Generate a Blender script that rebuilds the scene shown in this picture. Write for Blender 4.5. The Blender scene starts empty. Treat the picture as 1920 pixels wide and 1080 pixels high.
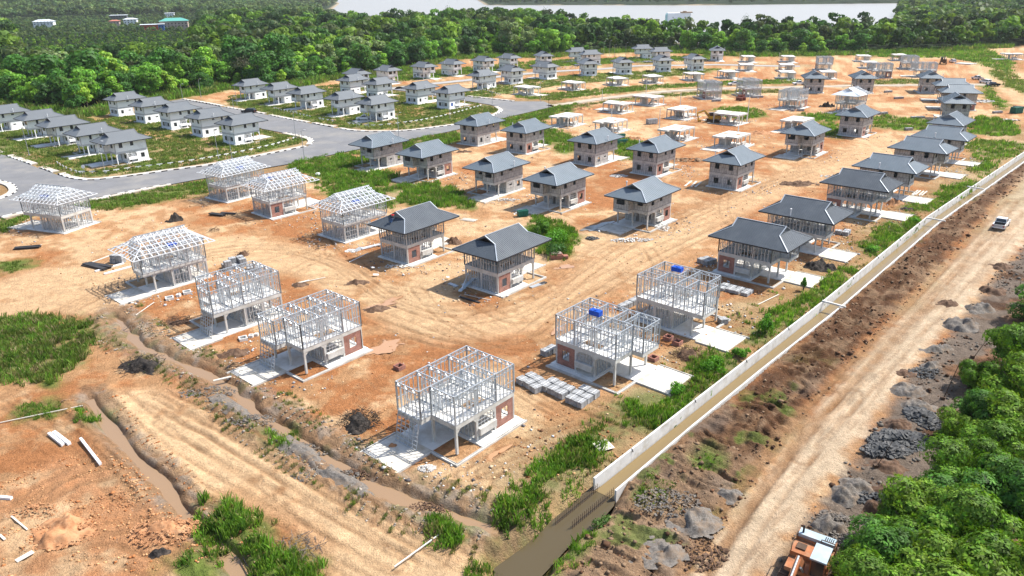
import bpy, bmesh, math, random
import numpy as np
from mathutils import Vector, Matrix
from mathutils.geometry import tessellate_polygon
R = math.radians
C = bpy.context.scene.collection
SC = bpy.context.scene
# ------------------------------------------------------------ camera, sky, sun, exposure
CAMH = 44.24; FPX = 1395.78; PITCH = R(21.95); ROLL = R(-1.1)
cd = bpy.data.cameras.new('camera'); cam = bpy.data.objects.new('camera', cd); C.objects.link(cam)
cd.sensor_width = 36.0; cd.lens = FPX/1920*36.0; cd.clip_start = 0.5; cd.clip_end = 20000
cam.matrix_world = Matrix.Translation((0, 0, CAMH)) @ Matrix.Rotation(math.pi/2-PITCH, 4, 'X') @ Matrix.Rotation(ROLL, 4, 'Z')
SC.camera = cam
SC.render.resolution_x = 1024; SC.render.resolution_y = 576
SUN_EL = R(54.0); SUN_AZ = math.atan2(0.952, 0.305)      # azimuth measured from +Y towards +X
W = bpy.data.worlds.new('World'); SC.world = W; W.use_nodes = True
nt = W.node_tree; nt.nodes.clear()
sk = nt.nodes.new('ShaderNodeTexSky'); sk.sky_type = 'NISHITA'; sk.sun_disc = False
sk.sun_elevation = SUN_EL; sk.sun_rotation = SUN_AZ; sk.air_density = 1.0; sk.dust_density = 1.6
bg = nt.nodes.new('ShaderNodeBackground'); bg.inputs[1].default_value = 0.12
wo = nt.nodes.new('ShaderNodeOutputWorld'); nt.links.new(sk.outputs[0], bg.inputs[0]); nt.links.new(bg.outputs[0], wo.inputs[0])
sd = bpy.data.lights.new('sun', 'SUN'); sd.energy = 4.6; sd.angle = R(0.55); sd.color = (1.0, 0.955, 0.88)
so = bpy.data.objects.new('sun', sd); C.objects.link(so)
sdir = Vector((0.952*math.cos(SUN_EL), 0.305*math.cos(SUN_EL), math.sin(SUN_EL)))
so.rotation_euler = sdir.to_track_quat('Z', 'Y').to_euler(); so.location = (60, 40, 90)
SC.view_settings.view_transform = 'Standard'; SC.view_settings.look = 'None'
SC.view_settings.exposure = 0.80; SC.view_settings.gamma = 1.0
SC.render.engine = 'CYCLES'
try: SC.cycles.max_bounces = 5; SC.cycles.diffuse_bounces = 2; SC.cycles.volume_bounces = 0; SC.cycles.transparent_max_bounces = 8
except Exception: pass
# ------------------------------------------------------------ helpers
_cp, _sp = math.cos(PITCH), math.sin(PITCH); _cr, _sr = math.cos(ROLL), math.sin(ROLL)
def P(u, v, z=0.0):
    """photo pixel -> world point on the level z"""
    X = u-960; Y = v-540; X, Y = _cr*X+_sr*Y, -_sr*X+_cr*Y
    d = (X/FPX, _cp-Y/FPX*_sp, -_sp-Y/FPX*_cp); k = (z-CAMH)/d[2]
    return (d[0]*k, d[1]*k)
def PP(pts, z=0.0): return [P(u, v, z) for u, v in pts]
def tag(o, label=None, cat=None, group=None, kind=None):
    if label: o['label'] = label
    if cat: o['category'] = cat
    if group: o['group'] = group
    if kind: o['kind'] = kind
    return o
def empty(name, loc=(0, 0, 0), rz=0.0):
    o = bpy.data.objects.new(name, None); C.objects.link(o); o.location = loc; o.rotation_euler = (0, 0, rz); o.empty_display_size = 0.5
    return o
def children(o): return KIDS.get(o.name, [])
KIDS = {}
def setparent(o, p):
    o.parent = p; KIDS.setdefault(p.name, []).append(o)
def copy_tree(o, parent=None):
    c = o.copy(); C.objects.link(c)
    if parent is not None: setparent(c, parent)
    for ch in list(children(o)): copy_tree(ch, c)
    return c
def mesh_obj(name, v, f, mats, parent=None, mi=None, smooth=False):
    me = bpy.data.meshes.new(name); me.from_pydata(v, [], f)
    for m in (mats if isinstance(mats, (list, tuple)) else [mats]): me.materials.append(m)
    if mi is not None: me.polygons.foreach_set('material_index', mi)
    if smooth: me.polygons.foreach_set('use_smooth', [True]*len(f))
    me.update(); o = bpy.data.objects.new(name, me); C.objects.link(o)
    if parent is not None: setparent(o, parent)
    return o
def np_mesh(name, V, Fq, mat, n=4, col=None, smooth=False, parent=None):
    """fast mesh: V (N,3), Fq (M,n) faces, col optional per-vertex rgb(a)"""
    me = bpy.data.meshes.new(name); V = np.ascontiguousarray(V, dtype=np.float32); Fq = np.ascontiguousarray(Fq, dtype=np.int32)
    me.vertices.add(len(V)); me.vertices.foreach_set('co', V.ravel())
    me.loops.add(Fq.size); me.loops.foreach_set('vertex_index', Fq.ravel())
    me.polygons.add(len(Fq)); me.polygons.foreach_set('loop_start', np.arange(0, Fq.size, n, dtype=np.int32))
    try: me.polygons.foreach_set('loop_total', np.full(len(Fq), n, dtype=np.int32))
    except Exception: pass
    me.materials.append(mat)
    if smooth: me.polygons.foreach_set('use_smooth', np.ones(len(Fq), dtype=bool))
    me.update(calc_edges=True)
    if col is not None:
        if col.shape[1] == 3: col = np.hstack([col, np.ones((len(col), 1))])
        a = me.color_attributes.new('Col', 'FLOAT_COLOR', 'POINT'); a.data.foreach_set('color', np.ascontiguousarray(col, dtype=np.float32).ravel())
    o = bpy.data.objects.new(name, me); C.objects.link(o)
    if parent is not None: setparent(o, parent)
    return o
class MB:
    """collects boxes, bars and plates; M = optional point transform; builds ONE mesh object"""
    def __init__(s, T=None): s.v = []; s.f = []; s.m = []; s.T = T
    def pt(s, p):
        s.v.append(s.T(p) if s.T else tuple(p)); return len(s.v)-1
    def face(s, idx, m=0): s.f.append(tuple(idx)); s.m.append(m)
    def poly(s, pts, m=0): s.face([s.pt(p) for p in pts], m)
    def hexa(s, b, t, m=0):
        i = [s.pt(p) for p in list(b)+list(t)]
        for q in ((3, 2, 1, 0), (4, 5, 6, 7), (0, 1, 5, 4), (1, 2, 6, 5), (2, 3, 7, 6), (3, 0, 4, 7)): s.face([i[k] for k in q], m)
    def box(s, x0, x1, y0, y1, z0, z1, m=0):
        s.hexa([(x0, y0, z0), (x1, y0, z0), (x1, y1, z0), (x0, y1, z0)], [(x0, y0, z1), (x1, y0, z1), (x1, y1, z1), (x0, y1, z1)], m)
    def bar(s, a, b, w=0.06, h=None, m=0):
        h = h or w; a = Vector(a); b = Vector(b); d = (b-a)
        if d.length < 1e-5: return
        d.normalize(); up = Vector((0, 0, 1)) if abs(d.z) < 0.95 else Vector((1, 0, 0))
        x = d.cross(up).normalized()*w/2; y = d.cross(x).normalized()*h/2
        s.hexa([a-x-y, a+x-y, a+x+y, a-x+y], [b-x-y, b+x-y, b+x+y, b-x+y], m)
    def cyl(s, a, b, r0, r1=None, n=8, m=0, cap=True):
        r1 = r0 if r1 is None else r1; a = Vector(a); b = Vector(b); d = (b-a).normalized()
        up = Vector((0, 0, 1)) if abs(d.z) < 0.95 else Vector((1, 0, 0)); x = d.cross(up).normalized(); y = d.cross(x).normalized()
        A = []; B = []
        for k in range(n):
            t = 2*math.pi*k/n; q = x*math.cos(t)+y*math.sin(t); A.append(s.pt(a+q*r0)); B.append(s.pt(b+q*r1))
        for k in range(n): s.face((A[k], A[(k+1) % n], B[(k+1) % n], B[k]), m)
        if cap: s.face(A[::-1], m); s.face(B, m)
    def sphere(s, c, r, n=10, m=0, sz=1.0):
        rows = []
        for i in range(n//2+1):
            a = math.pi*i/(n//2); rows.append([s.pt((c[0]+r*math.sin(a)*math.cos(2*math.pi*k/n), c[1]+r*math.sin(a)*math.sin(2*math.pi*k/n), c[2]+r*sz*math.cos(a))) for k in range(n)])
        for i in range(n//2):
            for k in range(n): s.face((rows[i][k], rows[i+1][k], rows[i+1][(k+1) % n], rows[i][(k+1) % n]), m)
    def build(s, name, mats, parent=None, smooth=False):
        o = mesh_obj(name, s.v, s.f, mats, parent, s.m, smooth)
        bm = bmesh.new(); bm.from_mesh(o.data); bmesh.ops.recalc_face_normals(bm, faces=bm.faces); bm.to_mesh(o.data); bm.free()
        return o
# ------------------------------------------------------------ numpy noise
def _h(ix, iy, s):
    n = (ix.astype(np.int64)*374761393+iy.astype(np.int64)*668265263+s*974634777) & 0xffffffff
    n = ((n ^ (n >> 13))*1274126177) & 0xffffffff
    return ((n ^ (n >> 16)) & 0xffff)/65535.0
def vn(x, y, s=0):
    ix = np.floor(x); iy = np.floor(y); fx = x-ix; fy = y-iy; fx = fx*fx*(3-2*fx); fy = fy*fy*(3-2*fy)
    a = _h(ix, iy, s); b = _h(ix+1, iy, s); c = _h(ix, iy+1, s); d = _h(ix+1, iy+1, s)
    return a+(b-a)*fx+(c-a)*fy+(a-b-c+d)*fx*fy
def fbm(x, y, sc, o=4, s=0, g=0.5):
    t = 0; a = 1; n = 0; x = x/sc; y = y/sc
    for k in range(o): t = t+a*vn(x+17.3*k, y-9.1*k, s+k); n += a; a *= g; x = x*2.03; y = y*2.03
    return t/n*2-1
def sdist(x, y, poly, cull=22):
    """signed distance, positive inside"""
    P_ = np.array(poly)
    if cull and x.size > 2000:
        (x0, y0), (x1, y1) = P_.min(0)-cull, P_.max(0)+cull; k = (x > x0) & (x < x1) & (y > y0) & (y < y1); o = np.full(x.shape, -float(cull))
        if k.any(): o[k] = sdist(x[k], y[k], poly, 0)
        return o
    n = len(P_); d = np.full(x.shape, 1e18); ins = np.zeros(x.shape, bool)
    for i in range(n):
        a = P_[i]; b = P_[(i+1) % n]; ex, ey = b-a; wx = x-a[0]; wy = y-a[1]
        t = np.clip((wx*ex+wy*ey)/(ex*ex+ey*ey+1e-12), 0, 1); q = (wx-ex*t)**2+(wy-ey*t)**2; d = np.minimum(d, q)
        if ey != 0: ins ^= ((a[1] > y) != (b[1] > y)) & (x < (ex*(y-a[1])/ey+a[0]))
    d = np.sqrt(d); return np.where(ins, d, -d)
def pdist(x, y, line, cull=16):
    L_ = np.array(line)
    if cull and x.size > 2000:
        (x0, y0), (x1, y1) = L_.min(0)-cull, L_.max(0)+cull; k = (x > x0) & (x < x1) & (y > y0) & (y < y1); o = np.full(x.shape, float(cull))
        if k.any(): o[k] = pdist(x[k], y[k], line, 0)
        return o
    d = np.full(x.shape, 1e18)
    for i in range(len(L_)-1):
        a = L_[i]; b = L_[i+1]; ex, ey = b-a; wx = x-a[0]; wy = y-a[1]
        t = np.clip((wx*ex+wy*ey)/(ex*ex+ey*ey+1e-12), 0, 1); d = np.minimum(d, (wx-ex*t)**2+(wy-ey*t)**2)
    return np.sqrt(d)
def sm(a, b, t):
    t = np.clip((t-a)/(b-a), 0, 1); return t*t*(3-2*t)
# ------------------------------------------------------------ materials
def mat(name, col, rough=0.8, metal=0.0, var=0.0, vs=1.0, dirt=None, ds=0.4, bump=0.0, bs=8.0, attr=False, spec=0.3):
    m = bpy.data.materials.new(name); m.use_nodes = True; n = m.node_tree; b = n.nodes['Principled BSDF']
    b.inputs['Roughness'].default_value = rough; b.inputs['Metallic'].default_value = metal
    b.inputs['Specular IOR Level'].default_value = spec
    b.inputs['Base Color'].default_value = (*col, 1)
    src = None; tc = n.nodes.new('ShaderNodeTexCoord')
    if attr:
        a = n.nodes.new('ShaderNodeAttribute'); a.attribute_name = 'Col'; src = a.outputs['Color']
    if var > 0:
        nz = n.nodes.new('ShaderNodeTexNoise'); nz.inputs['Scale'].default_value = vs; nz.inputs['Detail'].default_value = 6; nz.inputs['Roughness'].default_value = 0.65
        n.links.new(tc.outputs['Object'], nz.inputs['Vector'])
        r = n.nodes.new('ShaderNodeMapRange'); r.inputs[1].default_value = 0.3; r.inputs[2].default_value = 0.7; r.inputs[3].default_value = 1-var; r.inputs[4].default_value = 1+var
        n.links.new(nz.outputs[0], r.inputs[0])
        mx = n.nodes.new('ShaderNodeVectorMath'); mx.operation = 'SCALE'
        if src: n.links.new(src, mx.inputs[0])
        else: mx.inputs[0].default_value = col
        n.links.new(r.outputs[0], mx.inputs['Scale']); src = mx.outputs[0]
    if dirt:
        nz = n.nodes.new('ShaderNodeTexNoise'); nz.inputs['Scale'].default_value = ds; nz.inputs['Detail'].default_value = 8; nz.inputs['Roughness'].default_value = 0.7
        n.links.new(tc.outputs['Object'], nz.inputs['Vector'])
        r = n.nodes.new('ShaderNodeMapRange'); r.inputs[1].default_value = 0.48; r.inputs[2].default_value = 0.68; n.links.new(nz.outputs[0], r.inputs[0])
        mx = n.nodes.new('ShaderNodeMix'); mx.data_type = 'RGBA'; n.links.new(r.outputs[0], mx.inputs[0])
        if src: n.links.new(src, mx.inputs[6])
        else: mx.inputs[6].default_value = (*col, 1)
        mx.inputs[7].default_value = (*dirt, 1); src = mx.outputs[2]
    if src: n.links.new(src, b.inputs['Base Color'])
    if bump > 0:
        nz = n.nodes.new('ShaderNodeTexNoise'); nz.inputs['Scale'].default_value = bs; nz.inputs['Detail'].default_value = 5
        n.links.new(tc.outputs['Object'], nz.inputs['Vector']); bp_ = n.nodes.new('ShaderNodeBump'); bp_.inputs['Strength'].default_value = bump; bp_.inputs['Distance'].default_value = 0.1
        n.links.new(nz.outputs[0], bp_.inputs['Height']); n.links.new(bp_.outputs[0], b.inputs['Normal'])
    return m
def brickmat(name, c1, c2, mortar, bw, bh, ms, rough=0.9, plane='auto'):
    m = bpy.data.materials.new(name); m.use_nodes = True; n = m.node_tree; b = n.nodes['Principled BSDF']; b.inputs['Roughness'].default_value = rough
    tc = n.nodes.new('ShaderNodeTexCoord'); sp = n.nodes.new('ShaderNodeSeparateXYZ'); n.links.new(tc.outputs['Object'], sp.inputs[0])
    ad = n.nodes.new('ShaderNodeMath'); ad.operation = 'ADD'; n.links.new(sp.outputs[0], ad.inputs[0]); n.links.new(sp.outputs[1], ad.inputs[1])
    cb = n.nodes.new('ShaderNodeCombineXYZ'); n.links.new(ad.outputs[0], cb.inputs[0]); n.links.new(sp.outputs[2], cb.inputs[1])
    br = n.nodes.new('ShaderNodeTexBrick'); n.links.new(cb.outputs[0], br.inputs['Vector']); br.inputs['Scale'].default_value = 1.0
    br.inputs['Color1'].default_value = (*c1, 1); br.inputs['Color2'].default_value = (*c2, 1); br.inputs['Mortar'].default_value = (*mortar, 1)
    br.inputs['Brick Width'].default_value = bw; br.inputs['Row Height'].default_value = bh; br.inputs['Mortar Size'].default_value = ms
    nz = n.nodes.new('ShaderNodeTexNoise'); nz.inputs['Scale'].default_value = 1.3; nz.inputs['Detail'].default_value = 7; n.links.new(tc.outputs['Object'], nz.inputs['Vector'])
    r = n.nodes.new('ShaderNodeMapRange'); r.inputs[1].default_value = 0.3; r.inputs[2].default_value = 0.7; r.inputs[3].default_value = 0.7; r.inputs[4].default_value = 1.25; n.links.new(nz.outputs[0], r.inputs[0])
    mx = n.nodes.new('ShaderNodeVectorMath'); mx.operation = 'SCALE'; n.links.new(br.outputs['Color'], mx.inputs[0]); n.links.new(r.outputs[0], mx.inputs['Scale'])
    n.links.new(mx.outputs[0], b.inputs['Base Color']); return m
def leafmat():
    m = bpy.data.materials.new('leaf'); m.use_nodes = True; n = m.node_tree; b = n.nodes['Principled BSDF']; b.inputs['Roughness'].default_value = 0.6; b.inputs['Specular IOR Level'].default_value = 0.25
    a = n.nodes.new('ShaderNodeAttribute'); a.attribute_name = 'Col'; n.links.new(a.outputs['Color'], b.inputs['Base Color'])
    t = n.nodes.new('ShaderNodeBsdfTranslucent'); sc = n.nodes.new('ShaderNodeVectorMath'); sc.operation = 'MULTIPLY'; sc.inputs[1].default_value = (1.25, 1.2, 0.7); n.links.new(a.outputs['Color'], sc.inputs[0]); n.links.new(sc.outputs[0], t.inputs['Color'])
    x = n.nodes.new('ShaderNodeMixShader'); x.inputs[0].default_value = 0.38; n.links.new(b.outputs[0], x.inputs[1]); n.links.new(t.outputs[0], x.inputs[2]); n.links.new(x.outputs[0], n.nodes['Material Output'].inputs['Surface']); return m
M = dict(
 concrete=mat('concrete', (0.53, 0.52, 0.49), 0.85, var=0.16, vs=0.8, dirt=(0.36, 0.34, 0.30), ds=0.55),
 slabwhite=mat('pale_concrete', (0.70, 0.69, 0.655), 0.85, var=0.1, vs=0.6, dirt=(0.54, 0.50, 0.43), ds=0.35),
 apron=mat('apron_concrete', (0.58, 0.55, 0.49), 0.9, var=0.18, vs=0.5, dirt=(0.38, 0.33, 0.25), ds=0.45),
 steel=mat('galvanised_steel', (0.46, 0.49, 0.52), 0.38, 0.4, var=0.12, vs=2.5),
 steelw=mat('bright_steel', (0.66, 0.69, 0.72), 0.45, 0.1, var=0.1, vs=2.5),
 roof=mat('roof_sheet_dark', (0.082, 0.096, 0.112), 0.42, 0.15, var=0.14, vs=0.35, dirt=(0.108, 0.122, 0.136), ds=0.25),
 roofg=mat('roof_sheet_slate', (0.145, 0.176, 0.202), 0.42, 0.15, var=0.10, vs=0.35, dirt=(0.175, 0.198, 0.218), ds=0.22),
 roofw=mat('roof_sheet_grey', (0.135, 0.148, 0.160), 0.5, 0.1, var=0.05, vs=0.3, dirt=(0.155, 0.162, 0.168), ds=0.15),
 roofsky=mat('white_roof_sheet', (0.62, 0.66, 0.70), 0.5, 0.1, var=0.06),
 cap=mat('ridge_flashing', (0.42, 0.46, 0.50), 0.4, 0.4, var=0.08),
 fascia=mat('dark_fascia', (0.02, 0.024, 0.032), 0.5),
 gablet=mat('gable_vent', (0.045, 0.06, 0.10), 0.6, var=0.1, vs=3),
 gabletg=mat('gable_vent_grey', (0.16, 0.18, 0.20), 0.6, var=0.1, vs=3),
 board=brickmat('grey_wall_board', (0.37, 0.37, 0.365), (0.43, 0.43, 0.42), (0.20, 0.20, 0.20), 0.6, 1.2, 0.045),
 brick=brickmat('red_brick', (0.24, 0.075, 0.048), (0.32, 0.12, 0.08), (0.28, 0.21, 0.18), 0.23, 0.08, 0.012),
 white=mat('white_render', (0.86, 0.86, 0.86), 0.8, var=0.04, vs=0.5, dirt=(0.70, 0.70, 0.70), ds=0.5),
 band=mat('grey_band', (0.52, 0.52, 0.53), 0.8, var=0.1, vs=1.0),
 glass=mat('dark_glass', (0.02, 0.024, 0.03), 0.12, spec=0.6), frame=mat('window_frame', (0.11, 0.115, 0.12), 0.5),
 blueglass=mat('blue_film', (0.02, 0.10, 0.42), 0.35),
 pvc=mat('white_pvc', (0.75, 0.76, 0.77), 0.45), blue=mat('blue_tank', (0.008, 0.07, 0.42), 0.35, var=0.08),
 black=mat('black_plastic', (0.012, 0.012, 0.013), 0.5), rubber=mat('rubber', (0.02, 0.02, 0.02), 0.8),
 timber=mat('timber', (0.30, 0.20, 0.12), 0.85, var=0.25, vs=1.5), palewood=mat('pale_board', (0.60, 0.56, 0.49), 0.8, var=0.12, vs=1.0),
 darkwood=mat('dark_panel', (0.035, 0.034, 0.036), 0.6, var=0.3, vs=1.2),
 block=mat('grey_block', (0.27, 0.275, 0.28), 0.8, var=0.28, vs=1.6, dirt=(0.42, 0.43, 0.44), ds=1.2),
 rebar=mat('rusty_rebar', (0.09, 0.055, 0.035), 0.8), pole=mat('galvanised_pole', (0.34, 0.355, 0.37), 0.5, 0.3),
 wpole=mat('white_concrete_pole', (0.62, 0.62, 0.60), 0.7), leaf=leafmat(),
 bark=mat('bark', (0.11, 0.085, 0.06), 0.9, var=0.3, vs=3), paintw=mat('white_paint', (0.78, 0.78, 0.78), 0.25, spec=0.5), paintk=mat('black_paint', (0.012, 0.013, 0.016), 0.2, spec=0.5),
 orange=mat('excavator_orange', (0.34, 0.125, 0.05), 0.6, var=0.3, vs=1.6, dirt=(0.33, 0.20, 0.12), ds=1.4), yellow=mat('excavator_yellow', (0.62, 0.36, 0.05), 0.5, var=0.15, vs=2),
 lblue=mat('pale_blue_paint', (0.34, 0.44, 0.51), 0.45, var=0.15, vs=1.5, dirt=(0.40, 0.38, 0.34), ds=1.3), track=mat('crawler_track', (0.10, 0.065, 0.045), 0.9, var=0.35, vs=2.5),
 red=mat('red_cloth', (0.42, 0.02, 0.025), 0.8), denim=mat('blue_trousers', (0.06, 0.13, 0.28), 0.9), skin=mat('skin', (0.33, 0.18, 0.11), 0.7), shirt=mat('dark_shirt', (0.05, 0.07, 0.09), 0.9), hairm=mat('dark_hair', (0.015, 0.012, 0.01), 0.8),
 teal=mat('teal_roof', (0.10, 0.34, 0.29), 0.5, var=0.06), cream=mat('cream_wall', (0.46, 0.36, 0.30), 0.8, var=0.1), redo=mat('red_orange_wall', (0.55, 0.10, 0.04), 0.7), bluew=mat('blue_wall', (0.05, 0.16, 0.42), 0.7), pinkr=mat('faded_red_roof', (0.45, 0.16, 0.12), 0.7),
 drum=mat('dark_red_drum', (0.16, 0.045, 0.03), 0.6, var=0.3, vs=2), green=mat('dark_green_sheet', (0.01, 0.10, 0.07), 0.6),
)
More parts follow.
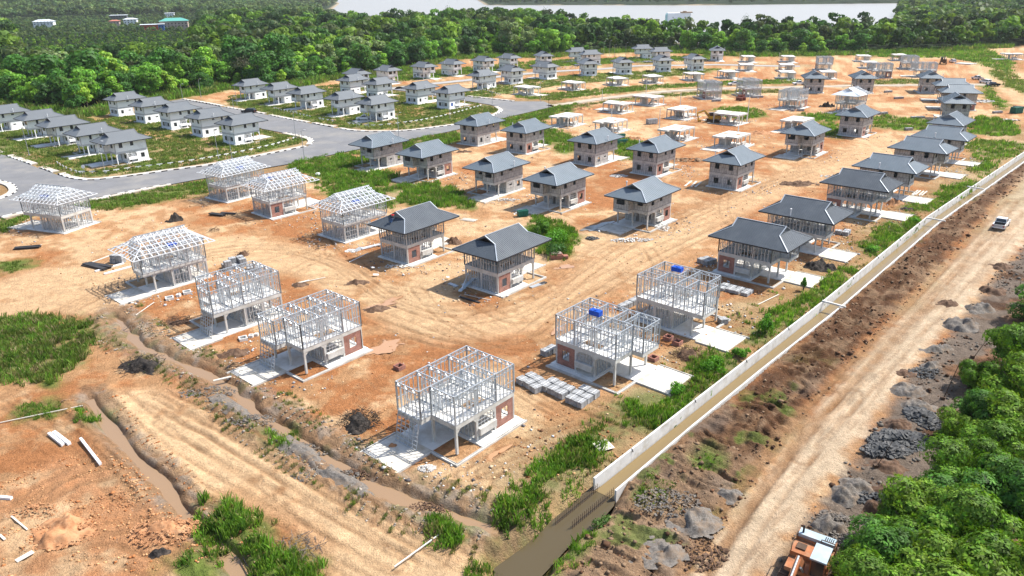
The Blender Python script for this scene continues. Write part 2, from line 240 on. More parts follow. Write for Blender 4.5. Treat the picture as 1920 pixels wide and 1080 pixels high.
# ------------------------------------------------------------ surveyed houses: kind, mirror, x, y, heading of the closed end, label
HOUSES = [
('frame',1,-6.1,69.4,48.8,"roofless steel-frame house on white slab, nearest of all houses to the viewer"),
('frame',1,-26.0,87.4,48.9,"roofless steel-frame house left of the nearest one, brick panel facing the muddy tracks"),
('frame',-1,11.6,82.9,137.3,"roofless steel-frame house carrying a blue tank, nearest the long block stack by the canal"),
('frame',1,23.8,96.0,136.6,"roofless steel-frame house carrying a blue tank, second along the canal row"),
('frame',-1,-40.0,99.7,47.4,"roofless steel-frame house with ladder-like frame, just behind the trussed-roof house's block heap"),
('white',1,-110.5,213.3,50.5,"white finished house at the road junction corner, nearest of the left white row"),
('white',-1,-125.8,227.2,49.6,"white finished house with vent pipe, second from the junction in the left white row"),
('white',1,-143.8,243.5,49.3,"white finished house, third from the junction in the left white row"),
('white',-1,-160.0,258.6,49.6,"white finished house with vent pipe, fourth from the junction in the left white row"),
('white',-1,-180.8,273.4,49.9,"white finished house cut by the photo's left edge"),
('white',1,-152.8,304.5,231.6,"white finished house nearest the forest in the five-house row behind the left row"),
('white',1,-134.0,286.1,231.6,"white finished house with vent pipe, second from the forest in its five-house row"),
('white',-1,-118.1,271.2,231.1,"white finished house in the middle of the five-house row behind the left row"),
('white',1,-100.6,254.7,229.1,"white finished house with vent pipe, fourth from the forest in its five-house row"),
('white',-1,-85.3,240.7,231.1,"white finished house at the kerb bend, nearest of the five-house row"),
('white',-1,-115.5,344.6,50.4,"white finished house nearest the forest in the second block's front row"),
('white',-1,-98.1,328.9,51.2,"white finished house second from the forest in the second block's front row"),
('white',1,-82.5,313.0,51.3,"white finished house third from the forest in the second block's front row"),
('white',-1,-63.4,294.4,51.1,"white finished house fourth in the second block's front row, beside the pickup house"),
('white',1,-48.4,279.7,48.9,"white finished house with a white pickup under its carport"),
('white',1,-71.7,356.5,232.6,"white finished house farthest left in the second block's rear row"),
('white',-1,-56.8,340.7,232.4,"white finished house second in the second block's rear row"),
('white',1,-36.9,321.8,229.4,"white finished house third in the second block's rear row, with vent pipe"),
('white',-1,-22.7,307.1,228.9,"white finished house with a blue ground window at the second block's right corner"),
('white',-1,-75.2,383.8,135.2,"white finished house at the left end of the row along the forest"),
('white',1,-61.9,397.9,132.4,"white finished house second from left in the row along the forest"),
('white',-1,-44.9,413.9,133.4,"white finished house third from left in the row along the forest, reddish door"),
('white',1,-30.7,427.4,134.6,"white finished house fourth from left in the row along the forest"),
('white',-1,-13.8,443.2,131.0,"white finished house fifth from left in the row along the forest"),
('white',1,0.9,457.3,129.4,"white finished house sixth from left in the row along the forest"),
('white',-1,21.7,467.3,105.4,"white finished house seventh from left in the row along the forest"),
('white',-1,-11.9,365.6,44.4,"white finished house across the side road, left of the first raw slab"),
('white',1,1.5,385.5,305.5,"white finished house with barred ground windows behind the first raw slab"),
('white',-1,19.2,402.0,312.8,"white finished house behind the gap between the two left raw slabs"),
('white',1,42.9,414.4,282.0,"white finished house with two square front windows, behind the long raw slab"),
('white',-1,62.0,418.4,282.2,"white finished house behind a dark pole, left of a pair with square windows"),
('white',1,84.8,426.4,281.3,"white finished house in the middle of three facing the raw slabs"),
('white',-1,103.6,430.4,281.3,"white finished house rightmost of three facing the raw slabs"),
('white',-1,44.1,494.1,10.1,"white finished house at the forest edge, rear one of the left far pair"),
('white',1,50.4,472.3,13.0,"white finished house at the forest edge, front one of the left far pair"),
('white',-1,88.1,508.1,5.0,"white finished house at the forest edge, rear one of the right far pair"),
('white',1,95.2,483.8,4.0,"white finished house at the forest edge, front one of the right far pair"),
('white',-1,130.4,483.4,78.3,"narrow white finished house at the forest edge, last white house to the right"),
('grey',-1,-35.2,201.6,50.9,"unpainted grey house on posts, leftmost of the grey houses beside the road"),
('grey',1,-20.8,188.0,50.9,"unpainted grey house with small brick panel, right beside the leftmost grey house"),
('grey',1,-8.9,231.3,231.4,"unpainted grey house nearest the main road bend, closed end facing the viewer"),
('grey',-1,5.2,218.3,232.1,"unpainted grey house with orange brick strip, right of the one at the road bend"),
('grey',1,23.4,200.8,229.2,"unpainted grey house with two ground windows, backed by a bright green grass strip"),
('grey',-1,37.3,188.4,228.4,"unpainted grey house with orange brick strip, right of the grass-backed grey house"),
('grey',-1,-3.0,170.9,50.8,"unpainted grey house on posts with white apron, behind the roofed steel-frame houses"),
('grey',1,10.5,158.3,48.7,"unpainted grey house with brick panel behind the lone green bush"),
('grey',1,26.4,144.0,49.1,"unpainted grey house with a grey puddle at its apron, nearest grey house to the viewer"),
('grey',-1,52.9,173.4,228.6,"unpainted grey house right of centre, standing alone on orange mud, four dark windows"),
('grey',1,81.9,206.0,49.2,"unpainted grey house on posts beyond the timber planks, open carport towards the viewer"),
('grey',-1,108.4,233.5,228.3,"unpainted grey house beside the green verge, beyond the one with the open carport"),
('grey',1,84.3,162.3,136.5,"canal-row grey house with vent pipe, beside the white slab strips"),
('grey',-1,101.2,181.1,135.3,"canal-row grey house, block walls, two dark upper windows, tall thin posts"),
('grey',1,114.2,195.6,137.3,"canal-row grey house with vent pipe, last one before the row bends"),
('grey',-1,127.9,216.7,227.0,"canal-row grey house whose gable vent faces left, where the row bends"),
('grey',-1,151.1,255.5,249.9,"far right grey house, gable vent facing the viewer, wide dark upper windows"),
('grey',1,165.2,278.4,340.9,"far right grey house with broad pale hipped roof, nearer of two overlapping broad roofs"),
('grey',1,173.2,297.7,341.0,"far right grey house with broad pale hipped roof, farther of two overlapping broad roofs"),
('grey',1,179.0,324.7,251.4,"far right grey house at the end of the bent row beside the far steel frames"),
('grey',1,132.6,332.2,257.2,"grey house with gable facing the viewer beside the parked white pickup on the track"),
('grey',1,152.2,328.7,258.5,"grey house with gable facing the viewer behind the half-clad roof"),
('part',1,125.3,277.2,43.9,"steel-frame house with half-clad roof, white sheets and bare trusses"),
('clad',-1,-1.4,113.3,229.4,"steel-frame house with dark ribbed roof and red brick panel, centre of the site"),
('clad',-1,-17.2,127.7,229.9,"steel-frame house with dark ribbed roof and a worker sitting on it"),
('clad',-1,40.3,114.6,137.3,"canal-row steel-frame house with dark ribbed roof and dark red brick panel, nearest roofed one"),
('clad',1,52.8,128.2,137.4,"canal-row steel-frame house with dark ribbed roof and vent pipe, second roofed one"),
('clad',-1,71.6,148.2,137.4,"canal-row steel-frame house with dark ribbed roof, third roofed one, bay window below"),
('truss',-1,-93.5,149.1,338.6,"steel-frame house with open white roof trusses at the far left beside the road"),
('truss',-1,-57.1,116.0,47.8,"steel-frame house with open roof trusses beside the dark plank stack at left"),
('truss',1,-64.1,171.5,233.5,"steel-frame house with open roof trusses nearest the main road's long kerb"),
('truss',-1,-49.5,157.8,227.6,"steel-frame house with open roof trusses and red brick panel with dark window"),
('truss',1,-30.6,140.7,229.0,"steel-frame house with open roof trusses right beside the worker's house"),
('frame',1,108.0,288.2,45.9,"roofless steel frame on posts beside the half-clad house in the background"),
('frame',1,83.9,319.6,279.1,"roofless steel frame with dark red door panel beside silver material sheets"),
('frame',1,101.9,324.5,279.2,"roofless steel frame beside the dark red drums in the background"),
('frame',-1,171.4,418.3,78.2,"roofless steel frame at the forest edge above the row of raw slabs"),
('frame',1,183.4,379.7,345.1,"roofless steel frame behind the grey house with facing gable, far right group"),
('frame',-1,215.8,415.0,74.2,"roofless steel frame farthest back in the far right group of frames"),
('frame',1,204.7,378.7,341.9,"roofless steel frame nearest in the far right group of frames"),
('slab',1,19.7,259.3,50.1,"raw concrete slab on columns nearest the paved road end"),
('slab',1,33.3,246.9,50.4,"raw concrete slab on columns with notched corner, right of the one at the paved road end"),
('slab',1,40.8,287.1,317.7,"raw concrete slab on columns beside the gravel track, left one of two"),
('slab',-1,55.8,303.8,314.9,"raw concrete slab on columns beside the gravel track, right one of two"),
('slab',-1,62.4,270.8,227.9,"raw concrete slab on columns behind the yellow excavator's slab"),
('slab',1,51.5,230.5,48.0,"raw concrete slab on columns left of the yellow excavator"),
('slab',1,75.2,257.7,315.5,"raw concrete slab on columns right of the yellow excavator, beside a green patch"),
('slab',1,65.0,217.9,48.1,"raw concrete slab on columns in front of the yellow excavator"),
('slab',1,93.2,242.8,47.3,"raw concrete slab on columns behind the grey house with open carport"),
('slab',-1,8.5,341.4,131.8,"raw concrete slab with leaning timber props beneath, first in the row beyond the track"),
('slab',1,29.8,355.8,308.1,"raw concrete slab second in the row beyond the gravel track"),
('slab',1,52.3,369.5,292.1,"raw concrete slab third in the row beyond the gravel track"),
('slab',1,70.5,375.7,284.2,"raw concrete slab fourth in the row beyond the gravel track"),
('slab',-1,92.5,382.7,102.0,"raw concrete slab fifth in the row beyond the gravel track"),
('slab',-1,111.6,389.1,102.2,"raw concrete slab sixth in the row beyond the gravel track"),
('slab',-1,130.4,422.3,81.3,"raw concrete slab in the far background above the row's right end"),
('slab',-1,146.1,470.8,83.9,"raw concrete slab by the forest, first right of the last white house"),
('slab',-1,168.7,466.0,80.8,"raw concrete slab by the forest, second right of the last white house"),
('slab',1,150.9,418.0,259.2,"raw concrete slab on columns in the middle of three stacked up the view"),
('slab',-1,138.5,381.5,79.9,"raw concrete slab on columns with diagonal brace, nearest of three stacked up the view"),
('slab',1,157.9,380.0,258.8,"raw concrete slab right behind the grey gabled house by the pickup"),
('slab',-1,211.4,460.0,77.1,"raw concrete slab by the forest, left of the far right frames"),
('slab',1,233.8,462.7,258.3,"raw concrete slab by the forest behind the far right frames"),
('slab',-1,197.8,422.1,78.1,"raw concrete slab beside a steel frame at the left of the far right group"),
('slab',1,295.9,454.4,343.6,"raw concrete slab across the dirt road at the right photo edge"),
]
PADS = [(h[2], h[3], h[1], R(h[4])) for h in HOUSES]
# ------------------------------------------------------------ site outlines (metres, found from the camera survey)
CANAL_L = [(7.6, 59.4), (29.2, 82.9), (46.2, 101.2), (83.4, 142.7), (133.6, 194.0), (170, 231)]
CANAL_R = [(9.3, 57.9), (18.9, 68.6), (30.6, 81.3), (47.9, 99.6), (85.3, 141.2), (135.4, 192.4), (171.8, 229.4)]
STREAM_A = PP([(214, 588), (235, 612), (262, 642), (320, 668), (380, 693), (430, 722), (470, 762), (530, 802), (590, 840), (650, 872), (700, 905), (760, 932), (840, 955), (885, 975), (935, 985)])
STREAM_B = PP([(165, 742), (200, 790), (250, 850), (310, 905), (345, 960), (395, 1000), (440, 1055), (475, 1110), (500, 1160)])
CHANNEL = PP([(925, 1160), (926, 1048), (985, 1006), (1040, 955), (1115, 893), (1158, 908), (1152, 932), (1115, 975), (1076, 998), (1036, 1042), (990, 1090), (970, 1160)])
ROAD = [(-70, 425), (0, 408), (180, 372), (360, 338), (537, 308), (650, 284), (763, 262), (850, 245), (953, 219), (1040, 199), (1020, 190), (960, 190), (875, 181), (800, 169), (745, 162), (738, 168), (800, 176), (880, 190), (918, 196), (937, 201), (943, 208), (920, 220), (870, 232), (760, 246), (700, 247.5), (640, 242), (574, 230), (494, 214), (420, 201), (340, 186), (315, 190), (380, 209), (440, 226), (490, 241), (538, 250), (571, 257), (588, 262), (586, 268), (575, 275), (520, 286), (470, 296), (390, 311), (320, 320), (250, 330), (177, 338), (142, 337), (111, 329), (72, 315), (11, 292), (-70, 268), (-70, 325), (0, 338), (25, 345), (33, 356), (20, 366), (0, 373), (-70, 392)]
ROADW = PP(ROAD)
TRACK = PP([(1030, 199), (1080, 192), (1140, 183), (1250, 171), (1370, 165), (1500, 163), (1600, 160.5), (1700, 159.5), (1790, 158), (1850, 158)])
ROAD2 = PP([(690, 170), (745, 165), (810, 157), (882, 149.5), (950, 142), (1000, 137), (1060, 132.5), (1130, 129), (1200, 123), (1270, 122.5), (1345, 121), (1420, 123), (1500, 124)])
HAUL = PP([(1240, 1140), (1300, 1070), (1350, 990), (1420, 900), (1500, 800), (1560, 725), (1650, 625), (1730, 545), (1800, 465), (1870, 385), (1960, 290), (1990, 400), (1920, 460), (1870, 510), (1830, 565), (1760, 645), (1700, 705), (1640, 800), (1590, 870), (1520, 960), (1450, 1070), (1400, 1140)])
MUD = PP([(1150, 930), (1185, 880), (1400, 722), (1580, 565), (1760, 418), (1930, 290), (1990, 260), (1960, 300), (1865, 385), (1790, 470), (1720, 545), (1640, 625), (1550, 725), (1490, 800), (1410, 905), (1340, 1000), (1290, 1070), (1230, 1140), (1020, 1150), (1060, 1060), (1130, 990)])
RIGHT = PP([(1400, 1140), (1450, 1070), (1520, 960), (1590, 870), (1640, 800), (1700, 705), (1760, 645), (1830, 565), (1870, 510), (1920, 460), (1990, 400), (2200, 500), (2200, 1140)])
PALE1 = PP([(200, 735), (290, 722), (380, 770), (470, 815), (560, 865), (640, 925), (720, 975), (810, 1010), (890, 1050), (900, 1140), (640, 1140), (600, 1010), (440, 925), (350, 945), (300, 890), (240, 840), (170, 775)])
PALE2 = PP([(-60, 600), (-60, 540), (60, 505), (200, 490), (330, 455), (450, 440), (600, 470), (700, 520), (640, 560), (560, 520), (420, 490), (330, 500), (260, 560), (200, 590), (120, 590)])
PALE3 = PP([(690, 560), (800, 545), (900, 590), (1030, 540), (1110, 480), (1250, 430), (1330, 430), (1240, 500), (1130, 560), (1010, 620), (900, 640), (800, 640), (720, 620)])
PALE4 = PP([(1230, 440), (1330, 380), (1450, 330), (1560, 290), (1640, 250), (1700, 262), (1600, 320), (1500, 360), (1400, 400), (1300, 460)])
PALE5 = PP([(1750, 60), (1800, 110), (1870, 170), (1990, 240), (1990, 195), (1920, 165), (1860, 128), (1830, 100)])
ORANGE1 = PP([(-60, 930), (100, 860), (220, 850), (330, 940), (400, 1010), (440, 1140), (-60, 1140)])
GRASS = dict(
 block1=[(-70, 272), (11, 296), (60, 303), (108, 322), (150, 333), (320, 317), (470, 291), (560, 268), (578, 261), (560, 257), (490, 244), (440, 230), (380, 212), (312, 196), (250, 212), (190, 225), (100, 212), (-70, 215)],
 block2=[(430, 196), (494, 211), (574, 227), (640, 239), (700, 244), (760, 243), (868, 229), (917, 217), (937, 207), (915, 198), (860, 190), (790, 179), (735, 170), (700, 163), (640, 158), (560, 165), (500, 172), (430, 180)],
 strip3=[(0, 412), (180, 376), (390, 338), (400, 352), (385, 366), (300, 378), (205, 392), (140, 392), (60, 405), (0, 440)],
 strip4=[(537, 312), (560, 300), (640, 288), (690, 300), (740, 330), (790, 340), (850, 352), (895, 372), (885, 390), (800, 386), (720, 372), (650, 352), (590, 330)],
 strip5=[(585, 338), (640, 350), (690, 364), (740, 380), (735, 392), (700, 390), (640, 372), (600, 358)],
 strip6=[(655, 284), (763, 264), (850, 248), (866, 260), (830, 272), (770, 292), (740, 298), (690, 300)],
 strip7=[(925, 226), (953, 221), (1040, 201), (1090, 193), (1060, 207), (1010, 228), (1045, 245), (1075, 258), (1105, 275), (1060, 287), (1015, 272), (975, 250)],
 strip8=[(1145, 258), (1200, 266), (1245, 275), (1205, 300), (1155, 296), (1140, 275)],
 trackside=[(965, 184), (1035, 188), (1140, 176), (1250, 165), (1370, 159), (1500, 156), (1500, 148), (1400, 152), (1250, 158), (1140, 165), (1040, 175), (975, 176)],
 trackside2=[(1050, 202), (1140, 189), (1250, 176), (1380, 170), (1460, 168), (1460, 174), (1300, 178), (1180, 188), (1110, 196), (1060, 212)],
 back=[(640, 150), (740, 138), (820, 132), (900, 124), (980, 116), (1060, 112), (1180, 108), (1330, 104), (1340, 112), (1200, 117), (1060, 124), (980, 130), (900, 138), (800, 148), (700, 158)],
 lots=[(950, 160), (1000, 146), (1090, 140), (1180, 134), (1290, 128), (1350, 130), (1300, 140), (1180, 150), (1060, 158), (1000, 168), (890, 185), (870, 176), (900, 160)],
 green9=[(1340, 206), (1370, 200), (1420, 203), (1432, 216), (1400, 226), (1360, 222)],
 green10=[(1505, 214), (1560, 212), (1590, 222), (1545, 230), (1520, 226)],
 green11=[(1530, 236), (1560, 230), (1590, 242), (1570, 258), (1540, 252)],
 green12=[(1625, 218), (1660, 215), (1740, 226), (1770, 242), (1690, 243), (1640, 238)],
 green13=[(1815, 228), (1840, 218), (1890, 225), (1912, 248), (1880, 258), (1820, 248)],
 green14=[(1800, 268), (1840, 262), (1920, 268), (1925, 290), (1870, 300), (1840, 330), (1815, 320), (1830, 290)],
 green15=[(1845, 160), (1865, 175), (1885, 200), (1875, 205), (1855, 190)],
 green16=[(1560, 102), (1680, 99), (1800, 96), (1850, 92), (1900, 118), (1890, 135), (1830, 118), (1780, 108), (1680, 108)],
 green17=[(1640, 150), (1700, 148), (1730, 152), (1730, 157), (1640, 158)],
 green18=[(1855, 132), (1890, 135), (1930, 160), (1930, 178), (1895, 165)],
 bush=[(985, 425), (1010, 405), (1050, 418), (1083, 440), (1078, 462), (1050, 490), (1020, 482), (995, 455)],
 meadow=[(-60, 615), (0, 600), (60, 592), (130, 600), (170, 612), (205, 614), (196, 628), (160, 640), (158, 668), (140, 690), (95, 722), (40, 715), (-60, 715)],
 bank1=[(925, 985), (935, 950), (1000, 905), (1040, 860), (1110, 800), (1160, 770), (1175, 790), (1130, 850), (1080, 900), (1030, 950), (985, 985), (960, 1015), (935, 1010)],
 bank2=[(1165, 765), (1210, 735), (1265, 735), (1290, 745), (1270, 775), (1225, 800), (1190, 800)],
 bank3=[(1290, 700), (1330, 655), (1370, 660), (1380, 680), (1340, 715), (1300, 745), (1270, 740)],
 bank4=[(1400, 620), (1430, 585), (1500, 570), (1540, 530), (1590, 500), (1610, 505), (1590, 530), (1510, 580), (1440, 630), (1410, 640)],
 bank5=[(1620, 465), (1650, 430), (1700, 400), (1730, 410), (1700, 440), (1650, 470), (1630, 480)],
 bank6=[(1700, 390), (1740, 370), (1800, 345), (1845, 330), (1850, 345), (1800, 375), (1740, 395)],
 bushy1=[(378, 945), (420, 938), (470, 965), (500, 1000), (495, 1040), (440, 1030), (400, 990)],
 bushy2=[(480, 1040), (540, 1030), (590, 1060), (600, 1110), (500, 1110), (470, 1070)],
 bushy3=[(800, 985), (830, 972), (868, 985), (870, 1015), (840, 1028), (805, 1015)],
 bushy4=[(880, 1060), (920, 1050), (950, 1080), (960, 1110), (870, 1110)],
 bushy5=[(330, 1060), (380, 1040), (400, 1070), (390, 1110), (320, 1110)],
 mudgreen=[(1190, 930), (1220, 900), (1260, 905), (1270, 935), (1230, 955)],
 mudgreen2=[(1300, 880), (1330, 855), (1350, 870), (1335, 890)],
 canalside=[(1030, 1060), (1060, 1020), (1100, 990), (1115, 1000), (1080, 1040), (1040, 1080)],
 smallleft=[(0, 492), (40, 490), (55, 500), (20, 512), (0, 512)],
 smallb=[(40, 760), (90, 755), (120, 765), (100, 780), (50, 785)],
 smallc=[(145, 765), (175, 765), (185, 785), (160, 792)],
 smalld=[(500, 805), (540, 810), (550, 830), (520, 838)],
)
GW = {k: PP(v) for k, v in GRASS.items()}
FORESTF = PP([(-300, 195), (0, 195), (60, 205), (140, 214), (190, 208), (215, 195), (300, 182), (380, 172), (430, 162), (480, 165), (560, 158), (620, 146), (680, 138), (760, 132), (860, 108), (960, 104), (1030, 106), (1100, 98), (1180, 95), (1280, 97), (1400, 103), (1520, 102), (1660, 99), (1760, 96), (1830, 90), (1920, 86), (2100, 84)])
# ------------------------------------------------------------ ground
def ang(p): return math.atan2(p[0], p[1])
_fa = np.array([ang(p) for p in FORESTF]); _fr = np.array([math.hypot(*p) for p in FORESTF])
def forest_front(x, y): return np.interp(np.arctan2(x, y), _fa, _fr)
_ea = np.radians([-60, -20, -13.0, -9.5, -8, 0, 5.3, 9, 12, 15, 18.5, 22, 26, 27.5, 60])
_er = np.array([3000, 2300, 1500, 960, 900, 1010, 850, 750, 655, 620, 690, 690, 705, 1500, 2500])
def forest_back(x, y): return np.interp(np.arctan2(x, y), _ea, _er)
def height(x, y):
    x = np.asarray(x, float); y = np.asarray(y, float); r = np.hypot(x, y)
    near = 1-sm(140, 420, r)
    h = 0.10*fbm(x, y, 6.0, 3, 5)*near+0.035*fbm(x, y, 0.8, 3, 9)*near-0.05
    mud = sm(-1.0, 2.5, sdist(x, y, MUD)+0.8*fbm(x, y, 4, 2, 3)); RG = sm(-0.5, 3.0, sdist(x, y, RIGHT)+1.0*fbm(x, y, 4, 2, 4))
    # ploughed-looking mud: short ridges across the canal direction
    a = x*0.68+y*0.733; b = -x*0.733+y*0.68
    rid = np.abs(vn((a+1.4*fbm(x, y, 5, 2, 31))*1.25, (b+2.5*fbm(x, y, 7, 2, 32))*0.30, 21)*2-1)
    h = h+mud*near*(0.72*(0.5-rid)+0.42*fbm(x, y, 1.2, 4, 22, 0.6)+0.15+0.25*fbm(x, y, 7, 2, 23))
    h = h+RG*near*(0.30*fbm(x, y, 1.2, 4, 24)+0.5*fbm(x, y, 9, 2, 25)+0.1)
    # wheel ruts on the open dirt
    wx = x+2.5*fbm(x, y, 14, 2, 41); wy = y+2.5*fbm(x, y, 14, 2, 42)
    for k, (dx, dy, f) in enumerate(((0.66, -0.75, 0.55), (0.95, 0.3, 0.5), (0.75, 0.66, 0.6))):
        t = (wx*dx+wy*dy)*f; m = sm(0.52, 0.72, vn(x/9+k*7, y/9, 50+k)); h = h-near*(1-mud)*(1-RG)*m*0.03*np.exp(-((t-np.round(t))/0.16)**2)
    hl = sm(0.0, 1.5, sdist(x, y, HAUL)); h = h*(1-0.75*hl)
    for ln, gap in RUTS:
        d = pdist(x, y, ln, 3.0); e = np.abs(d-gap); h = h-near*(0.13*np.exp(-(e/0.26)**2)-0.05*np.exp(-((e-0.55)/0.22)**2))*(0.6+0.5*fbm(x, y, 3, 2, 45))
    rg = sm(0, 2.0, sdist(x, y, ORANGE1)); h = h+rg*(0.22*np.maximum(0, fbm(x, y, 1.3, 4, 61))+0.35*np.maximum(0, fbm(x, y, 5, 2, 62)))
    # soil banks beside the two brown streams
    dA = pdist(x, y, STREAM_A)+0.5*fbm(x, y, 2.2, 3, 68); dB = pdist(x, y, STREAM_B)
    bk = np.exp(-((dA-2.7)/1.3)**2); h = h+bk*(0.28+0.6*fbm(x, y, 1.0, 4, 63, 0.6))
    bk = np.exp(-((dB-2.3)/0.8)**2); h = h+bk*(0.28+0.35*fbm(x, y, 0.9, 4, 64))
    wA = 0.36+0.5*fbm(x, y, 5, 2, 65); wB = 0.32+0.4*fbm(x, y, 5, 2, 66)
    h = h-0.78*(1-sm(wA*0.5, wA+0.9, dA))-0.80*(1-sm(wB*0.6, wB+0.75, dB))
    ch = sdist(x, y, CHANNEL); h = h*(1-sm(-2, 1, ch))-2.1*sm(-1.5, 1.1, ch+0.5*fbm(x, y, 2, 3, 67))
    # canal trench
    cen = [((p[0]+q[0])/2, (p[1]+q[1])/2) for p, q in zip(CANAL_L, [CANAL_R[0]]+CANAL_R[2:])]
    dc = pdist(x, y, cen); h = h-2.2*(1-sm(1.15, 1.35, dc))
    lf = (dc > 1.2) & (dc < 4.5); 
    side = sdist(x, y, MUD) < 0; h = np.where(lf & side, h-0.5*(1-sm(1.3, 3.4, dc))*(1-(1-sm(1.15, 1.35, dc))), h)
    h = np.where(lf & ~side, np.minimum(h, 0.12+(dc-1.2)*0.35), h)
    # level pads and roads
    for (hx, hy, hm, ha) in PADS:
        ca, sa = math.cos(ha), math.sin(ha); lx = (x-hx)*ca+(y-hy)*sa; ly = (-(x-hx)*sa+(y-hy)*ca)*hm
        dd = np.maximum(np.maximum(-9.8-lx, lx-6.0), np.abs(ly)-5.2); k = 1-sm(-0.5, 0.6, dd)
        h = h*(1-k)+(-0.06)*k
    rd = sdist(x, y, ROADW); k = sm(-3.5, -1.8, rd); h = h*(1-k)-0.22*k
    k = 1-sm(3.2, 5.0, pdist(x, y, TRACK)); h = h*(1-k)-0.12*k
    k = 1-sm(4.0, 6.0, pdist(x, y, ROAD2)); h = h*(1-k)-0.15*k
    # far left hills
    th = np.arctan2(x, y); hill = sm(1500, 3800, r)*(1-sm(R(-19), R(-13.6), th)); h = h+hill*(150+60*fbm(x, y, 600, 3, 71))
    bump = sm(620, 900, r)*(1-sm(R(-22), R(-12), th))*(1-sm(1500, 2200, r))*(1-sm(R(-34), R(-32), th)*(1-sm(R(-21.5), R(-19), th))); h = h+bump*7
    # river bed
    h = h-3.0*sm(0, 12, sdist(x, y, RIVER))
    return h
RIVER = PP([(612, 24), (636, 6)])+[(-1600, 7000), (-330, 7000)]+PP([(912, 9.5), (1100, 9), (1280, 9.5), (1500, 7.5), (1690, 5.5)])
for _a in np.radians(np.arange(26, -13.5, -1.5)):
    _r = float(np.interp(_a, _ea, _er))+15; RIVER.append((_r*math.sin(_a), _r*math.cos(_a)))
C_DIRT = np.array((0.455, 0.252, 0.122)); C_RED = np.array((0.35, 0.138, 0.050)); C_PALE = np.array((0.62, 0.425, 0.245)); C_CREAM = np.array((0.56, 0.43, 0.295))
C_BROWN = np.array((0.108, 0.054, 0.028)); C_LBROWN = np.array((0.31, 0.205, 0.125)); C_GREY = np.array((0.28, 0.245, 0.205)); C_GRASS = np.array((0.105, 0.165, 0.028)); C_DRY = np.array((0.25, 0.205, 0.105)); C_FOREST = np.array((0.018, 0.035, 0.010))
def ground_color(x, y, h):
    N = len(x); c = np.tile(C_DIRT, (N, 1)); r = np.hypot(x, y)
    def mixc(col, k):
        nonlocal c
        c = c*(1-k[:, None])+col*k[:, None]
    n1 = fbm(x, y, 18, 4, 101); n2 = fbm(x, y, 5, 4, 102); n3 = fbm(x, y, 1.6, 4, 103)
    mixc(C_RED, sm(0.0, 0.28, n1*0.6+n2*0.6+n3*0.45)*0.8)
    mixc(C_PALE, sm(0.0, 0.30, -n1*0.5-n2*0.6+n3*0.35)*0.85)
    for pl, col, a in ((PALE1, C_PALE*1.05, 0.95), (PALE2, C_PALE, 0.8), (PALE3, C_PALE, 0.75), (PALE4, C_PALE, 0.7), (PALE5, C_PALE, 0.6)):
        mixc(col, a*sm(-1.5, 2.5, sdist(x, y, pl)+2.2*n2+1.0*n3)*sm(-0.5, 0.1, n2*0.7+n3*0.5+0.25))
    k = sm(-1, 3, sdist(x, y, ORANGE1)+2*n2); mixc(np.array((0.50, 0.27, 0.14)), 0.6*k); mixc(C_RED*1.15, k*sm(0.2, 0.5, n3+0.3*n2)*0.25); mixc(C_PALE, k*sm(-0.15, 0.3, -n2-0.3*n3)*0.75)
    # streaks along the tracks
    a = x*0.68+y*0.733; b = -x*0.733+y*0.68
    s1 = vn(a*0.18, b*1.6, 120)*0.6+vn(a*0.4, b*4.0, 121)*0.4
    m = sm(-1.2, 1.8, sdist(x, y, MUD)+1.6*n3)
    nb = fbm(x, y, 3.5, 4, 110)
    n5 = fbm(x, y, 0.9, 4, 115, 0.65); mixc(C_BROWN, m); mixc(C_LBROWN, m*sm(-0.05, 0.4, nb*0.6+0.7*(s1-0.5)+0.55*n5)*0.62); mixc(C_LBROWN*1.1, m*sm(78, 58, y+0.3*x)*0.7)
    lowmud = m*sm(86, 66, y)*sm(-0.1, 0.35, fbm(x, y, 7, 3, 111)); mixc(C_GREY*0.95, lowmud*0.35)
    k = m*sm(88, 70, y)*sm(0.12, 0.3, fbm(x, y, 3.0, 4, 112)); mixc(C_GRASS, k*0.7)
    m = sm(-0.8, 1.2, sdist(x, y, RIGHT)+1.6*n3); mixc(np.array((0.27, 0.15, 0.085)), m); mixc(C_GREY*0.55, m*sm(0.0, 0.3, n2+0.3*n3+0.5*sm(-9, -2, sdist(x, y, HAUL)))*0.8); mixc(C_BROWN*0.6, m*sm(0.12, 0.4, -n2+0.4*n3)*0.8)
    m = sm(-0.5, 1.6, sdist(x, y, HAUL)+1.3*n3); mixc(C_CREAM, m); mixc(C_LBROWN*1.2, m*sm(0.52, 0.70, s1+0.15*n3)*0.55); mixc(C_CREAM*1.15, m*sm(0.25, 0.45, n2+0.6*n3)*0.6)
    for st, w in ((STREAM_A, 3.2), (STREAM_B, 1.9)):
        d = pdist(x, y, st); mixc(C_LBROWN*0.85, (1-sm(w*0.55, w*1.5, d+0.9*n3))*0.75)
        mixc(C_GREY, (1-sm(w*0.6, w*1.35, d+1.2*n2))*sm(0.0, 0.3, n3)*0.6)
    d = pdist(x, y, STREAM_A); mixc(C_DRY*0.8, (1-sm(2.5, 5.5, d+1.5*n2))*sm(0.1, 0.35, fbm(x, y, 2.2, 4, 130))*0.8)
    # ragged grass zones
    for k_, pl in GW.items():
        s = sdist(x, y, pl); w = 1.5 if r.min() > 1e9 else 1.0
        e = 1.2+r*0.006
        g = sm(-e, e, s+e*1.4*n2+e*0.8*n3)
        far = 1.0
        mixc(C_DRY, g*0.55); mixc(C_GRASS, g*sm(-0.35, 0.25, n2+0.5*n3)*0.9)
    for pl in DIRTP:
        mixc(C_DIRT*1.05, sm(-1.0, 2.0, sdist(x, y, pl)+2.0*n2+n3)*0.9)
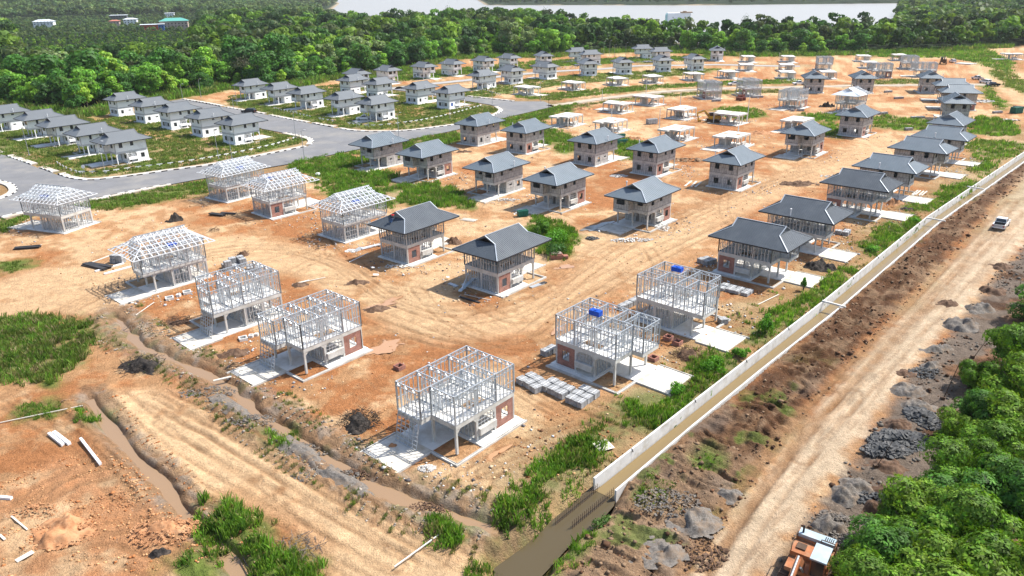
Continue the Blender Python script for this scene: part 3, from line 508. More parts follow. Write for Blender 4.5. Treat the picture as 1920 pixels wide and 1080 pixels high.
    # sparse weeds near the canal bank and in the middle ground
    d = pdist(x, y, CANAL_L); mixc(C_DRY, (1-sm(7, 13, d+4*n2))*sm(-6, -1, -sdist(x, y, MUD))*0.45*(sdist(x, y, MUD) < 0))
    for ln, w in ((TRACK, 9.0),):
        d = pdist(x, y, ln); mixc(C_DRY*0.9, (1-sm(w*0.6, w, d+4*n2))*0.8*sm(-0.3, 0.1, n2+n3))
        mixc(np.array((0.45, 0.39, 0.31)), 1-sm(2.2, 3.4, d+0.5*n3))
    d = pdist(x, y, ROAD2); mixc(C_DRY, (1-sm(6, 9, d))*0.6)
    rd = sdist(x, y, ROADW); mixc(C_DRY*0.9, sm(-7, -4, rd+2*n2)*0.6)
    ff = forest_front(x, y)
    mixc(C_GRASS*0.9, sm(-25, -8, r-ff+8*n2)*0.85*(x < 330)); mixc(C_FOREST, sm(-4, 4, r-ff+3*n2))
    mixc(np.array((0.36, 0.29, 0.2)), sm(-14, 0, sdist(x, y, RIVER)))
    # puddle mud
    for (px, py, pr, pe, pa) in PUD:
        ca, sa = math.cos(pa), math.sin(pa); q = np.sqrt((((x-px)*ca+(y-py)*sa)/pr)**2+((-(x-px)*sa+(y-py)*ca)/(pr*pe))**2)
        mixc(np.array((0.36, 0.185, 0.09)), (1-sm(0.9, 1.5, q+0.3*n3))*0.8)
    for ln, gap in RUTS:
        d = pdist(x, y, ln, 3.0); mixc(C_DIRT*0.62, np.exp(-((np.abs(d-gap))/0.28)**2)*0.62*(0.6+0.6*n3)*(r < 260))
    return c*(1+0.12*n3[:, None]+0.06*n2[:, None])
DIRTP = [PP(q) for q in ([(150, 216), (200, 224), (262, 240), (345, 260), (350, 272), (300, 262), (230, 244), (150, 224)], [(40, 290), (70, 286), (100, 296), (140, 312), (120, 316), (80, 304)],
 [(738, 196), (800, 204), (790, 219), (748, 217), (735, 207)], [(600, 150), (660, 162), (700, 178), (690, 190), (640, 178), (600, 160)], [(410, 178), (450, 178), (450, 186), (410, 186)], [(880, 108), (1000, 112), (1040, 126), (960, 128), (900, 124)], [(480, 250), (500, 252), (470, 262), (440, 258)])]
def _rt(pts, gap=0.95): return (smooth_line0(PP(pts)), gap)
def smooth_line0(pts):
    out = []
    for i in range(len(pts)-1):
        p = [np.array(pts[min(max(i+k, 0), len(pts)-1)], float) for k in (-1, 0, 1, 2)]
        for j in range(4):
            t = j/4; out.append(tuple(0.5*((2*p[1])+(-p[0]+p[2])*t+(2*p[0]-5*p[1]+4*p[2]-p[3])*t*t+(-p[0]+3*p[1]-3*p[2]+p[3])*t**3)))
    out.append(tuple(pts[-1])); return out
RUTS = [_rt(q) for q in ([(120, 600), (330, 500), (500, 470), (640, 500), (760, 575), (900, 600), (1050, 545), (1160, 470), (1330, 400), (1480, 335), (1620, 280)], [(700, 600), (860, 650), (1000, 640), (1100, 560), (1260, 470), (1400, 405)],
 [(980, 725), (1070, 775), (1170, 810)], [(890, 885), (1000, 832), (1110, 795)], [(940, 905), (1030, 855), (1150, 800)], [(225, 745), (330, 830), (450, 900), (600, 980), (760, 1060)], [(300, 740), (420, 800), (560, 880), (700, 960), (860, 1050)], [(350, 760), (500, 840), (640, 930), (780, 1010)],
 [(1350, 1080), (1440, 940), (1560, 790), (1700, 640), (1840, 490), (1930, 400)], [(1310, 1080), (1400, 940), (1520, 790), (1660, 640), (1800, 490), (1900, 380)], [(1455, 860), (1480, 800), (1530, 770), (1560, 740)], [(0, 990), (150, 900), (300, 880)], [(0, 1060), (200, 1010), (330, 1050)], [(20, 760), (150, 840), (230, 930)], [(1240, 430), (1300, 380), (1420, 350), (1520, 320)])]
RUTS += [_rt([(560+8*k, 565-9*k), (640+8*k, 572-9*k), (735+6*k, 577-9*k)], 0.0) for k in range(6)]+[_rt([(715, 640), (720, 655), (722, 668)], .5), _rt([(700, 645), (760, 640), (860, 625)], .5)]
_rg = np.random.default_rng(12)
for _q, _g in list(RUTS[:15]):
    for _j in range(2):
        dx, dy = _rg.uniform(-3.4, 3.4, 2); RUTS.append(([(p[0]+dx+_rg.normal(0, .12), p[1]+dy+_rg.normal(0, .12)) for p in _q], _g))
for _q in ([(880, 560), (980, 600), (1090, 520), (1220, 430), (1290, 400)], [(780, 540), (840, 600), (960, 650), (1030, 640)], [(620, 440), (700, 520), (790, 545)], [(560, 400), (660, 440), (840, 420), (900, 400)], [(1000, 400), (1120, 460), (1200, 450), (1330, 390)], [(860, 330), (980, 380), (1040, 400), (1130, 440)], [(1290, 250), (1380, 300), (1470, 320), (1560, 300)], [(1420, 210), (1500, 225), (1440, 260), (1370, 270)]): RUTS.append(_rt(_q))
for _k in range(24):
    u, v = [(_rg.uniform(560, 1150), _rg.uniform(470, 700)), (_rg.uniform(1150, 1500), _rg.uniform(300, 480)), (_rg.uniform(60, 620), _rg.uniform(420, 590)), (_rg.uniform(1000, 1330), _rg.uniform(470, 640)), (_rg.uniform(860, 1000), _rg.uniform(380, 460))][_k % 5]
    x, y = P(u, v); a = R(48)+_rg.normal(0, .5)+(0 if _k % 3 else 1.5); c = _rg.normal(0, .02); pts = []
    for j in range(9): pts.append((x, y)); x += 2.6*math.cos(a); y += 2.6*math.sin(a); a += c*2.6
    RUTS.append((pts, 0.95 if _k % 2 else 0.0))
def _pud(u, v, r, e, a):
    x, y = P(u, v); return (x, y, r, e, R(a))
PUD = [_pud(720, 652, 2.6, 0.55, 48), (_pud(735, 640, 1.6, 0.4, -20)), _pud(710, 574, 2.4, 0.3, 30), _pud(735, 562, 2.0, 0.3, 50), _pud(1058, 500, 1.8, 0.5, 20), _pud(1046, 618, 1.6, 0.4, 60), _pud(382, 692, 1.2, 0.7, 0), _pud(1122, 425, 4.2, 0.38, 42), _pud(930, 850, 2.0, 0.25, 48)]
def ground_material():
    m = bpy.data.materials.new('site_soil'); m.use_nodes = True; n = m.node_tree; b = n.nodes['Principled BSDF']
    b.inputs['Roughness'].default_value = 0.92; b.inputs['Specular IOR Level'].default_value = 0.12
    at = n.nodes.new('ShaderNodeAttribute'); at.attribute_name = 'Col'; tc = n.nodes.new('ShaderNodeTexCoord')
    def noise(sc, d=6, ro=0.65, st=None):
        q = n.nodes.new('ShaderNodeTexNoise'); q.inputs['Scale'].default_value = sc; q.inputs['Detail'].default_value = d; q.inputs['Roughness'].default_value = ro
        n.links.new(tc.outputs['Object'], q.inputs['Vector']); return q.outputs[0]
    def rng(s, a0, a1, b0, b1):
        q = n.nodes.new('ShaderNodeMapRange'); q.inputs[1].default_value = a0; q.inputs[2].default_value = a1; q.inputs[3].default_value = b0; q.inputs[4].default_value = b1; n.links.new(s, q.inputs[0]); return q.outputs[0]
    def mul(a, s):
        q = n.nodes.new('ShaderNodeVectorMath'); q.operation = 'SCALE'; n.links.new(a, q.inputs[0]); n.links.new(s, q.inputs['Scale']); return q.outputs[0]
    c = mul(at.outputs['Color'], rng(noise(0.5, 10, 0.75), 0.3, 0.7, 0.72, 1.24)); c = mul(c, rng(noise(2.6, 6, 0.85), 0.34, 0.66, 0.74, 1.20))
    # pebbles and crumbs
    v = n.nodes.new('ShaderNodeTexVoronoi'); v.inputs['Scale'].default_value = 2.6; n.links.new(tc.outputs['Object'], v.inputs['Vector'])
    crumb = rng(v.outputs['Distance'], 0.10, 0.16, 1.0, 0.0); gate = rng(noise(0.35, 3), 0.5, 0.62, 0.0, 1.0)
    ml = n.nodes.new('ShaderNodeMath'); ml.operation = 'MULTIPLY'; n.links.new(crumb, ml.inputs[0]); n.links.new(gate, ml.inputs[1])
    ml2 = n.nodes.new('ShaderNodeMath'); ml2.operation = 'MULTIPLY'; n.links.new(ml.outputs[0], ml2.inputs[0]); ml2.inputs[1].default_value = 0.7
    mx = n.nodes.new('ShaderNodeMix'); mx.data_type = 'RGBA'; n.links.new(ml2.outputs[0], mx.inputs[0]); n.links.new(c, mx.inputs[6])
    rampc = n.nodes.new('ShaderNodeMix'); rampc.data_type = 'RGBA'; n.links.new(v.outputs['Color'], rampc.inputs[0]); rampc.inputs[6].default_value = (0.16, 0.10, 0.06, 1); rampc.inputs[7].default_value = (0.62, 0.55, 0.45, 1)
    n.links.new(rampc.outputs[2], mx.inputs[7]); n.links.new(mx.outputs[2], b.inputs['Base Color'])
    bp_ = n.nodes.new('ShaderNodeBump'); bp_.inputs['Strength'].default_value = 0.95; bp_.inputs['Distance'].default_value = 0.32
    ad = n.nodes.new('ShaderNodeMath'); ad.operation = 'ADD'; n.links.new(noise(1.6, 8, 0.7), ad.inputs[0]); n.links.new(noise(6, 4, 0.7), ad.inputs[1])
    n.links.new(ad.outputs[0], bp_.inputs['Height']); n.links.new(bp_.outputs[0], b.inputs['Normal'])
    return m
def build_ground():
    rs = [26.0]
    while rs[-1] < 7500:
        r = rs[-1]; d = (r*r+CAMH**2)/(CAMH*744)
        k = 0.95 if r < 150 else (1.1 if r < 420 else 2.2)
        rs.append(r+max(0.15, min(d*k, 120)))
    rs = np.array(rs); th = np.radians(np.linspace(-47, 47, 860)); RR, TH = np.meshgrid(rs, th, indexing='ij'); x = (RR*np.sin(TH)).ravel(); y = (RR*np.cos(TH)).ravel()
    h = height(x, y); c = ground_color(x, y, h)
    nr, ntt = RR.shape; i = (np.arange(nr-1)[:, None]*ntt+np.arange(ntt-1)[None, :]).ravel()
    F = np.stack([i, i+1, i+ntt+1, i+ntt], 1)[:, ::-1]
    o = np_mesh('ground', np.stack([x, y, h], 1), F, ground_material(), 4, c, smooth=True); tag(o, kind='structure')
    # a plain skirt so the land does not end beside or behind the viewer
    s = mesh_obj('terrain', [(-9000, -9000, -3.2), (9000, -9000, -3.2), (9000, 12000, -3.2), (-9000, 12000, -3.2)], [(0, 1, 2, 3)], mat('far_soil', (0.05, 0.075, 0.025), 0.95, var=0.3, vs=0.01)); tag(s, kind='structure')
    print('ground', len(x))
build_ground()
def flat(name, poly, z, m, kind='structure', **k):
    tri = tessellate_polygon([[Vector((p[0], p[1], 0)) for p in poly]])
    o = mesh_obj(name, [(p[0], p[1], z) for p in poly], [tuple(t) for t in tri], m)
    bm = bmesh.new(); bm.from_mesh(o.data); bmesh.ops.recalc_face_normals(bm, faces=bm.faces)
    if bm.faces and sum(f.normal.z for f in bm.faces) < 0: bmesh.ops.reverse_faces(bm, faces=bm.faces)
    bm.to_mesh(o.data); bm.free(); tag(o, kind=kind, **k); return o
def ribbon(line, w, z):
    L_ = [Vector((*p, 0)) for p in line]; A = []; B = []
    for i, p in enumerate(L_):
        d = (L_[min(i+1, len(L_)-1)]-L_[max(i-1, 0)]).normalized(); q = Vector((-d.y, d.x, 0))*w/2; A.append(p+q); B.append(p-q)
    return A, B
def smooth_line(pts, step=2.0, closed=False):
    out = []; n = len(pts)
    for i in range(n if closed else n-1):
        p = [np.array(pts[(i+k) % n] if closed else pts[min(max(i+k, 0), n-1)], float) for k in (-1, 0, 1, 2)]
        m = max(1, int(np.hypot(*(p[2]-p[1]))/step))
        for j in range(m):
            t = j/m; out.append(tuple(0.5*((2*p[1])+(-p[0]+p[2])*t+(2*p[0]-5*p[1]+4*p[2]-p[3])*t*t+(-p[0]+3*p[1]-3*p[2]+p[3])*t**3)))
    if not closed: out.append(tuple(pts[-1]))
    return out
asph = mat('asphalt', (0.165, 0.166, 0.172), 0.9, var=0.14, vs=0.12, dirt=(0.235, 0.225, 0.21), ds=0.09, bump=0.1, bs=20)
flat('road', ROADW, 0.0, asph)
A, B = ribbon(smooth_line(ROAD2, 6), 7.0, 0); mesh_obj('road', [(p.x, p.y, 0.0) for p in A+B], [(i, len(A)+i, len(A)+i+1, i+1) for i in range(len(A)-1)], mat('pale_road', (0.33, 0.32, 0.31), 0.9, var=0.08, vs=0.1))
bpy.data.objects['road.001']['kind'] = 'structure'
A, B = ribbon(smooth_line(TRACK, 5), 4.6, 0); tr = mesh_obj('track', [(p.x, p.y, 0.0) for p in A+B], [(i, len(A)+i, len(A)+i+1, i+1) for i in range(len(A)-1)], mat('gravel', (0.42, 0.365, 0.29), 0.95, var=0.16, vs=0.4, dirt=(0.34, 0.25, 0.17), ds=0.2)); tr['kind'] = 'structure'
# kerbs: real raised steps painted black and white, with a pale paved verge behind
kw = mat('kerb_white', (0.68, 0.68, 0.66), 0.7, var=0.08); kk = mat('kerb_black', (0.03, 0.03, 0.035), 0.7); verge = mat('paved_verge', (0.50, 0.46, 0.41), 0.9, var=0.14, vs=0.5, dirt=(0.38, 0.30, 0.22), ds=0.3)
KERBS = [
 [(575, 274.5), (520, 285.5), (470, 295.5), (390, 310), (320, 319.5), (250, 329.5), (177, 337.5), (142, 336.5), (118, 331), (108, 326)],
 [(97, 323), (72, 314.5)], [(58, 308.5), (35, 301), (11, 292)], [(-2, 287), (-40, 275)],
 [(585, 271), (589, 264), (583, 259), (571, 255.5), (538, 248.5)],
 [(420, 201), (455, 207), (494, 213.5)], [(503, 216), (540, 223.5), (574, 229.5)], [(584, 231), (605, 235), (624, 238)], [(632, 241), (660, 245), (700, 247), (760, 245.5), (820, 238.5), (870, 231.5), (920, 219), (940, 210), (943, 205), (935, 199.5)],
 [(875, 180.5), (915, 185), (960, 189.5)], [(0, 338), (25, 345), (33, 356), (20, 366), (0, 373)],
 [(320, 345), (287, 350), (180, 371.5), (60, 394), (0, 407)], [(340, 186), (380, 192.5), (414, 199)],
]
for ln in KERBS:
    pts = smooth_line(PP(ln), 0.75); mb = MB(); vb = MB()
    cen = np.mean(np.array(ROADW), 0)
    V2 = [Vector((*p, 0)) for p in pts]
    # the verge goes on the side that is not asphalt
    i = len(V2)//2; d = (V2[min(i+1, len(V2)-1)]-V2[i-1]).normalized(); q = Vector((-d.y, d.x, 0)); t = V2[i]+q*1.2
    sg = -1 if sdist(np.array([t.x]), np.array([t.y]), ROADW)[0] > 0 else 1
    off = []
    for i in range(len(V2)):
        d = (V2[min(i+1, len(V2)-1)]-V2[max(i-1, 0)]).normalized(); off.append(Vector((-d.y, d.x, 0))*sg)
    s = 0.0; mi = 0
    for i in range(len(V2)-1):
        a, b = V2[i], V2[i+1]; oa, ob = off[i], off[i+1]; s += (b-a).length; mi = int(s/1.5) % 2
        z0 = Vector((0, 0, -0.15)); z1 = Vector((0, 0, 0.17))
        mb.hexa([a+z0, b+z0, b+ob*0.28+z0, a+oa*0.28+z0], [a+z1, b+z1, b+ob*0.28+z1, a+oa*0.28+z1], mi)
        z1 = Vector((0, 0, 0.13)); vb.hexa([a+oa*0.29+z0, b+ob*0.29+z0, b+ob*1.9+z0, a+oa*1.9+z0], [a+oa*0.29+z1, b+ob*0.29+z1, b+ob*1.9+z1, a+oa*1.9+z1])
    tag(mb.build('kerb', [kw, kk]), kind='structure'); tag(vb.build('pavement', verge), kind='structure')
# ------------------------------------------------------------ water
def water(name, poly, z, col, rough, bump=0.03):
    m = bpy.data.materials.new(name+'_surface'); m.use_nodes = True; n = m.node_tree; b = n.nodes['Principled BSDF']
    b.inputs['Base Color'].default_value = (*col, 1); b.inputs['Roughness'].default_value = rough; b.inputs['IOR'].default_value = 1.33; b.inputs['Specular IOR Level'].default_value = 0.5
    nz = n.nodes.new('ShaderNodeTexNoise'); nz.inputs['Scale'].default_value = 2.0 if z > -2 else 0.05; tc = n.nodes.new('ShaderNodeTexCoord'); n.links.new(tc.outputs['Object'], nz.inputs['Vector'])
    bp_ = n.nodes.new('ShaderNodeBump'); bp_.inputs['Strength'].default_value = bump; n.links.new(nz.outputs[0], bp_.inputs['Height']); n.links.new(bp_.outputs[0], b.inputs['Normal'])
    return flat(name, poly, z, m)
cw = CANAL_L[:]+CANAL_R[::-1]
water('water', CHANNEL, -0.98, (0.085, 0.066, 0.036), 0.08)
cl2 = [Vector((*p, 0)) for p in CANAL_L]; 
canal_water = [(p[0]+0.1*(0.733), p[1]-0.1*0.68) for p in CANAL_L]+[(p[0], p[1]) for p in CANAL_R[::-1]]
water('water', canal_water, -0.95, (0.20, 0.145, 0.07), 0.12)
for st, w in ((STREAM_A, 2.6), (STREAM_B, 2.2)):
    A, B = ribbon(smooth_line(st, 3), w, 0); poly = [(p.x, p.y) for p in A]+[(p.x, p.y) for p in B[::-1]]
    m = bpy.data.materials.get('muddy_stream')
    o = mesh_obj('water', [(p.x, p.y, -0.60) for p in A+B], [(i, len(A)+i, len(A)+i+1, i+1) for i in range(len(A)-1)], mat('muddy_stream', (0.27, 0.175, 0.10), 0.12, spec=0.5)); o['kind'] = 'structure'
m_pud = mat('puddle_water', (0.40, 0.23, 0.125), 0.14, spec=0.5); m_gpud = mat('grey_puddle', (0.20, 0.20, 0.19), 0.1, spec=0.5)
for i, (px, py, pr, pe, pa) in enumerate(PUD):
    pts = []
    for k in range(26):
        t = 2*math.pi*k/26; rr = 1+0.22*math.sin(3*t+i)+0.12*math.sin(7*t+2*i); a, b = pr*rr*math.cos(t), pr*pe*rr*math.sin(t)
        pts.append((px+a*math.cos(pa)-b*math.sin(pa), py+a*math.sin(pa)+b*math.cos(pa)))
    z = float(height(np.array([px]), np.array([py]))[0]); flat('water', pts, z+0.055, m_gpud if i in (6, 7, 8) and i != 8 else m_pud)
water('water', RIVER, -0.6, (0.31, 0.305, 0.29), 0.4, 0.3)
# ------------------------------------------------------------ houses (footprint 10.5 x 7, carport end at x=0, street facade at y=0)
OUT = [((1.5, 0), (10.5, 0)), ((10.5, 0), (10.5, 7)), ((10.5, 7), (0, 7)), ((0, 7), (0, 3.5)), ((0, 3.5), (1.5, 3.5)), ((1.5, 3.5), (1.5, 0))]
ZF = 3.4; ZT = 6.84; ZE = 6.2
def HT(m): return lambda p: (p[0]-5.25, m*(p[1]-3.5), p[2])
def wall(mb, a, b, z0, z1, holes=(), t=0.12, m=0):
    """a wall from a to b with rectangular openings (s0, s1, z0, z1) along its length; a real thickness"""
    a = Vector((*a, 0)); b = Vector((*b, 0)); d = b-a; Ln = d.length; d.normalize(); q = Vector((-d.y, d.x, 0))*t
    def blk(s0, s1, za, zb):
        if s1-s0 < 1e-3 or zb-za < 1e-3: return
        p0 = a+d*s0; p1 = a+d*s1
        mb.hexa([p0+Vector((0, 0, za)), p1+Vector((0, 0, za)), p1+q+Vector((0, 0, za)), p0+q+Vector((0, 0, za))], [p0+Vector((0, 0, zb)), p1+Vector((0, 0, zb)), p1+q+Vector((0, 0, zb)), p0+q+Vector((0, 0, zb))], m)
    s = 0.0
    for (s0, s1, h0, h1) in sorted(holes):
        blk(s, s0, z0, z1); blk(s0, s1, z0, h0); blk(s0, s1, h1, z1); s = s1
    blk(s, Ln, z0, z1)
def win(root, T, a, b, hole, fm, gm):
    a = Vector((*a, 0)); b = Vector((*b, 0)); d = (b-a).normalized(); q = Vector((-d.y, d.x, 0)); s0, s1, z0, z1 = hole
    def pt(s, z, o): return a+d*s+q*o+Vector((0, 0, z))
    f = MB(T); w = 0.07
    for (u0, u1, v0, v1) in ((s0, s0+w, z0, z1), (s1-w, s1, z0, z1), (s0+w, s1-w, z0, z0+w), (s0+w, s1-w, z1-w, z1), ((s0+s1)/2-w/2, (s0+s1)/2+w/2, z0+w, z1-w)):
        f.hexa([pt(u0, v0, 0.03), pt(u1, v0, 0.03), pt(u1, v0, 0.09), pt(u0, v0, 0.09)], [pt(u0, v1, 0.03), pt(u1, v1, 0.03), pt(u1, v1, 0.09), pt(u0, v1, 0.09)])
    fo = f.build('window', fm, root); g = MB(T); g.hexa([pt(s0+w, z0+w, 0.055), pt(s1-w, z0+w, 0.055), pt(s1-w, z0+w, 0.07), pt(s0+w, z0+w, 0.07)], [pt(s0+w, z1-w, 0.055), pt(s1-w, z1-w, 0.055), pt(s1-w, z1-w, 0.07), pt(s0+w, z1-w, 0.07)])
    g.build('pane', gm, fo); return fo
def stud_wall(mb, a, b, z0, z1, step=0.58, w=0.078, truss=True, nog=1, seed=0, holes=()):
    rnd = random.Random(seed); a = Vector((*a, 0)); b = Vector((*b, 0)); Ln = (b-a).length; d = (b-a).normalized()
    n = max(2, int(round(Ln/step))); P_ = lambda s, z: a+d*s+Vector((0, 0, z))
    mb.bar(P_(0, z0+w/2), P_(Ln, z0+w/2), w, w); mb.bar(P_(0, z1-w/2), P_(Ln, z1-w/2), w*1.3, w*1.2)
    zt = z1-0.5
    if truss: mb.bar(P_(0, zt), P_(Ln, zt), w, w)
    xb = rnd.sample(range(n), max(1, n//6))
    for i in range(n+1):
        s = Ln*i/n; big = (i == 0 or i == n)
        if any(h0 < s < h1 for h0, h1 in holes): mb.bar(P_(s, z1-1.1), P_(s, z1), w, w); continue
        mb.bar(P_(s, z0), P_(s, z1), w*(1.9 if big else 1), w*(1.9 if big else 1))
        if i < n:
            s2 = Ln*(i+1)/n
            if truss: mb.bar(P_(s, zt if i % 2 else z1), P_(s2, z1 if i % 2 else zt), w*0.8, w*0.8)
            zm = z0+(z1-z0)*(0.42 if nog == 1 else 0.33)
            if rnd.random() < 0.75: mb.bar(P_(s, zm), P_(s2, zm), w*0.8, w*0.8)
            if nog > 1 and rnd.random() < 0.8: mb.bar(P_(s, z0+(z1-z0)*0.66), P_(s2, z0+(z1-z0)*0.66), w*0.8, w*0.8)
            if i in xb: 
                mb.bar(P_(s, z0), P_(s2, (z0+zt)/2), w*0.8, w*0.8); mb.bar(P_(s2, (z0+zt)/2), P_(s, zt), w*0.8, w*0.8)
RX0, RX1, RY0, RY1 = -1.45, 11.95, -1.24, 8.24; RH = 2.45; GY = 2.75; GX = 2.7   # roof edges, rise, gablet foot
def roof_pts():
    ym = 3.5; zk = ZE+RH*(GY/(ym-RY0)); zr = ZE+RH
    return dict(a=(RX0, RY0, ZE), b=(RX1, RY0, ZE), c=(RX1, RY1, ZE), d=(RX0, RY1, ZE), g0=(RX0+GX, RY0+GY, zk), g1=(RX0+GX, RY1-GY, zk), h0=(RX1-GX, RY0+GY, zk), h1=(RX1-GX, RY1-GY, zk), r0=(RX0+GX-0.12, ym, zr), r1=(RX1-GX+0.12, ym, zr), zk=zk, zr=zr)
def roof(root, T, m, capm, gm, rib=0.45, name='roof'):
    q = roof_pts(); mb = MB(T); th = 0.09
    def sheet(pts):
        n = (Vector(pts[1])-Vector(pts[0])).cross(Vector(pts[2])-Vector(pts[0])).normalized(); n = n if n.z > 0 else -n
        lo = [Vector(p)-n*th for p in pts]; i = [mb.pt(p) for p in pts]; j = [mb.pt(p) for p in lo]; k = len(pts)
        mb.face(i); mb.face(j[::-1])
        for s in range(k): mb.face((i[s], j[s], j[(s+1) % k], i[(s+1) % k]))
        return n
    S1 = [q['a'], q['b'], q['h0'], q['r1'], q['r0'], q['g0']]; S2 = [q['c'], q['d'], q['g1'], q['r0'], q['r1'], q['h1']]
    n1 = sheet(S1); n2 = sheet(S2); n3 = sheet([q['d'], q['a'], q['g0'], q['g1']]); n4 = sheet([q['b'], q['c'], q['h1'], q['h0']])
    if rib:
        def ribs(e0, e1, up, n, lim):
            e0 = Vector(e0); e1 = Vector(e1); Ln = (e1-e0).length; d = (e1-e0).normalized(); k = int(Ln/rib); up = Vector(up).normalized()
            for i in range(1, k):
                s = Ln*i/k; ext = lim(s, Ln)
                if ext > 0.3: mb.bar(e0+d*s+n*0.012, e0+d*s+up*ext+n*0.012, 0.07, 0.06)
        sl = math.hypot(3.5-RY0, RH); sk = sl*GY/(3.5-RY0); up1 = (0, 3.5-RY0, RH); up2 = (0, -(3.5-RY0), RH)
        lim = lambda s, Ln: sl if GX-0.2 < s < Ln-GX+0.2 else sk*min(s, Ln-s)/GX
        ribs(q['a'], q['b'], up1, n1, lim); ribs(q['c'], q['d'], up2, n2, lim)
        zk = q['zk']-ZE; hl = math.hypot(GX, zk); up3 = (GX, 0, zk); up4 = (-GX, 0, zk); lim2 = lambda s, Ln: hl*min(1, min(s, Ln-s)/GY)
        ribs(q['d'], q['a'], up3, n3, lim2); ribs(q['b'], q['c'], up4, n4, lim2)
    ro = mb.build(name, m, root)
    g = MB(T); th2 = 0.12
    for (p0, p1, r, x) in ((q['g0'], q['g1'], q['r0'], RX0+GX), (q['h0'], q['h1'], q['r1'], RX1-GX)):
        g.poly([p0, p1, (x, 3.5, q['zr']-0.1)]); g.poly([(p0[0], p0[1]+0.4, p0[2]+0.02), (p1[0], p1[1]-0.4, p1[2]+0.02), (x, 3.5, q['zr']-0.35)])
    g.build('gable_vent', gm, ro)
    c = MB(T)
    for p, r in (('a', 'g0'), ('d', 'g1'), ('b', 'h0'), ('c', 'h1'), ('g0', 'r0'), ('g1', 'r0'), ('h0', 'r1'), ('h1', 'r1'), ('r0', 'r1')):
        c.bar(Vector(q[p])+Vector((0, 0, 0.05)), Vector(q[r])+Vector((0, 0, 0.05)), 0.16, 0.07)
    c.build('ridge_cap', capm, ro)
    f = MB(T)
    for p, r in (('a', 'b'), ('b', 'c'), ('c', 'd'), ('d', 'a')): f.bar(Vector(q[p])+Vector((0, 0, -0.10)), Vector(q[r])+Vector((0, 0, -0.10)), 0.06, 0.20)
    f.build('fascia', M['fascia'], ro); return ro
COLS = [(x, y) for x in (1.5, 4.6, 7.4, 10.5) for y in (0, 3.5, 7)]
def base(root, T, cm, beamm, apronm, white=False):
    s = MB(T); s.box(4.2, 10.95, -0.45, 7.5, -0.3, 0.14); s.box(0.4, 4.19, 2.6, 7.5, -0.3, 0.10); s.build('ground_slab', apronm, root)
    a = MB(T); a.box(-4.3, 0.39, 2.6, 7.9, -0.3, 0.09); a.build('apron', apronm if white else M['apron'], root); a = MB(T); a.box(4.2, 10.95, -1.1, -0.46, -0.3, 0.07); a.build('walkway', apronm, root)
    k = MB(T)
    for (x0, x1, y0, y1) in ((0.05, 11.0, -1.42, -1.28), (0.05, 11.0, -1.18, -1.12), (0.05, 0.2, -1.27, 2.5), (0.3, 0.36, -1.11, 2.5), (-4.7, 0.04, 2.36, 2.5), (-4.7, 0.2, 8.0, 8.12)): k.box(x0, x1, y0, y1, -0.3, 0.16)
    k.build('drain_kerb', M['concrete'], root)
    for (x, y) in COLS:
        c = MB(T); w = 0.125; x1 = min(max(x, 1.5+w), 10.5-w); y1 = min(max(y, w), 7-w)
        c.box(x1-w, x1+w, y1-w, y1+w, 0.05, 2.92)
        if y == 0 and x < 7.5 or (x == 1.5):
            for sx in ((1,) if x < 2 else (-1, 1)):
                c.hexa([(x1+sx*w, y1-w+.01, 2.45), (x1+sx*(w+.01), y1-w+.01, 2.45), (x1+sx*(w+.01), y1+w-.01, 2.45), (x1+sx*w, y1+w-.01, 2.45)], [(x1+sx*w, y1-w+.01, 2.91), (x1+sx*(w+.45), y1-w+.01, 2.91), (x1+sx*(w+.45), y1+w-.01, 2.91), (x1+sx*w, y1+w-.01, 2.91)])
        c.build('column', cm, root)
    f = MB(T); f.box(1.5, 10.5, 0, 3.5, 3.22, ZF); f.box(0, 10.5, 3.501, 7, 3.22, ZF)
    f.build('upper_floor', M['slabwhite'] if not white else beamm, root)
    if not white: so_ = MB(T); so_.box(4.75, 7.3, 1.3, 2.5, ZF+.004, ZF+.03); so_.build('stairwell_dark_plate', M['timber'], root)  # dark plate on the solid floor, imitating the shade of a stair void
    b = MB(T)
    for (p, r) in OUT:
        p = Vector((*p, 0)); r = Vector((*r, 0)); d = (r-p).normalized(); q = Vector((-d.y, d.x, 0)); e = 0.02
        p2 = p-q*e; r2 = r-q*e
        b.hexa([p2+Vector((0, 0, 2.93)), r2+Vector((0, 0, 2.93)), r2+q*.25+Vector((0, 0, 2.93)), p2+q*.25+Vector((0, 0, 2.93))], [p2+Vector((0, 0, 3.43)), r2+Vector((0, 0, 3.43)), r2+q*.14+Vector((0, 0, 3.43)), p2+q*.14+Vector((0, 0, 3.43))])
    for x in (4.6, 7.4): b.box(x-.12, x+.12, .3, 6.7, 2.93, 3.2)
    b.build('floor_beam', beamm, root)
def bay(root, T, m, y=0.0):
    b = MB(T); b.box(4.72, 7.28, y-.35, y+.15, 0.85, 1.62); b.box(4.72, 7.28, y-.32, y+.13, 0.78, 0.84); b.build('bay_box', m, root)
    g = MB(T)
    for x in np.linspace(4.8, 7.2, 6): g.bar((x, y+.05, 1.63), (x, y+.05, 2.9), .05)
    for z in (2.05, 2.5): g.bar((4.75, y+.02, z), (7.25, y+.02, z), .05)
    g.build('bay_grille', M['steel'] if m is M['concrete'] else M['white'], root)
HV = dict(V=[(1.2, 2.2, 4.5, 5.9), (4.4, 5.3, 4.7, 5.9)], END=[(1.2, 2.3, 4.4, 5.9), (4.6, 5.7, 4.4, 5.9)], A=[(4.0, 4.9, 5.2, 5.7), (7.2, 7.9, 4.6, 5.9)], FA=[(0.7, 2.6, 4.5, 5.95)], FN=[], FD=[(1.0, 2.3, 4.5, 5.9)])
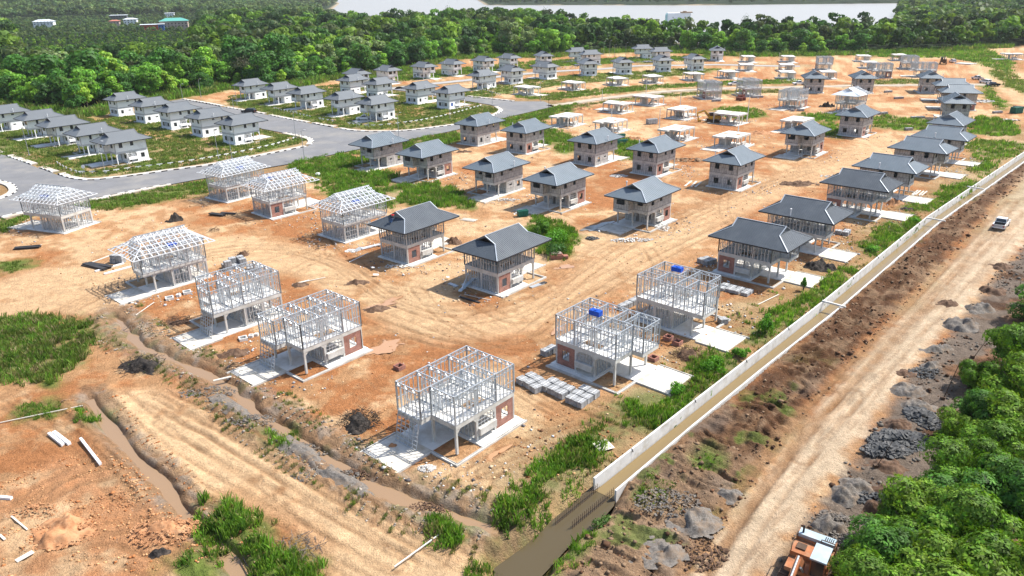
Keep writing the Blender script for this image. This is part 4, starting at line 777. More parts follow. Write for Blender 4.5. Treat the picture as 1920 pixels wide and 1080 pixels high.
def walls(root, T, m, kind, blue=False):
    hol = [HV['V'], HV['END'], HV['A'], HV['FA'], HV['FN'], HV['FD']]
    for (a, b), h in zip(OUT, hol):
        w = MB(T); wall(w, a, b, 3.44, 6.68, h); o = w.build('upper_wall', m, root)
        if kind == 'white':
            for hh in h: win(root, T, a, b, hh, M['frame'], M['glass'])
    low = [(((4.6, 7), (4.6, 0)), [(2.6, 3.5, 0.2, 2.3), (4.6, 5.9, 1.0, 2.2)], m), (((10.5, 0.25), (10.5, 3.38)), [(1.0, 2.1, 1.0, 2.3)], m), (((10.5, 3.62), (10.5, 6.75)), [(1.0, 2.1, 1.0, 2.3)], m), (((10.25, 7), (7.53, 7)), [(0.9, 1.9, 1.0, 2.3)], m), (((7.27, 7), (4.73, 7)), [(0.9, 1.8, 1.75, 2.15)], m)]
    for (ab, h, mm) in low:
        w = MB(T); wall(w, ab[0], ab[1], 0.14, 2.92, h, 0.10); w.build('lower_wall', mm, root)
        if kind == 'white':
            for hh in h: win(root, T, ab[0], ab[1], hh, M['frame'], M['glass'])
    w = MB(T); ab = ((7.53, 0), (10.25, 0)); h = [(0.8, 1.9, 1.0, 2.3)]; wall(w, *ab, 0.14, 2.92, h, 0.10); w.build('lower_wall' if kind == 'white' else 'brick_panel', m if kind == 'white' else M['brick'], root)
    if kind == 'white': win(root, T, *ab, h[0], M['frame'], M['blueglass' if blue else 'glass'])
    w = MB(T); wall(w, (4.73, 0.9), (7.27, 0.9), 0.14, 2.92, [(0.5, 1.3, 0.15, 2.2)], 0.1); w.build('lower_wall', m, root)
def pipe(root, T):
    p = MB(T); p.cyl((6.2, 7.95, 5.9), (6.2, 7.95, 7.35), 0.09); p.cyl((6.2, 7.95, 7.35), (6.2, 7.95, 7.6), 0.16); p.build('vent_pipe', M['pvc'], root)
def make_finished(m, blue=False):
    T = HT(m); r = empty('white_house'); base(r, T, M['white'], M['band'], M['slabwhite'], True); walls(r, T, M['white'], 'white', blue); bay(r, T, M['white'])
    roof(r, T, M['roofw'], M['roofw'], M['gablet'], 0); pipe(r, T)
    g = MB(T)
    for z in np.linspace(1.0, 2.4, 6): g.bar((10.58, 2.5, z), (10.58, 4.6, z), .05)
    for y in (2.5, 3.55, 4.6): g.bar((10.58, y, .95), (10.58, y, 2.5), .06)
    g.build('window_grille', M['frame'], r); return r
def make_grey(m):
    T = HT(m); r = empty('grey_house'); base(r, T, M['concrete'], M['concrete'], M['slabwhite']); walls(r, T, M['board'], 'grey'); bay(r, T, M['concrete']); roof(r, T, M['roofg'], M['cap'], M['gabletg'], 0.6); pipe(r, T); return r
def frames(r, T, panel=True, ladder=False, seed=1, ZT=6.84):
    for k, (a, b) in enumerate(OUT):
        w = MB(T); stud_wall(w, a, b, 3.44, ZT, seed=seed*10+k); w.build('wall_frame', M['steel'], r)
    for k, (a, b) in enumerate((((4.6, 0.1), (4.6, 6.9)), ((7.6, 0.1), (7.6, 6.9)), ((1.6, 3.5), (10.4, 3.5)), ((2.9, 3.6), (2.9, 6.9)), ((6.1, 1.4), (6.1, 3.4)), ((7.6, 5.2), (10.4, 5.2)))):
        w = MB(T); stud_wall(w, a, b, 3.42, ZT-.02, seed=seed*10+20+k, holes=[(1.2, 2.0)]); w.build('partition_frame', M['steel'], r)
    for k, (a, b) in enumerate((((10.45, 0.3), (10.45, 3.35)), ((10.45, 3.65), (10.45, 6.7)), ((10.3, 6.95), (7.55, 6.95)), ((7.25, 6.95), (4.75, 6.95)), ((4.6, 6.8), (4.6, 0.3)), ((7.4, 3.6), (7.4, 6.8)))):
        w = MB(T); stud_wall(w, a, b, 0.14, 2.92, step=0.55, truss=False, nog=2, seed=seed*10+40+k); w.build('lower_wall_frame', M['steel'], r)
    if panel:
        w = MB(T); wall(w, (7.53, 0), (10.37, 0), 0.14, 2.92, [(0.85, 1.95, 0.95, 2.25)], 0.10); w.build('brick_panel', M['brick'], r); bay(r, T, M['concrete'])
    else:
        for a, b in (((7.55, .05), (10.35, .05)), ((4.75, .05), (7.25, .05))):
            w = MB(T); stud_wall(w, a, b, 0.14, 2.92, step=0.55, truss=False, nog=2, seed=seed+70); w.build('lower_wall_frame', M['steel'], r)
    if ladder:
        w = MB(T)
        for y in np.linspace(3.7, 6.9, 6): w.bar((-0.75, y, 0.1), (-0.06, y, 3.5), .07)
        for t in np.linspace(0.02, 0.98, 8): w.bar((-0.75+0.69*t, 3.7, 0.1+3.4*t), (-0.75+0.69*t, 6.9, 0.1+3.4*t), .07)
        w.build('leaning_frame', M['steel'], r)
def make_frame(m, seed=1, panel=True, ladder=False):
    T = HT(m); r = empty('steel_frame_house'); base(r, T, M['concrete'], M['concrete'], M['slabwhite']); frames(r, T, panel, ladder, seed); return r
def make_clad(m, seed=2, panel=True, pp=False):
    T = HT(m); r = empty('steel_frame_house'); base(r, T, M['concrete'], M['concrete'], M['slabwhite']); frames(r, T, panel, False, seed, 6.62); roof(r, T, M['roof'], M['cap'], M['gabletg'], 0.38)
    if pp: pipe(r, T)
    return r
def roof_frame(r, T, part=False):
    q = roof_pts(); zr = q['zr']; zk = q['zk']; st = M['steelw']
    def zline(x, y):   # underside of the roof surface
        dy = min(y-RY0, RY1-y); z = ZE+RH*dy/(3.5-RY0)
        dx = min(x-RX0, RX1-x); zh = ZE+(zk-ZE)*dx/GX
        return min(z, zh) if dx < GX else z
    def surf(name, ed):
        mb = MB(T)
        for a, b, w in ed: mb.bar(a, b, w, w)
        mb.build(name, st, r)
    for side in (0, 1):
        ed = []; e = RY0 if side == 0 else RY1
        for i in range(14):
            x = RX0+(RX1-RX0)*i/13; dx = min(x-RX0, RX1-x); dy = (3.5-RY0) if dx >= GX-0.1 else GY*dx/GX
            yy = e+dy if side == 0 else e-dy
            if dy > .1: ed.append(((x, e, ZE), (x, yy, ZE+RH*dy/(3.5-RY0)), .11))
        for j in range(7):
            dy = (3.5-RY0)*j/6.0; xx = GX*dy/GY if dy < GY else GX-.3; y = e+dy if side == 0 else e-dy; z = ZE+RH*dy/(3.5-RY0)
            ed.append(((RX0+xx, y, z+.05), (RX1-xx, y, z+.05), .11))
        surf('rafter_frame', ed)
    for side in (0, 1):
        ed = []; e = RX0 if side == 0 else RX1; sg = 1 if side == 0 else -1
        for i in range(10):
            y = RY0+(RY1-RY0)*i/9; dy = min(y-RY0, RY1-y); dx = GX*min(1, dy/GY)
            if dx > .1: ed.append(((e, y, ZE), (e+sg*dx, y, ZE+(zk-ZE)*dx/GX), .10))
        for j in range(4):
            dx = GX*j/3; yy = GY*j/3; z = ZE+(zk-ZE)*j/3+.05; ed.append(((e+sg*dx, RY0+yy, z), (e+sg*dx, RY1-yy, z), .10))
        for ys, s2 in ((RY0, 1), (RY1, -1)): ed.append(((e, ys, ZE), (e+sg*GX, ys+s2*GY, zk), .10)); ed.append(((e+sg*GX, ys+s2*GY, zk), (e+sg*GX, 3.5, zr), .08))
        surf('hip_frame', ed)
    mb = MB(T); mb.bar((RX0+GX, 3.5, zr), (RX1-GX, 3.5, zr), .1); mb.build('ridge_beam', st, r)
    for i in range(9):
        x = 0.9+8.7*i/8; mb = MB(T); mb.bar((x, 0, ZT), (x, 7, ZT), .07); zz = lambda y: min(zline(x, y)-.04, 9.9); n = 6; prev = (x, 0, ZT)
        for k in range(1, n+1):
            y = 7*k/n; p = (x, y, zz(y) if k % 2 else ZT); mb.bar(prev, p, .055); prev = p
        mb.build('truss', st, r)
def make_truss(m, seed=3, panel=True):
    T = HT(m); r = empty('steel_frame_house'); base(r, T, M['concrete'], M['concrete'], M['slabwhite']); frames(r, T, panel, False, seed); roof_frame(r, T); return r
def make_part(m):
    T = HT(m); r = make_truss(m, 5, False); q = roof_pts(); mb = MB(T); up = Vector((0, 0, .12)); V_ = lambda k: Vector(q[k])+up
    def sh(pts, mi):
        mb.poly(pts, mi); mb.poly([Vector(p)-Vector((0, 0, .05)) for p in pts][::-1], mi)
    sh([V_('d'), V_('a'), V_('g0'), V_('g1')], 0); sh([V_('a'), V_('a').lerp(V_('b'), .22), V_('g0')], 1); sh([V_('a').lerp(V_('b'), .22), V_('a').lerp(V_('b'), .62), V_('r0').lerp(V_('r1'), .5), V_('r0'), V_('g0')], 0); sh([V_('b'), V_('c'), V_('h1'), V_('h0')], 0)
    mb.build('roof_sheet', [M['roofsky'], M['roofg']], r); return r
def make_slab(m, seed=1):
    T = HT(m); r = empty('concrete_slab_shell'); base(r, T, M['concrete'], M['concrete'], M['slabwhite'])
    w = MB(T); w.box(4.75, 7.2, -.3, .15, .85, 1.6); w.box(4.5, 4.7, 4.0, 6.7, .14, 2.9); w.build('low_wall', M['concrete'], r)
    b = MB(T); b.hexa([(5.0, 4.2, 3.405), (6.1, 4.2, 3.405), (6.1, 6.2, 3.405), (5.0, 6.2, 3.405)], [(5.0, 4.2, 3.44), (6.1, 4.2, 3.44), (6.1, 6.2, 3.44), (5.0, 6.2, 3.44)]); b.build('stair_opening_dark_plate', M['timber'], r)  # flat dark plate paints the opening's shade; the slab has no hole
    s = MB(T); s.hexa([(6.4, 4.3, .15), (6.7, 4.3, .15), (6.7, 5.3, .15), (6.4, 5.3, .15)], [(9.0, 4.3, 3.2), (9.3, 4.3, 3.2), (9.3, 5.3, 3.2), (9.0, 5.3, 3.2)]); s.build('stair', M['concrete'], r)
    if seed % 2:
        p = MB(T); rnd = random.Random(seed)
        for k in range(14): x = rnd.uniform(4.8, 10.2); y = rnd.uniform(.6, 6.6); p.bar((x, y, .14), (x+rnd.uniform(-.5, .5), y+rnd.uniform(-.4, .4), 3.2), .07)
        p.build('timber_props', M['timber'], r)
    return r
_P = {}
GRP = dict(frame='roofless steel frame houses', clad='steel frame houses with dark roofs', truss='steel frame houses with open trusses', grey='unpainted grey houses', white='finished white houses', slab='raw concrete slabs on columns', part=None)
CATS = dict(frame='house frame', clad='house', truss='house frame', grey='house', white='house', slab='concrete slab', part='house frame')
for i, (k, m, x, y, a, lab) in enumerate(HOUSES):
    key = (k, m)
    if k == 'frame' and i < 5: key = (k, m, i in (0, 1, 4), i in (0, 1, 2))
    elif k == 'slab': key = (k, m, i % 2)
    elif k == 'truss': key = (k, m, 'brick' in lab)
    elif k == 'clad': key = (k, m, 'pipe' in lab)
    elif k == 'white': key = (k, m, 'blue' in lab)
    elif k == 'grey': key = (k, m, 'vent pipe' in lab or 'leftmost' in lab or 'road bend, closed' in lab)
    if key in _P: r = copy_tree(_P[key])
    else:
        if k == 'frame' and i < 5: r = make_frame(m, i+1, key[3], key[2])
        elif k == 'frame': r = make_frame(m, 9)
        elif k == 'clad': r = make_clad(m, 4, 'pipe' not in lab, 'pipe' in lab)
        elif k == 'truss': r = make_truss(m, 6, key[2])
        elif k == 'grey': r = make_grey(m)
        elif k == 'white': r = make_finished(m, key[2])
        elif k == 'slab': r = make_slab(m, key[2])
        else: r = make_part(m)
        _P[key] = r
        if k == 'white' and key[2]:
            for c in children(r):
                if c.name.startswith('window'): pass
    r.location = (x, y, 0); r.rotation_euler = (0, 0, R(a)); tag(r, lab, CATS[k], GRP[k])
# ------------------------------------------------------------ vegetation
rng = np.random.default_rng(7)
def quads_from(c, n, size, rg, aspect=0.75, jitter=0.6, fold=True):
    """leaf clumps: pointed quads centred on c facing n (+jitter)"""
    N = len(c); nn = n+rg.normal(0, jitter, (N, 3)); nn /= np.linalg.norm(nn, axis=1)[:, None]+1e-9
    t = rg.normal(0, 1, (N, 3)); t -= nn*(t*nn).sum(1)[:, None]; t /= np.linalg.norm(t, axis=1)[:, None]+1e-9; b = np.cross(nn, t)
    s = size[:, None] if hasattr(size, '__len__') else size
    lift = nn*(s*0.22)
    v = np.stack([c-t*s, c-b*s*aspect+lift, c+t*s, c+b*s*aspect+lift], 1)
    return v.reshape(-1, 3)
def crown(rg, rad, hgt, nq, qs, lobes=9, base_z=0.45, flat=0.75):
    """returns centres, normals of leaf clumps on a lobed crown sitting on hgt"""
    L_ = []
    for k in range(lobes):
        a = rg.uniform(0, 2*math.pi); d = rad*rg.uniform(0.2, 0.72)*(0 if k == 0 else 1); z = hgt*(rg.uniform(base_z, 0.86) if k else 0.78)
        L_.append((d*math.cos(a), d*math.sin(a), z, rad*rg.uniform(0.28, 0.5)))
    L_ = np.array(L_); w = L_[:, 3]**2; w /= w.sum(); idx = rg.choice(lobes, nq, p=w)
    d = rg.normal(0, 1, (nq, 3)); d[:, 2] += 0.45; d /= np.linalg.norm(d, axis=1)[:, None]
    rr = L_[idx, 3]*(rg.uniform(0.72, 1.06, nq)); c = L_[idx, :3]+d*rr[:, None]*np.array([1, 1, flat])
    # small tufts: cluster the clumps a little so dark gaps remain
    return c, d, idx
def tint(rg, base, n, idx=None, spread=0.22):
    b = np.array(base)[None, :]*(1+rg.normal(0, spread, (n, 1))); b = b*(1+rg.normal(0, 0.06, (n, 3)))
    if idx is not None:
        l = rg.uniform(0.75, 1.3, idx.max()+1); b = b*l[idx][:, None]
    return np.clip(b, 0.003, 0.6)
GREENS = [tuple(c_*1.6 for c_ in g_) for g_ in [(0.085, 0.190, 0.022), (0.045, 0.120, 0.022), (0.130, 0.250, 0.028), (0.120, 0.165, 0.065), (0.035, 0.085, 0.022), (0.175, 0.290, 0.035), (0.070, 0.150, 0.030)]]
def tree_mesh_data(rg, rad, hgt, nq, qs, green, lobes=9):
    c, n, idx = crown(rg, rad, hgt, nq, qs, lobes+4, 0.2); v = quads_from(c, n, qs*rg.uniform(0.6, 1.25, nq), rg, jitter=0.45)
    col = np.repeat(tint(rg, green, nq, idx), 4, 0); return v, col
PROTO = []
for k in range(9):
    rg = np.random.default_rng(100+k); rad = (5.4, 6.2, 4.8, 6.6, 5.6, 5.0, 5.8, 4.4, 6.2)[k]; hg = (13, 15, 11.5, 14, 12, 13.5, 16, 10, 13)[k]
    v, col = tree_mesh_data(rg, rad, hg, 1900, 0.55, GREENS[(0, 1, 2, 3, 4, 5, 1, 2, 6)[k]], 10+k % 4)
    root = empty('forest_tree'); cr = np_mesh('crown', v, np.arange(len(v)).reshape(-1, 4), M['leaf'], 4, col, parent=root)
    t = MB(); t.cyl((0, 0, -0.5), (0.2, 0.1, hg*0.5), 0.28, 0.16, 7)
    for j in range(5):
        a = j*1.3+k; t.cyl((0.2, 0.1, hg*(0.38+.03*j)), (rad*.5*math.cos(a), rad*.5*math.sin(a), hg*(0.62+.03*j)), 0.13, 0.04, 5)
    t.build('trunk', M['bark'], root); PROTO.append((root, rad, hg))
def inpoly(x, y, p): return sdist(x, y, p) > 0
# jittered lattice of forest trees
pts = []
g = 7.4
xs, ys = np.meshgrid(np.arange(-760, 560, g), np.arange(250, 1060, g)); xs = xs.ravel()+rng.uniform(-2.9, 2.9, xs.size); ys = ys.ravel()+rng.uniform(-2.9, 2.9, ys.size)
az = np.arctan2(xs, ys); rr = np.hypot(xs, ys); ff = forest_front(xs, ys); fb = forest_back(xs, ys)
k = (np.abs(az) < R(39.5)) & (rr > ff+2) & (rr < np.minimum(fb, 1060)) & (sdist(xs, ys, RIVER) < -6)
VILLAGE = [(-262, 660, 30), (-300, 690, 22), (-395, 800, 30)]
xs, ys, az, rr, ff = xs[k], ys[k], az[k], rr[k], ff[k]
o_ = np.argsort(rr-ff*0.0)
xs, ys, az, rr, ff = xs[o_], ys[o_], az[o_], rr[o_], ff[o_]
# the 300 that show largest: nearest ones along the forest front
score = rr+np.maximum(0, rr-ff-14)*3.0; near = np.argsort(score)[:292]; nearmask = np.zeros(len(xs), bool); nearmask[near] = True
lab = ['broad mid green tree in the front rank of the dense forest', 'tall dark green tree in the front rank of the dense forest', 'bright yellow-green tree in the front rank of the dense forest', 'greyish green tree in the front rank of the dense forest', 'very dark tree in the front rank of the dense forest', 'fresh light green tree in the front rank of the dense forest', 'tallest dark domed tree in the front rank of the dense forest', 'small bright green tree in the front rank of the dense forest', 'wide-crowned green tree in the front rank of the dense forest']
used = set()
for i in near:
    j = int(rng.integers(0, 9)); root, rad, hg = PROTO[j]
    if j in used: o = copy_tree(root)
    else: o = root; used.add(j)
    s = rng.choice([rng.uniform(0.6, 0.9), rng.uniform(0.85, 1.15), rng.uniform(1.15, 1.65)], p=[.32, .46, .22]); s *= 0.8 if rr[i]-ff[i] < 7 else 1.0
    if az[i] > R(5): s *= 0.88
    z = float(height(np.array([xs[i]]), np.array([ys[i]]))[0])
    o.location = (xs[i], ys[i], z); o.rotation_euler = (0, 0, rng.uniform(0, 6.28)); o.scale = (s, s, s*rng.uniform(0.85, 1.1)); zn = min(5, int(np.searchsorted(np.radians([-27, -17, -6, 4, 16]), az[i]))); L9 = lab[j].split(' in the')[0]+' '+('in the forest front behind the left white row', 'in the forest front behind the five-house row', 'in the forest front behind the second white block', 'in the forest front behind the rear white houses', 'in the forest front behind the last white houses', 'in the forest front behind the far raw slabs')[zn]
    tag(o, L9, 'tree', L9)
# everything behind them: one wood
LOW = []
for k in range(8):
    rg = np.random.default_rng(300+k); c, n, idx = crown(rg, (5.4, 6.4, 4.8, 6.6, 5.6, 5.0, 6.0, 4.6)[k], (14, 16, 13, 15, 13, 15, 17, 12)[k], 190, 1.0, 7)
    LOW.append((quads_from(c, n, 1.15*rg.uniform(0.6, 1.25, 190), rg, jitter=0.38), np.repeat(tint(rg, (1, 1, 1), 190, idx, 0.22), 4, 0)))
def wood(name, X, Y, Z, S, label, pal, low=LOW, pick=None):
    V = []; Cc = []; N = len(X)
    for k in range(len(low)):
        sel = np.where(np.arange(N) % len(low) == k)[0]
        if not len(sel): continue
        a = rng.uniform(0, 2*math.pi, len(sel)); ca, sa = np.cos(a)[:, None], np.sin(a)[:, None]; v = low[k][0]; s = S[sel][:, None]
        x = (v[None, :, 0]*ca-v[None, :, 1]*sa)*s+X[sel][:, None]; y = (v[None, :, 0]*sa+v[None, :, 1]*ca)*s+Y[sel][:, None]; z = v[None, :, 2]*s+Z[sel][:, None]
        V.append(np.stack([x, y, z], 2).reshape(-1, 3)); gi = np.array(pal)[rng.integers(0, len(pal), len(sel))]; gi = gi*rng.uniform(0.62, 1.28, (len(sel), 1))*(1+0.5*fbm(X[sel], Y[sel], 38, 3, 91))[:, None]
        Cc.append((low[k][1][None]*gi[:, None, :]).reshape(-1, 3))
    V = np.concatenate(V); Cc = np.clip(np.concatenate(Cc), 0.003, .6); o = np_mesh(name, V, np.arange(len(V)).reshape(-1, 4), M['leaf'], 4, Cc); tag(o, label, 'forest', kind='stuff'); print(name, N); return o
X, Y = xs[~nearmask], ys[~nearmask]; ok = np.ones(len(X), bool)
vx = [P(325, 50, 4), P(284, 52, 4), P(244, 44, 4)]
for (hx, hy) in vx:
    dd = (X*hx+Y*hy)/math.hypot(hx, hy); pr = np.abs(X*hy-Y*hx)/math.hypot(hx, hy); L0 = math.hypot(hx, hy); ok &= ~((dd > L0-70) & (dd < L0+18) & (pr < 24))
X, Y = X[ok], Y[ok]; Z = height(X, Y); azz = np.arctan2(X, Y)
S = rng.choice([.6, .85, 1.08, 1.5], len(X), p=[.22, .36, .27, .15])*rng.uniform(0.88, 1.1, len(X))*np.where(azz > R(4), 0.88, 1.0)*(1+0.12*fbm(X, Y, 60, 2, 77))
cap = 44.24-0.0475*np.hypot(X, Y)-Z-1.0; vil = (azz > R(-32)) & (azz < R(-21.5)) & (np.hypot(X, Y) > 430)
S = np.where(vil, np.minimum(S, np.maximum(cap/17.0, 0.30)), S)
wood('forest', X, Y, Z, S, 'dense green forest canopy stretching back to the river', GREENS)
# far woods: left hills, far bank, right shore
def farwood(name, r0, r1, a0, a1, step, n, label, pal, sc, cond=None):
    rr_ = np.sqrt(rng.uniform(r0*r0, r1*r1, n)); aa = rng.uniform(R(a0), R(a1), n); X = rr_*np.sin(aa); Y = rr_*np.cos(aa); k = sdist(X, Y, RIVER) < -4
    if cond is not None: k &= cond(X, Y, rr_, aa)
    X, Y, rr_ = X[k], Y[k], rr_[k]; wood(name, X, Y, height(X, Y), sc*(rng.uniform(0.8, 1.2, len(X))), label, pal)
FARG = [(0.16, 0.28, 0.09), (0.20, 0.32, 0.09), (0.11, 0.22, 0.08), (0.24, 0.34, 0.11)]  # pale bluish greens: distance haze put into the leaf colour
_save = LOW; LOWF = [(v.reshape(-1, 4, 3)[::3].reshape(-1, 3)*1.0, c.reshape(-1, 4, 3)[::3].reshape(-1, 3)) for v, c in LOW]
def _w(*a, **k): return None
LOW_BIG = []
for v, c in LOWF:
    q = v.reshape(-1, 4, 3); cc = q.mean(1, keepdims=True); LOW_BIG.append(((cc+(q-cc)*1.9).reshape(-1, 3), c))
def farwood2(name, r0, r1, a0, a1, n, label, sc, cond=None):
    rr_ = np.sqrt(rng.uniform(r0*r0, r1*r1, n)); aa = rng.uniform(R(a0), R(a1), n); X = rr_*np.sin(aa); Y = rr_*np.cos(aa); k = sdist(X, Y, RIVER) < -4
    if cond is not None: k &= cond(X, Y, rr_, aa)
    X, Y = X[k], Y[k]; a_ = np.arctan2(X, Y); q_ = (a_ > R(-33)) & (a_ < R(-21)) & (np.hypot(X, Y) < 1750)
    wood(name, X, Y, height(X, Y), np.where(q_, 0.42, sc)*rng.uniform(0.8, 1.2, len(X)), label, FARG, low=LOW_BIG)
farwood2('forest', 1040, 2200, -40, -13.2, 6500, 'hazy woodland rising behind the village at upper left', 1.15)
farwood2('forest', 2200, 4400, -40, -12, 6000, 'distant misty wooded hills at the top left', 1.9)
farwood2('forest', 1500, 4200, -3, 40, 9000, 'low wooded far bank across the river', 1.5, lambda X, Y, r, a: r > 1600)
farwood2('forest', 690, 1500, 25.6, 40, 2600, 'hazy woodland at the right beyond the dirt road', 1.1, lambda X, Y, r, a: r > forest_front(X, Y)+30)
# single tall trees standing out of the canopy
TALL = PP([(838, 30), (945, 60), (1018, 55), (1180, 75), (1222, 70), (1390, 68), (1440, 62), (1480, 62), (1540, 62), (1700, 55)], 0)
def tall_tree(x, y, h, r, green, label, sparse):
    rg = np.random.default_rng(int(abs(x))+3); root = empty('tall_tree', (x, y, 0)); c, n, idx = crown(rg, r, 1.0, 420 if sparse else 900, .5, 6)
    c[:, 2] = h*0.62+c[:, 2]*0+np.abs(rg.normal(0, .16, len(c)))*h*0.9*(1 if sparse else .9)-h*.05; c[:, :2] *= (1-0.45*np.clip((c[:, 2]-h*.7)/(h*.4), 0, 1))[:, None]
    v = quads_from(c, n, .42*rg.uniform(.6, 1.2, len(c)), rg); np_mesh('crown', v, np.arange(len(v)).reshape(-1, 4), M['leaf'], 4, np.repeat(tint(rg, green, len(c)), 4, 0), parent=root)
    t = MB(); t.cyl((0, 0, -1), (0.3, 0, h*0.85), 0.3, 0.12, 7)
    for j in range(6): a = j*1.1; t.cyl((0.2, 0, h*(.5+.05*j)), (r*.6*math.cos(a), r*.6*math.sin(a), h*(.72+.04*j)), .12, .04, 5)
    t.build('trunk', M['bark'], root); tag(root, label, 'tree')
tall_tree(*P(842, 62), 31, 5.5, (0.07, 0.10, 0.04), 'thin tall tree standing against the river at the top centre-left', True)
tall_tree(*P(792, 120), 23, 7, (0.09, 0.13, 0.05), 'pale wispy tree over the forest above the third rear white house', True)
tall_tree(*P(930, 70), 24, 8, (0.09, 0.13, 0.05), 'pale feathery tree rising over the forest before the river', True)
tall_tree(*P(1020, 62), 27, 5, (0.04, 0.08, 0.02), 'dark narrow tree rising above the river line at top centre', False)
tall_tree(*P(1392, 80), 22, 5.5, (0.05, 0.10, 0.03), 'dark round tree rising against the river right of the white river building', False)
tall_tree(*P(1425, 80), 20, 4.5, (0.07, 0.10, 0.04), 'slim grey-green tree against the river', True)
tall_tree(*P(465, 160), 16, 7, (0.10, 0.12, 0.07), 'pale grey tree with bare forked trunk behind the second block houses', True)
# forest hem and other ground cover
def clumps(name, poly_or_pts, dens, size, pal, label, cat='grass', seed=1, hgt=0.6, near=True):
    rg = np.random.default_rng(seed)
    if isinstance(poly_or_pts, list):
        A_ = np.array(poly_or_pts); x0, y0 = A_.min(0); x1, y1 = A_.max(0); n = int((x1-x0)*(y1-y0)*dens); x = rg.uniform(x0, x1, n); y = rg.uniform(y0, y1, n)
        s = sdist(x, y, poly_or_pts); k = rg.random(len(x)) < sm(-1.6, 1.6, s+1.6*fbm(x, y, 3.0, 3, seed)); x, y = x[k], y[k]
        k = fbm(x, y, 4.0, 3, seed+5) > -0.38; x, y = x[k], y[k]
    else: x, y = poly_or_pts
    for (px_, py_, pm_, pa_) in PADS:
        if abs(np.median(x)-px_)+abs(np.median(y)-py_) > 90: continue
        ca, sa = math.cos(pa_), math.sin(pa_); lx = (x-px_)*ca+(y-py_)*sa; ly = -(x-px_)*sa+(y-py_)*ca; k = ~((lx > -9.9) & (lx < 6) & (np.abs(ly) < 5.0)); x, y = x[k], y[k]
    z = height(x, y); N = len(x)
    if N == 0: return None
    B = 12; X = np.repeat(x, B)+rg.normal(0, size*0.35, N*B); Y = np.repeat(y, B)+rg.normal(0, size*0.35, N*B); Z = np.repeat(z, B)
    H = np.repeat(hgt*rg.uniform(0.5, 1.25, N)*(1+0.5*fbm(x, y, 3, 2, seed+9)), B)*rg.uniform(0.6, 1.2, N*B); a = rg.uniform(0, 2*math.pi, N*B); w = size*0.085*rg.uniform(.7, 1.4, N*B); ln = H*rg.uniform(.1, .55, N*B); la = rg.uniform(0, 2*math.pi, N*B)
    dx, dy = np.cos(a)*w, np.sin(a)*w; tx, ty = X+np.cos(la)*ln, Y+np.sin(la)*ln
    V = np.stack([np.stack([X-dx, Y-dy, Z-.05], 1), np.stack([X+dx, Y+dy, Z-.05], 1), np.stack([(X+tx)/2+dx*.8, (Y+ty)/2+dy*.8, Z+H*.75], 1), np.stack([tx, ty, Z+H], 1)], 1).reshape(-1, 3)
    g = np.array(pal)[rg.integers(0, len(pal), N)]*rg.uniform(.75, 1.3, (N, 1)); n2 = 1+0.35*fbm(x, y, 2.5, 3, seed+2); col = np.repeat(g*n2[:, None], B, 0)*rg.uniform(.8, 1.2, (N*B, 1))
    o = np_mesh(name, V, np.arange(len(V)).reshape(-1, 4), M['leaf'], 4, np.repeat(np.clip(col, .004, .5), 4, 0)); tag(o, label, cat, kind='stuff'); return o
BR = [(0.14, 0.28, 0.03), (0.10, 0.22, 0.025), (0.19, 0.32, 0.045), (0.10, 0.20, 0.03), (0.14, 0.28, 0.03), (0.24, 0.26, 0.09)]; DU = [(0.15, 0.22, 0.045), (0.20, 0.23, 0.07), (0.12, 0.19, 0.035)]; DRY = [(0.27, 0.24, 0.12), (0.17, 0.20, 0.06), (0.34, 0.28, 0.16)]
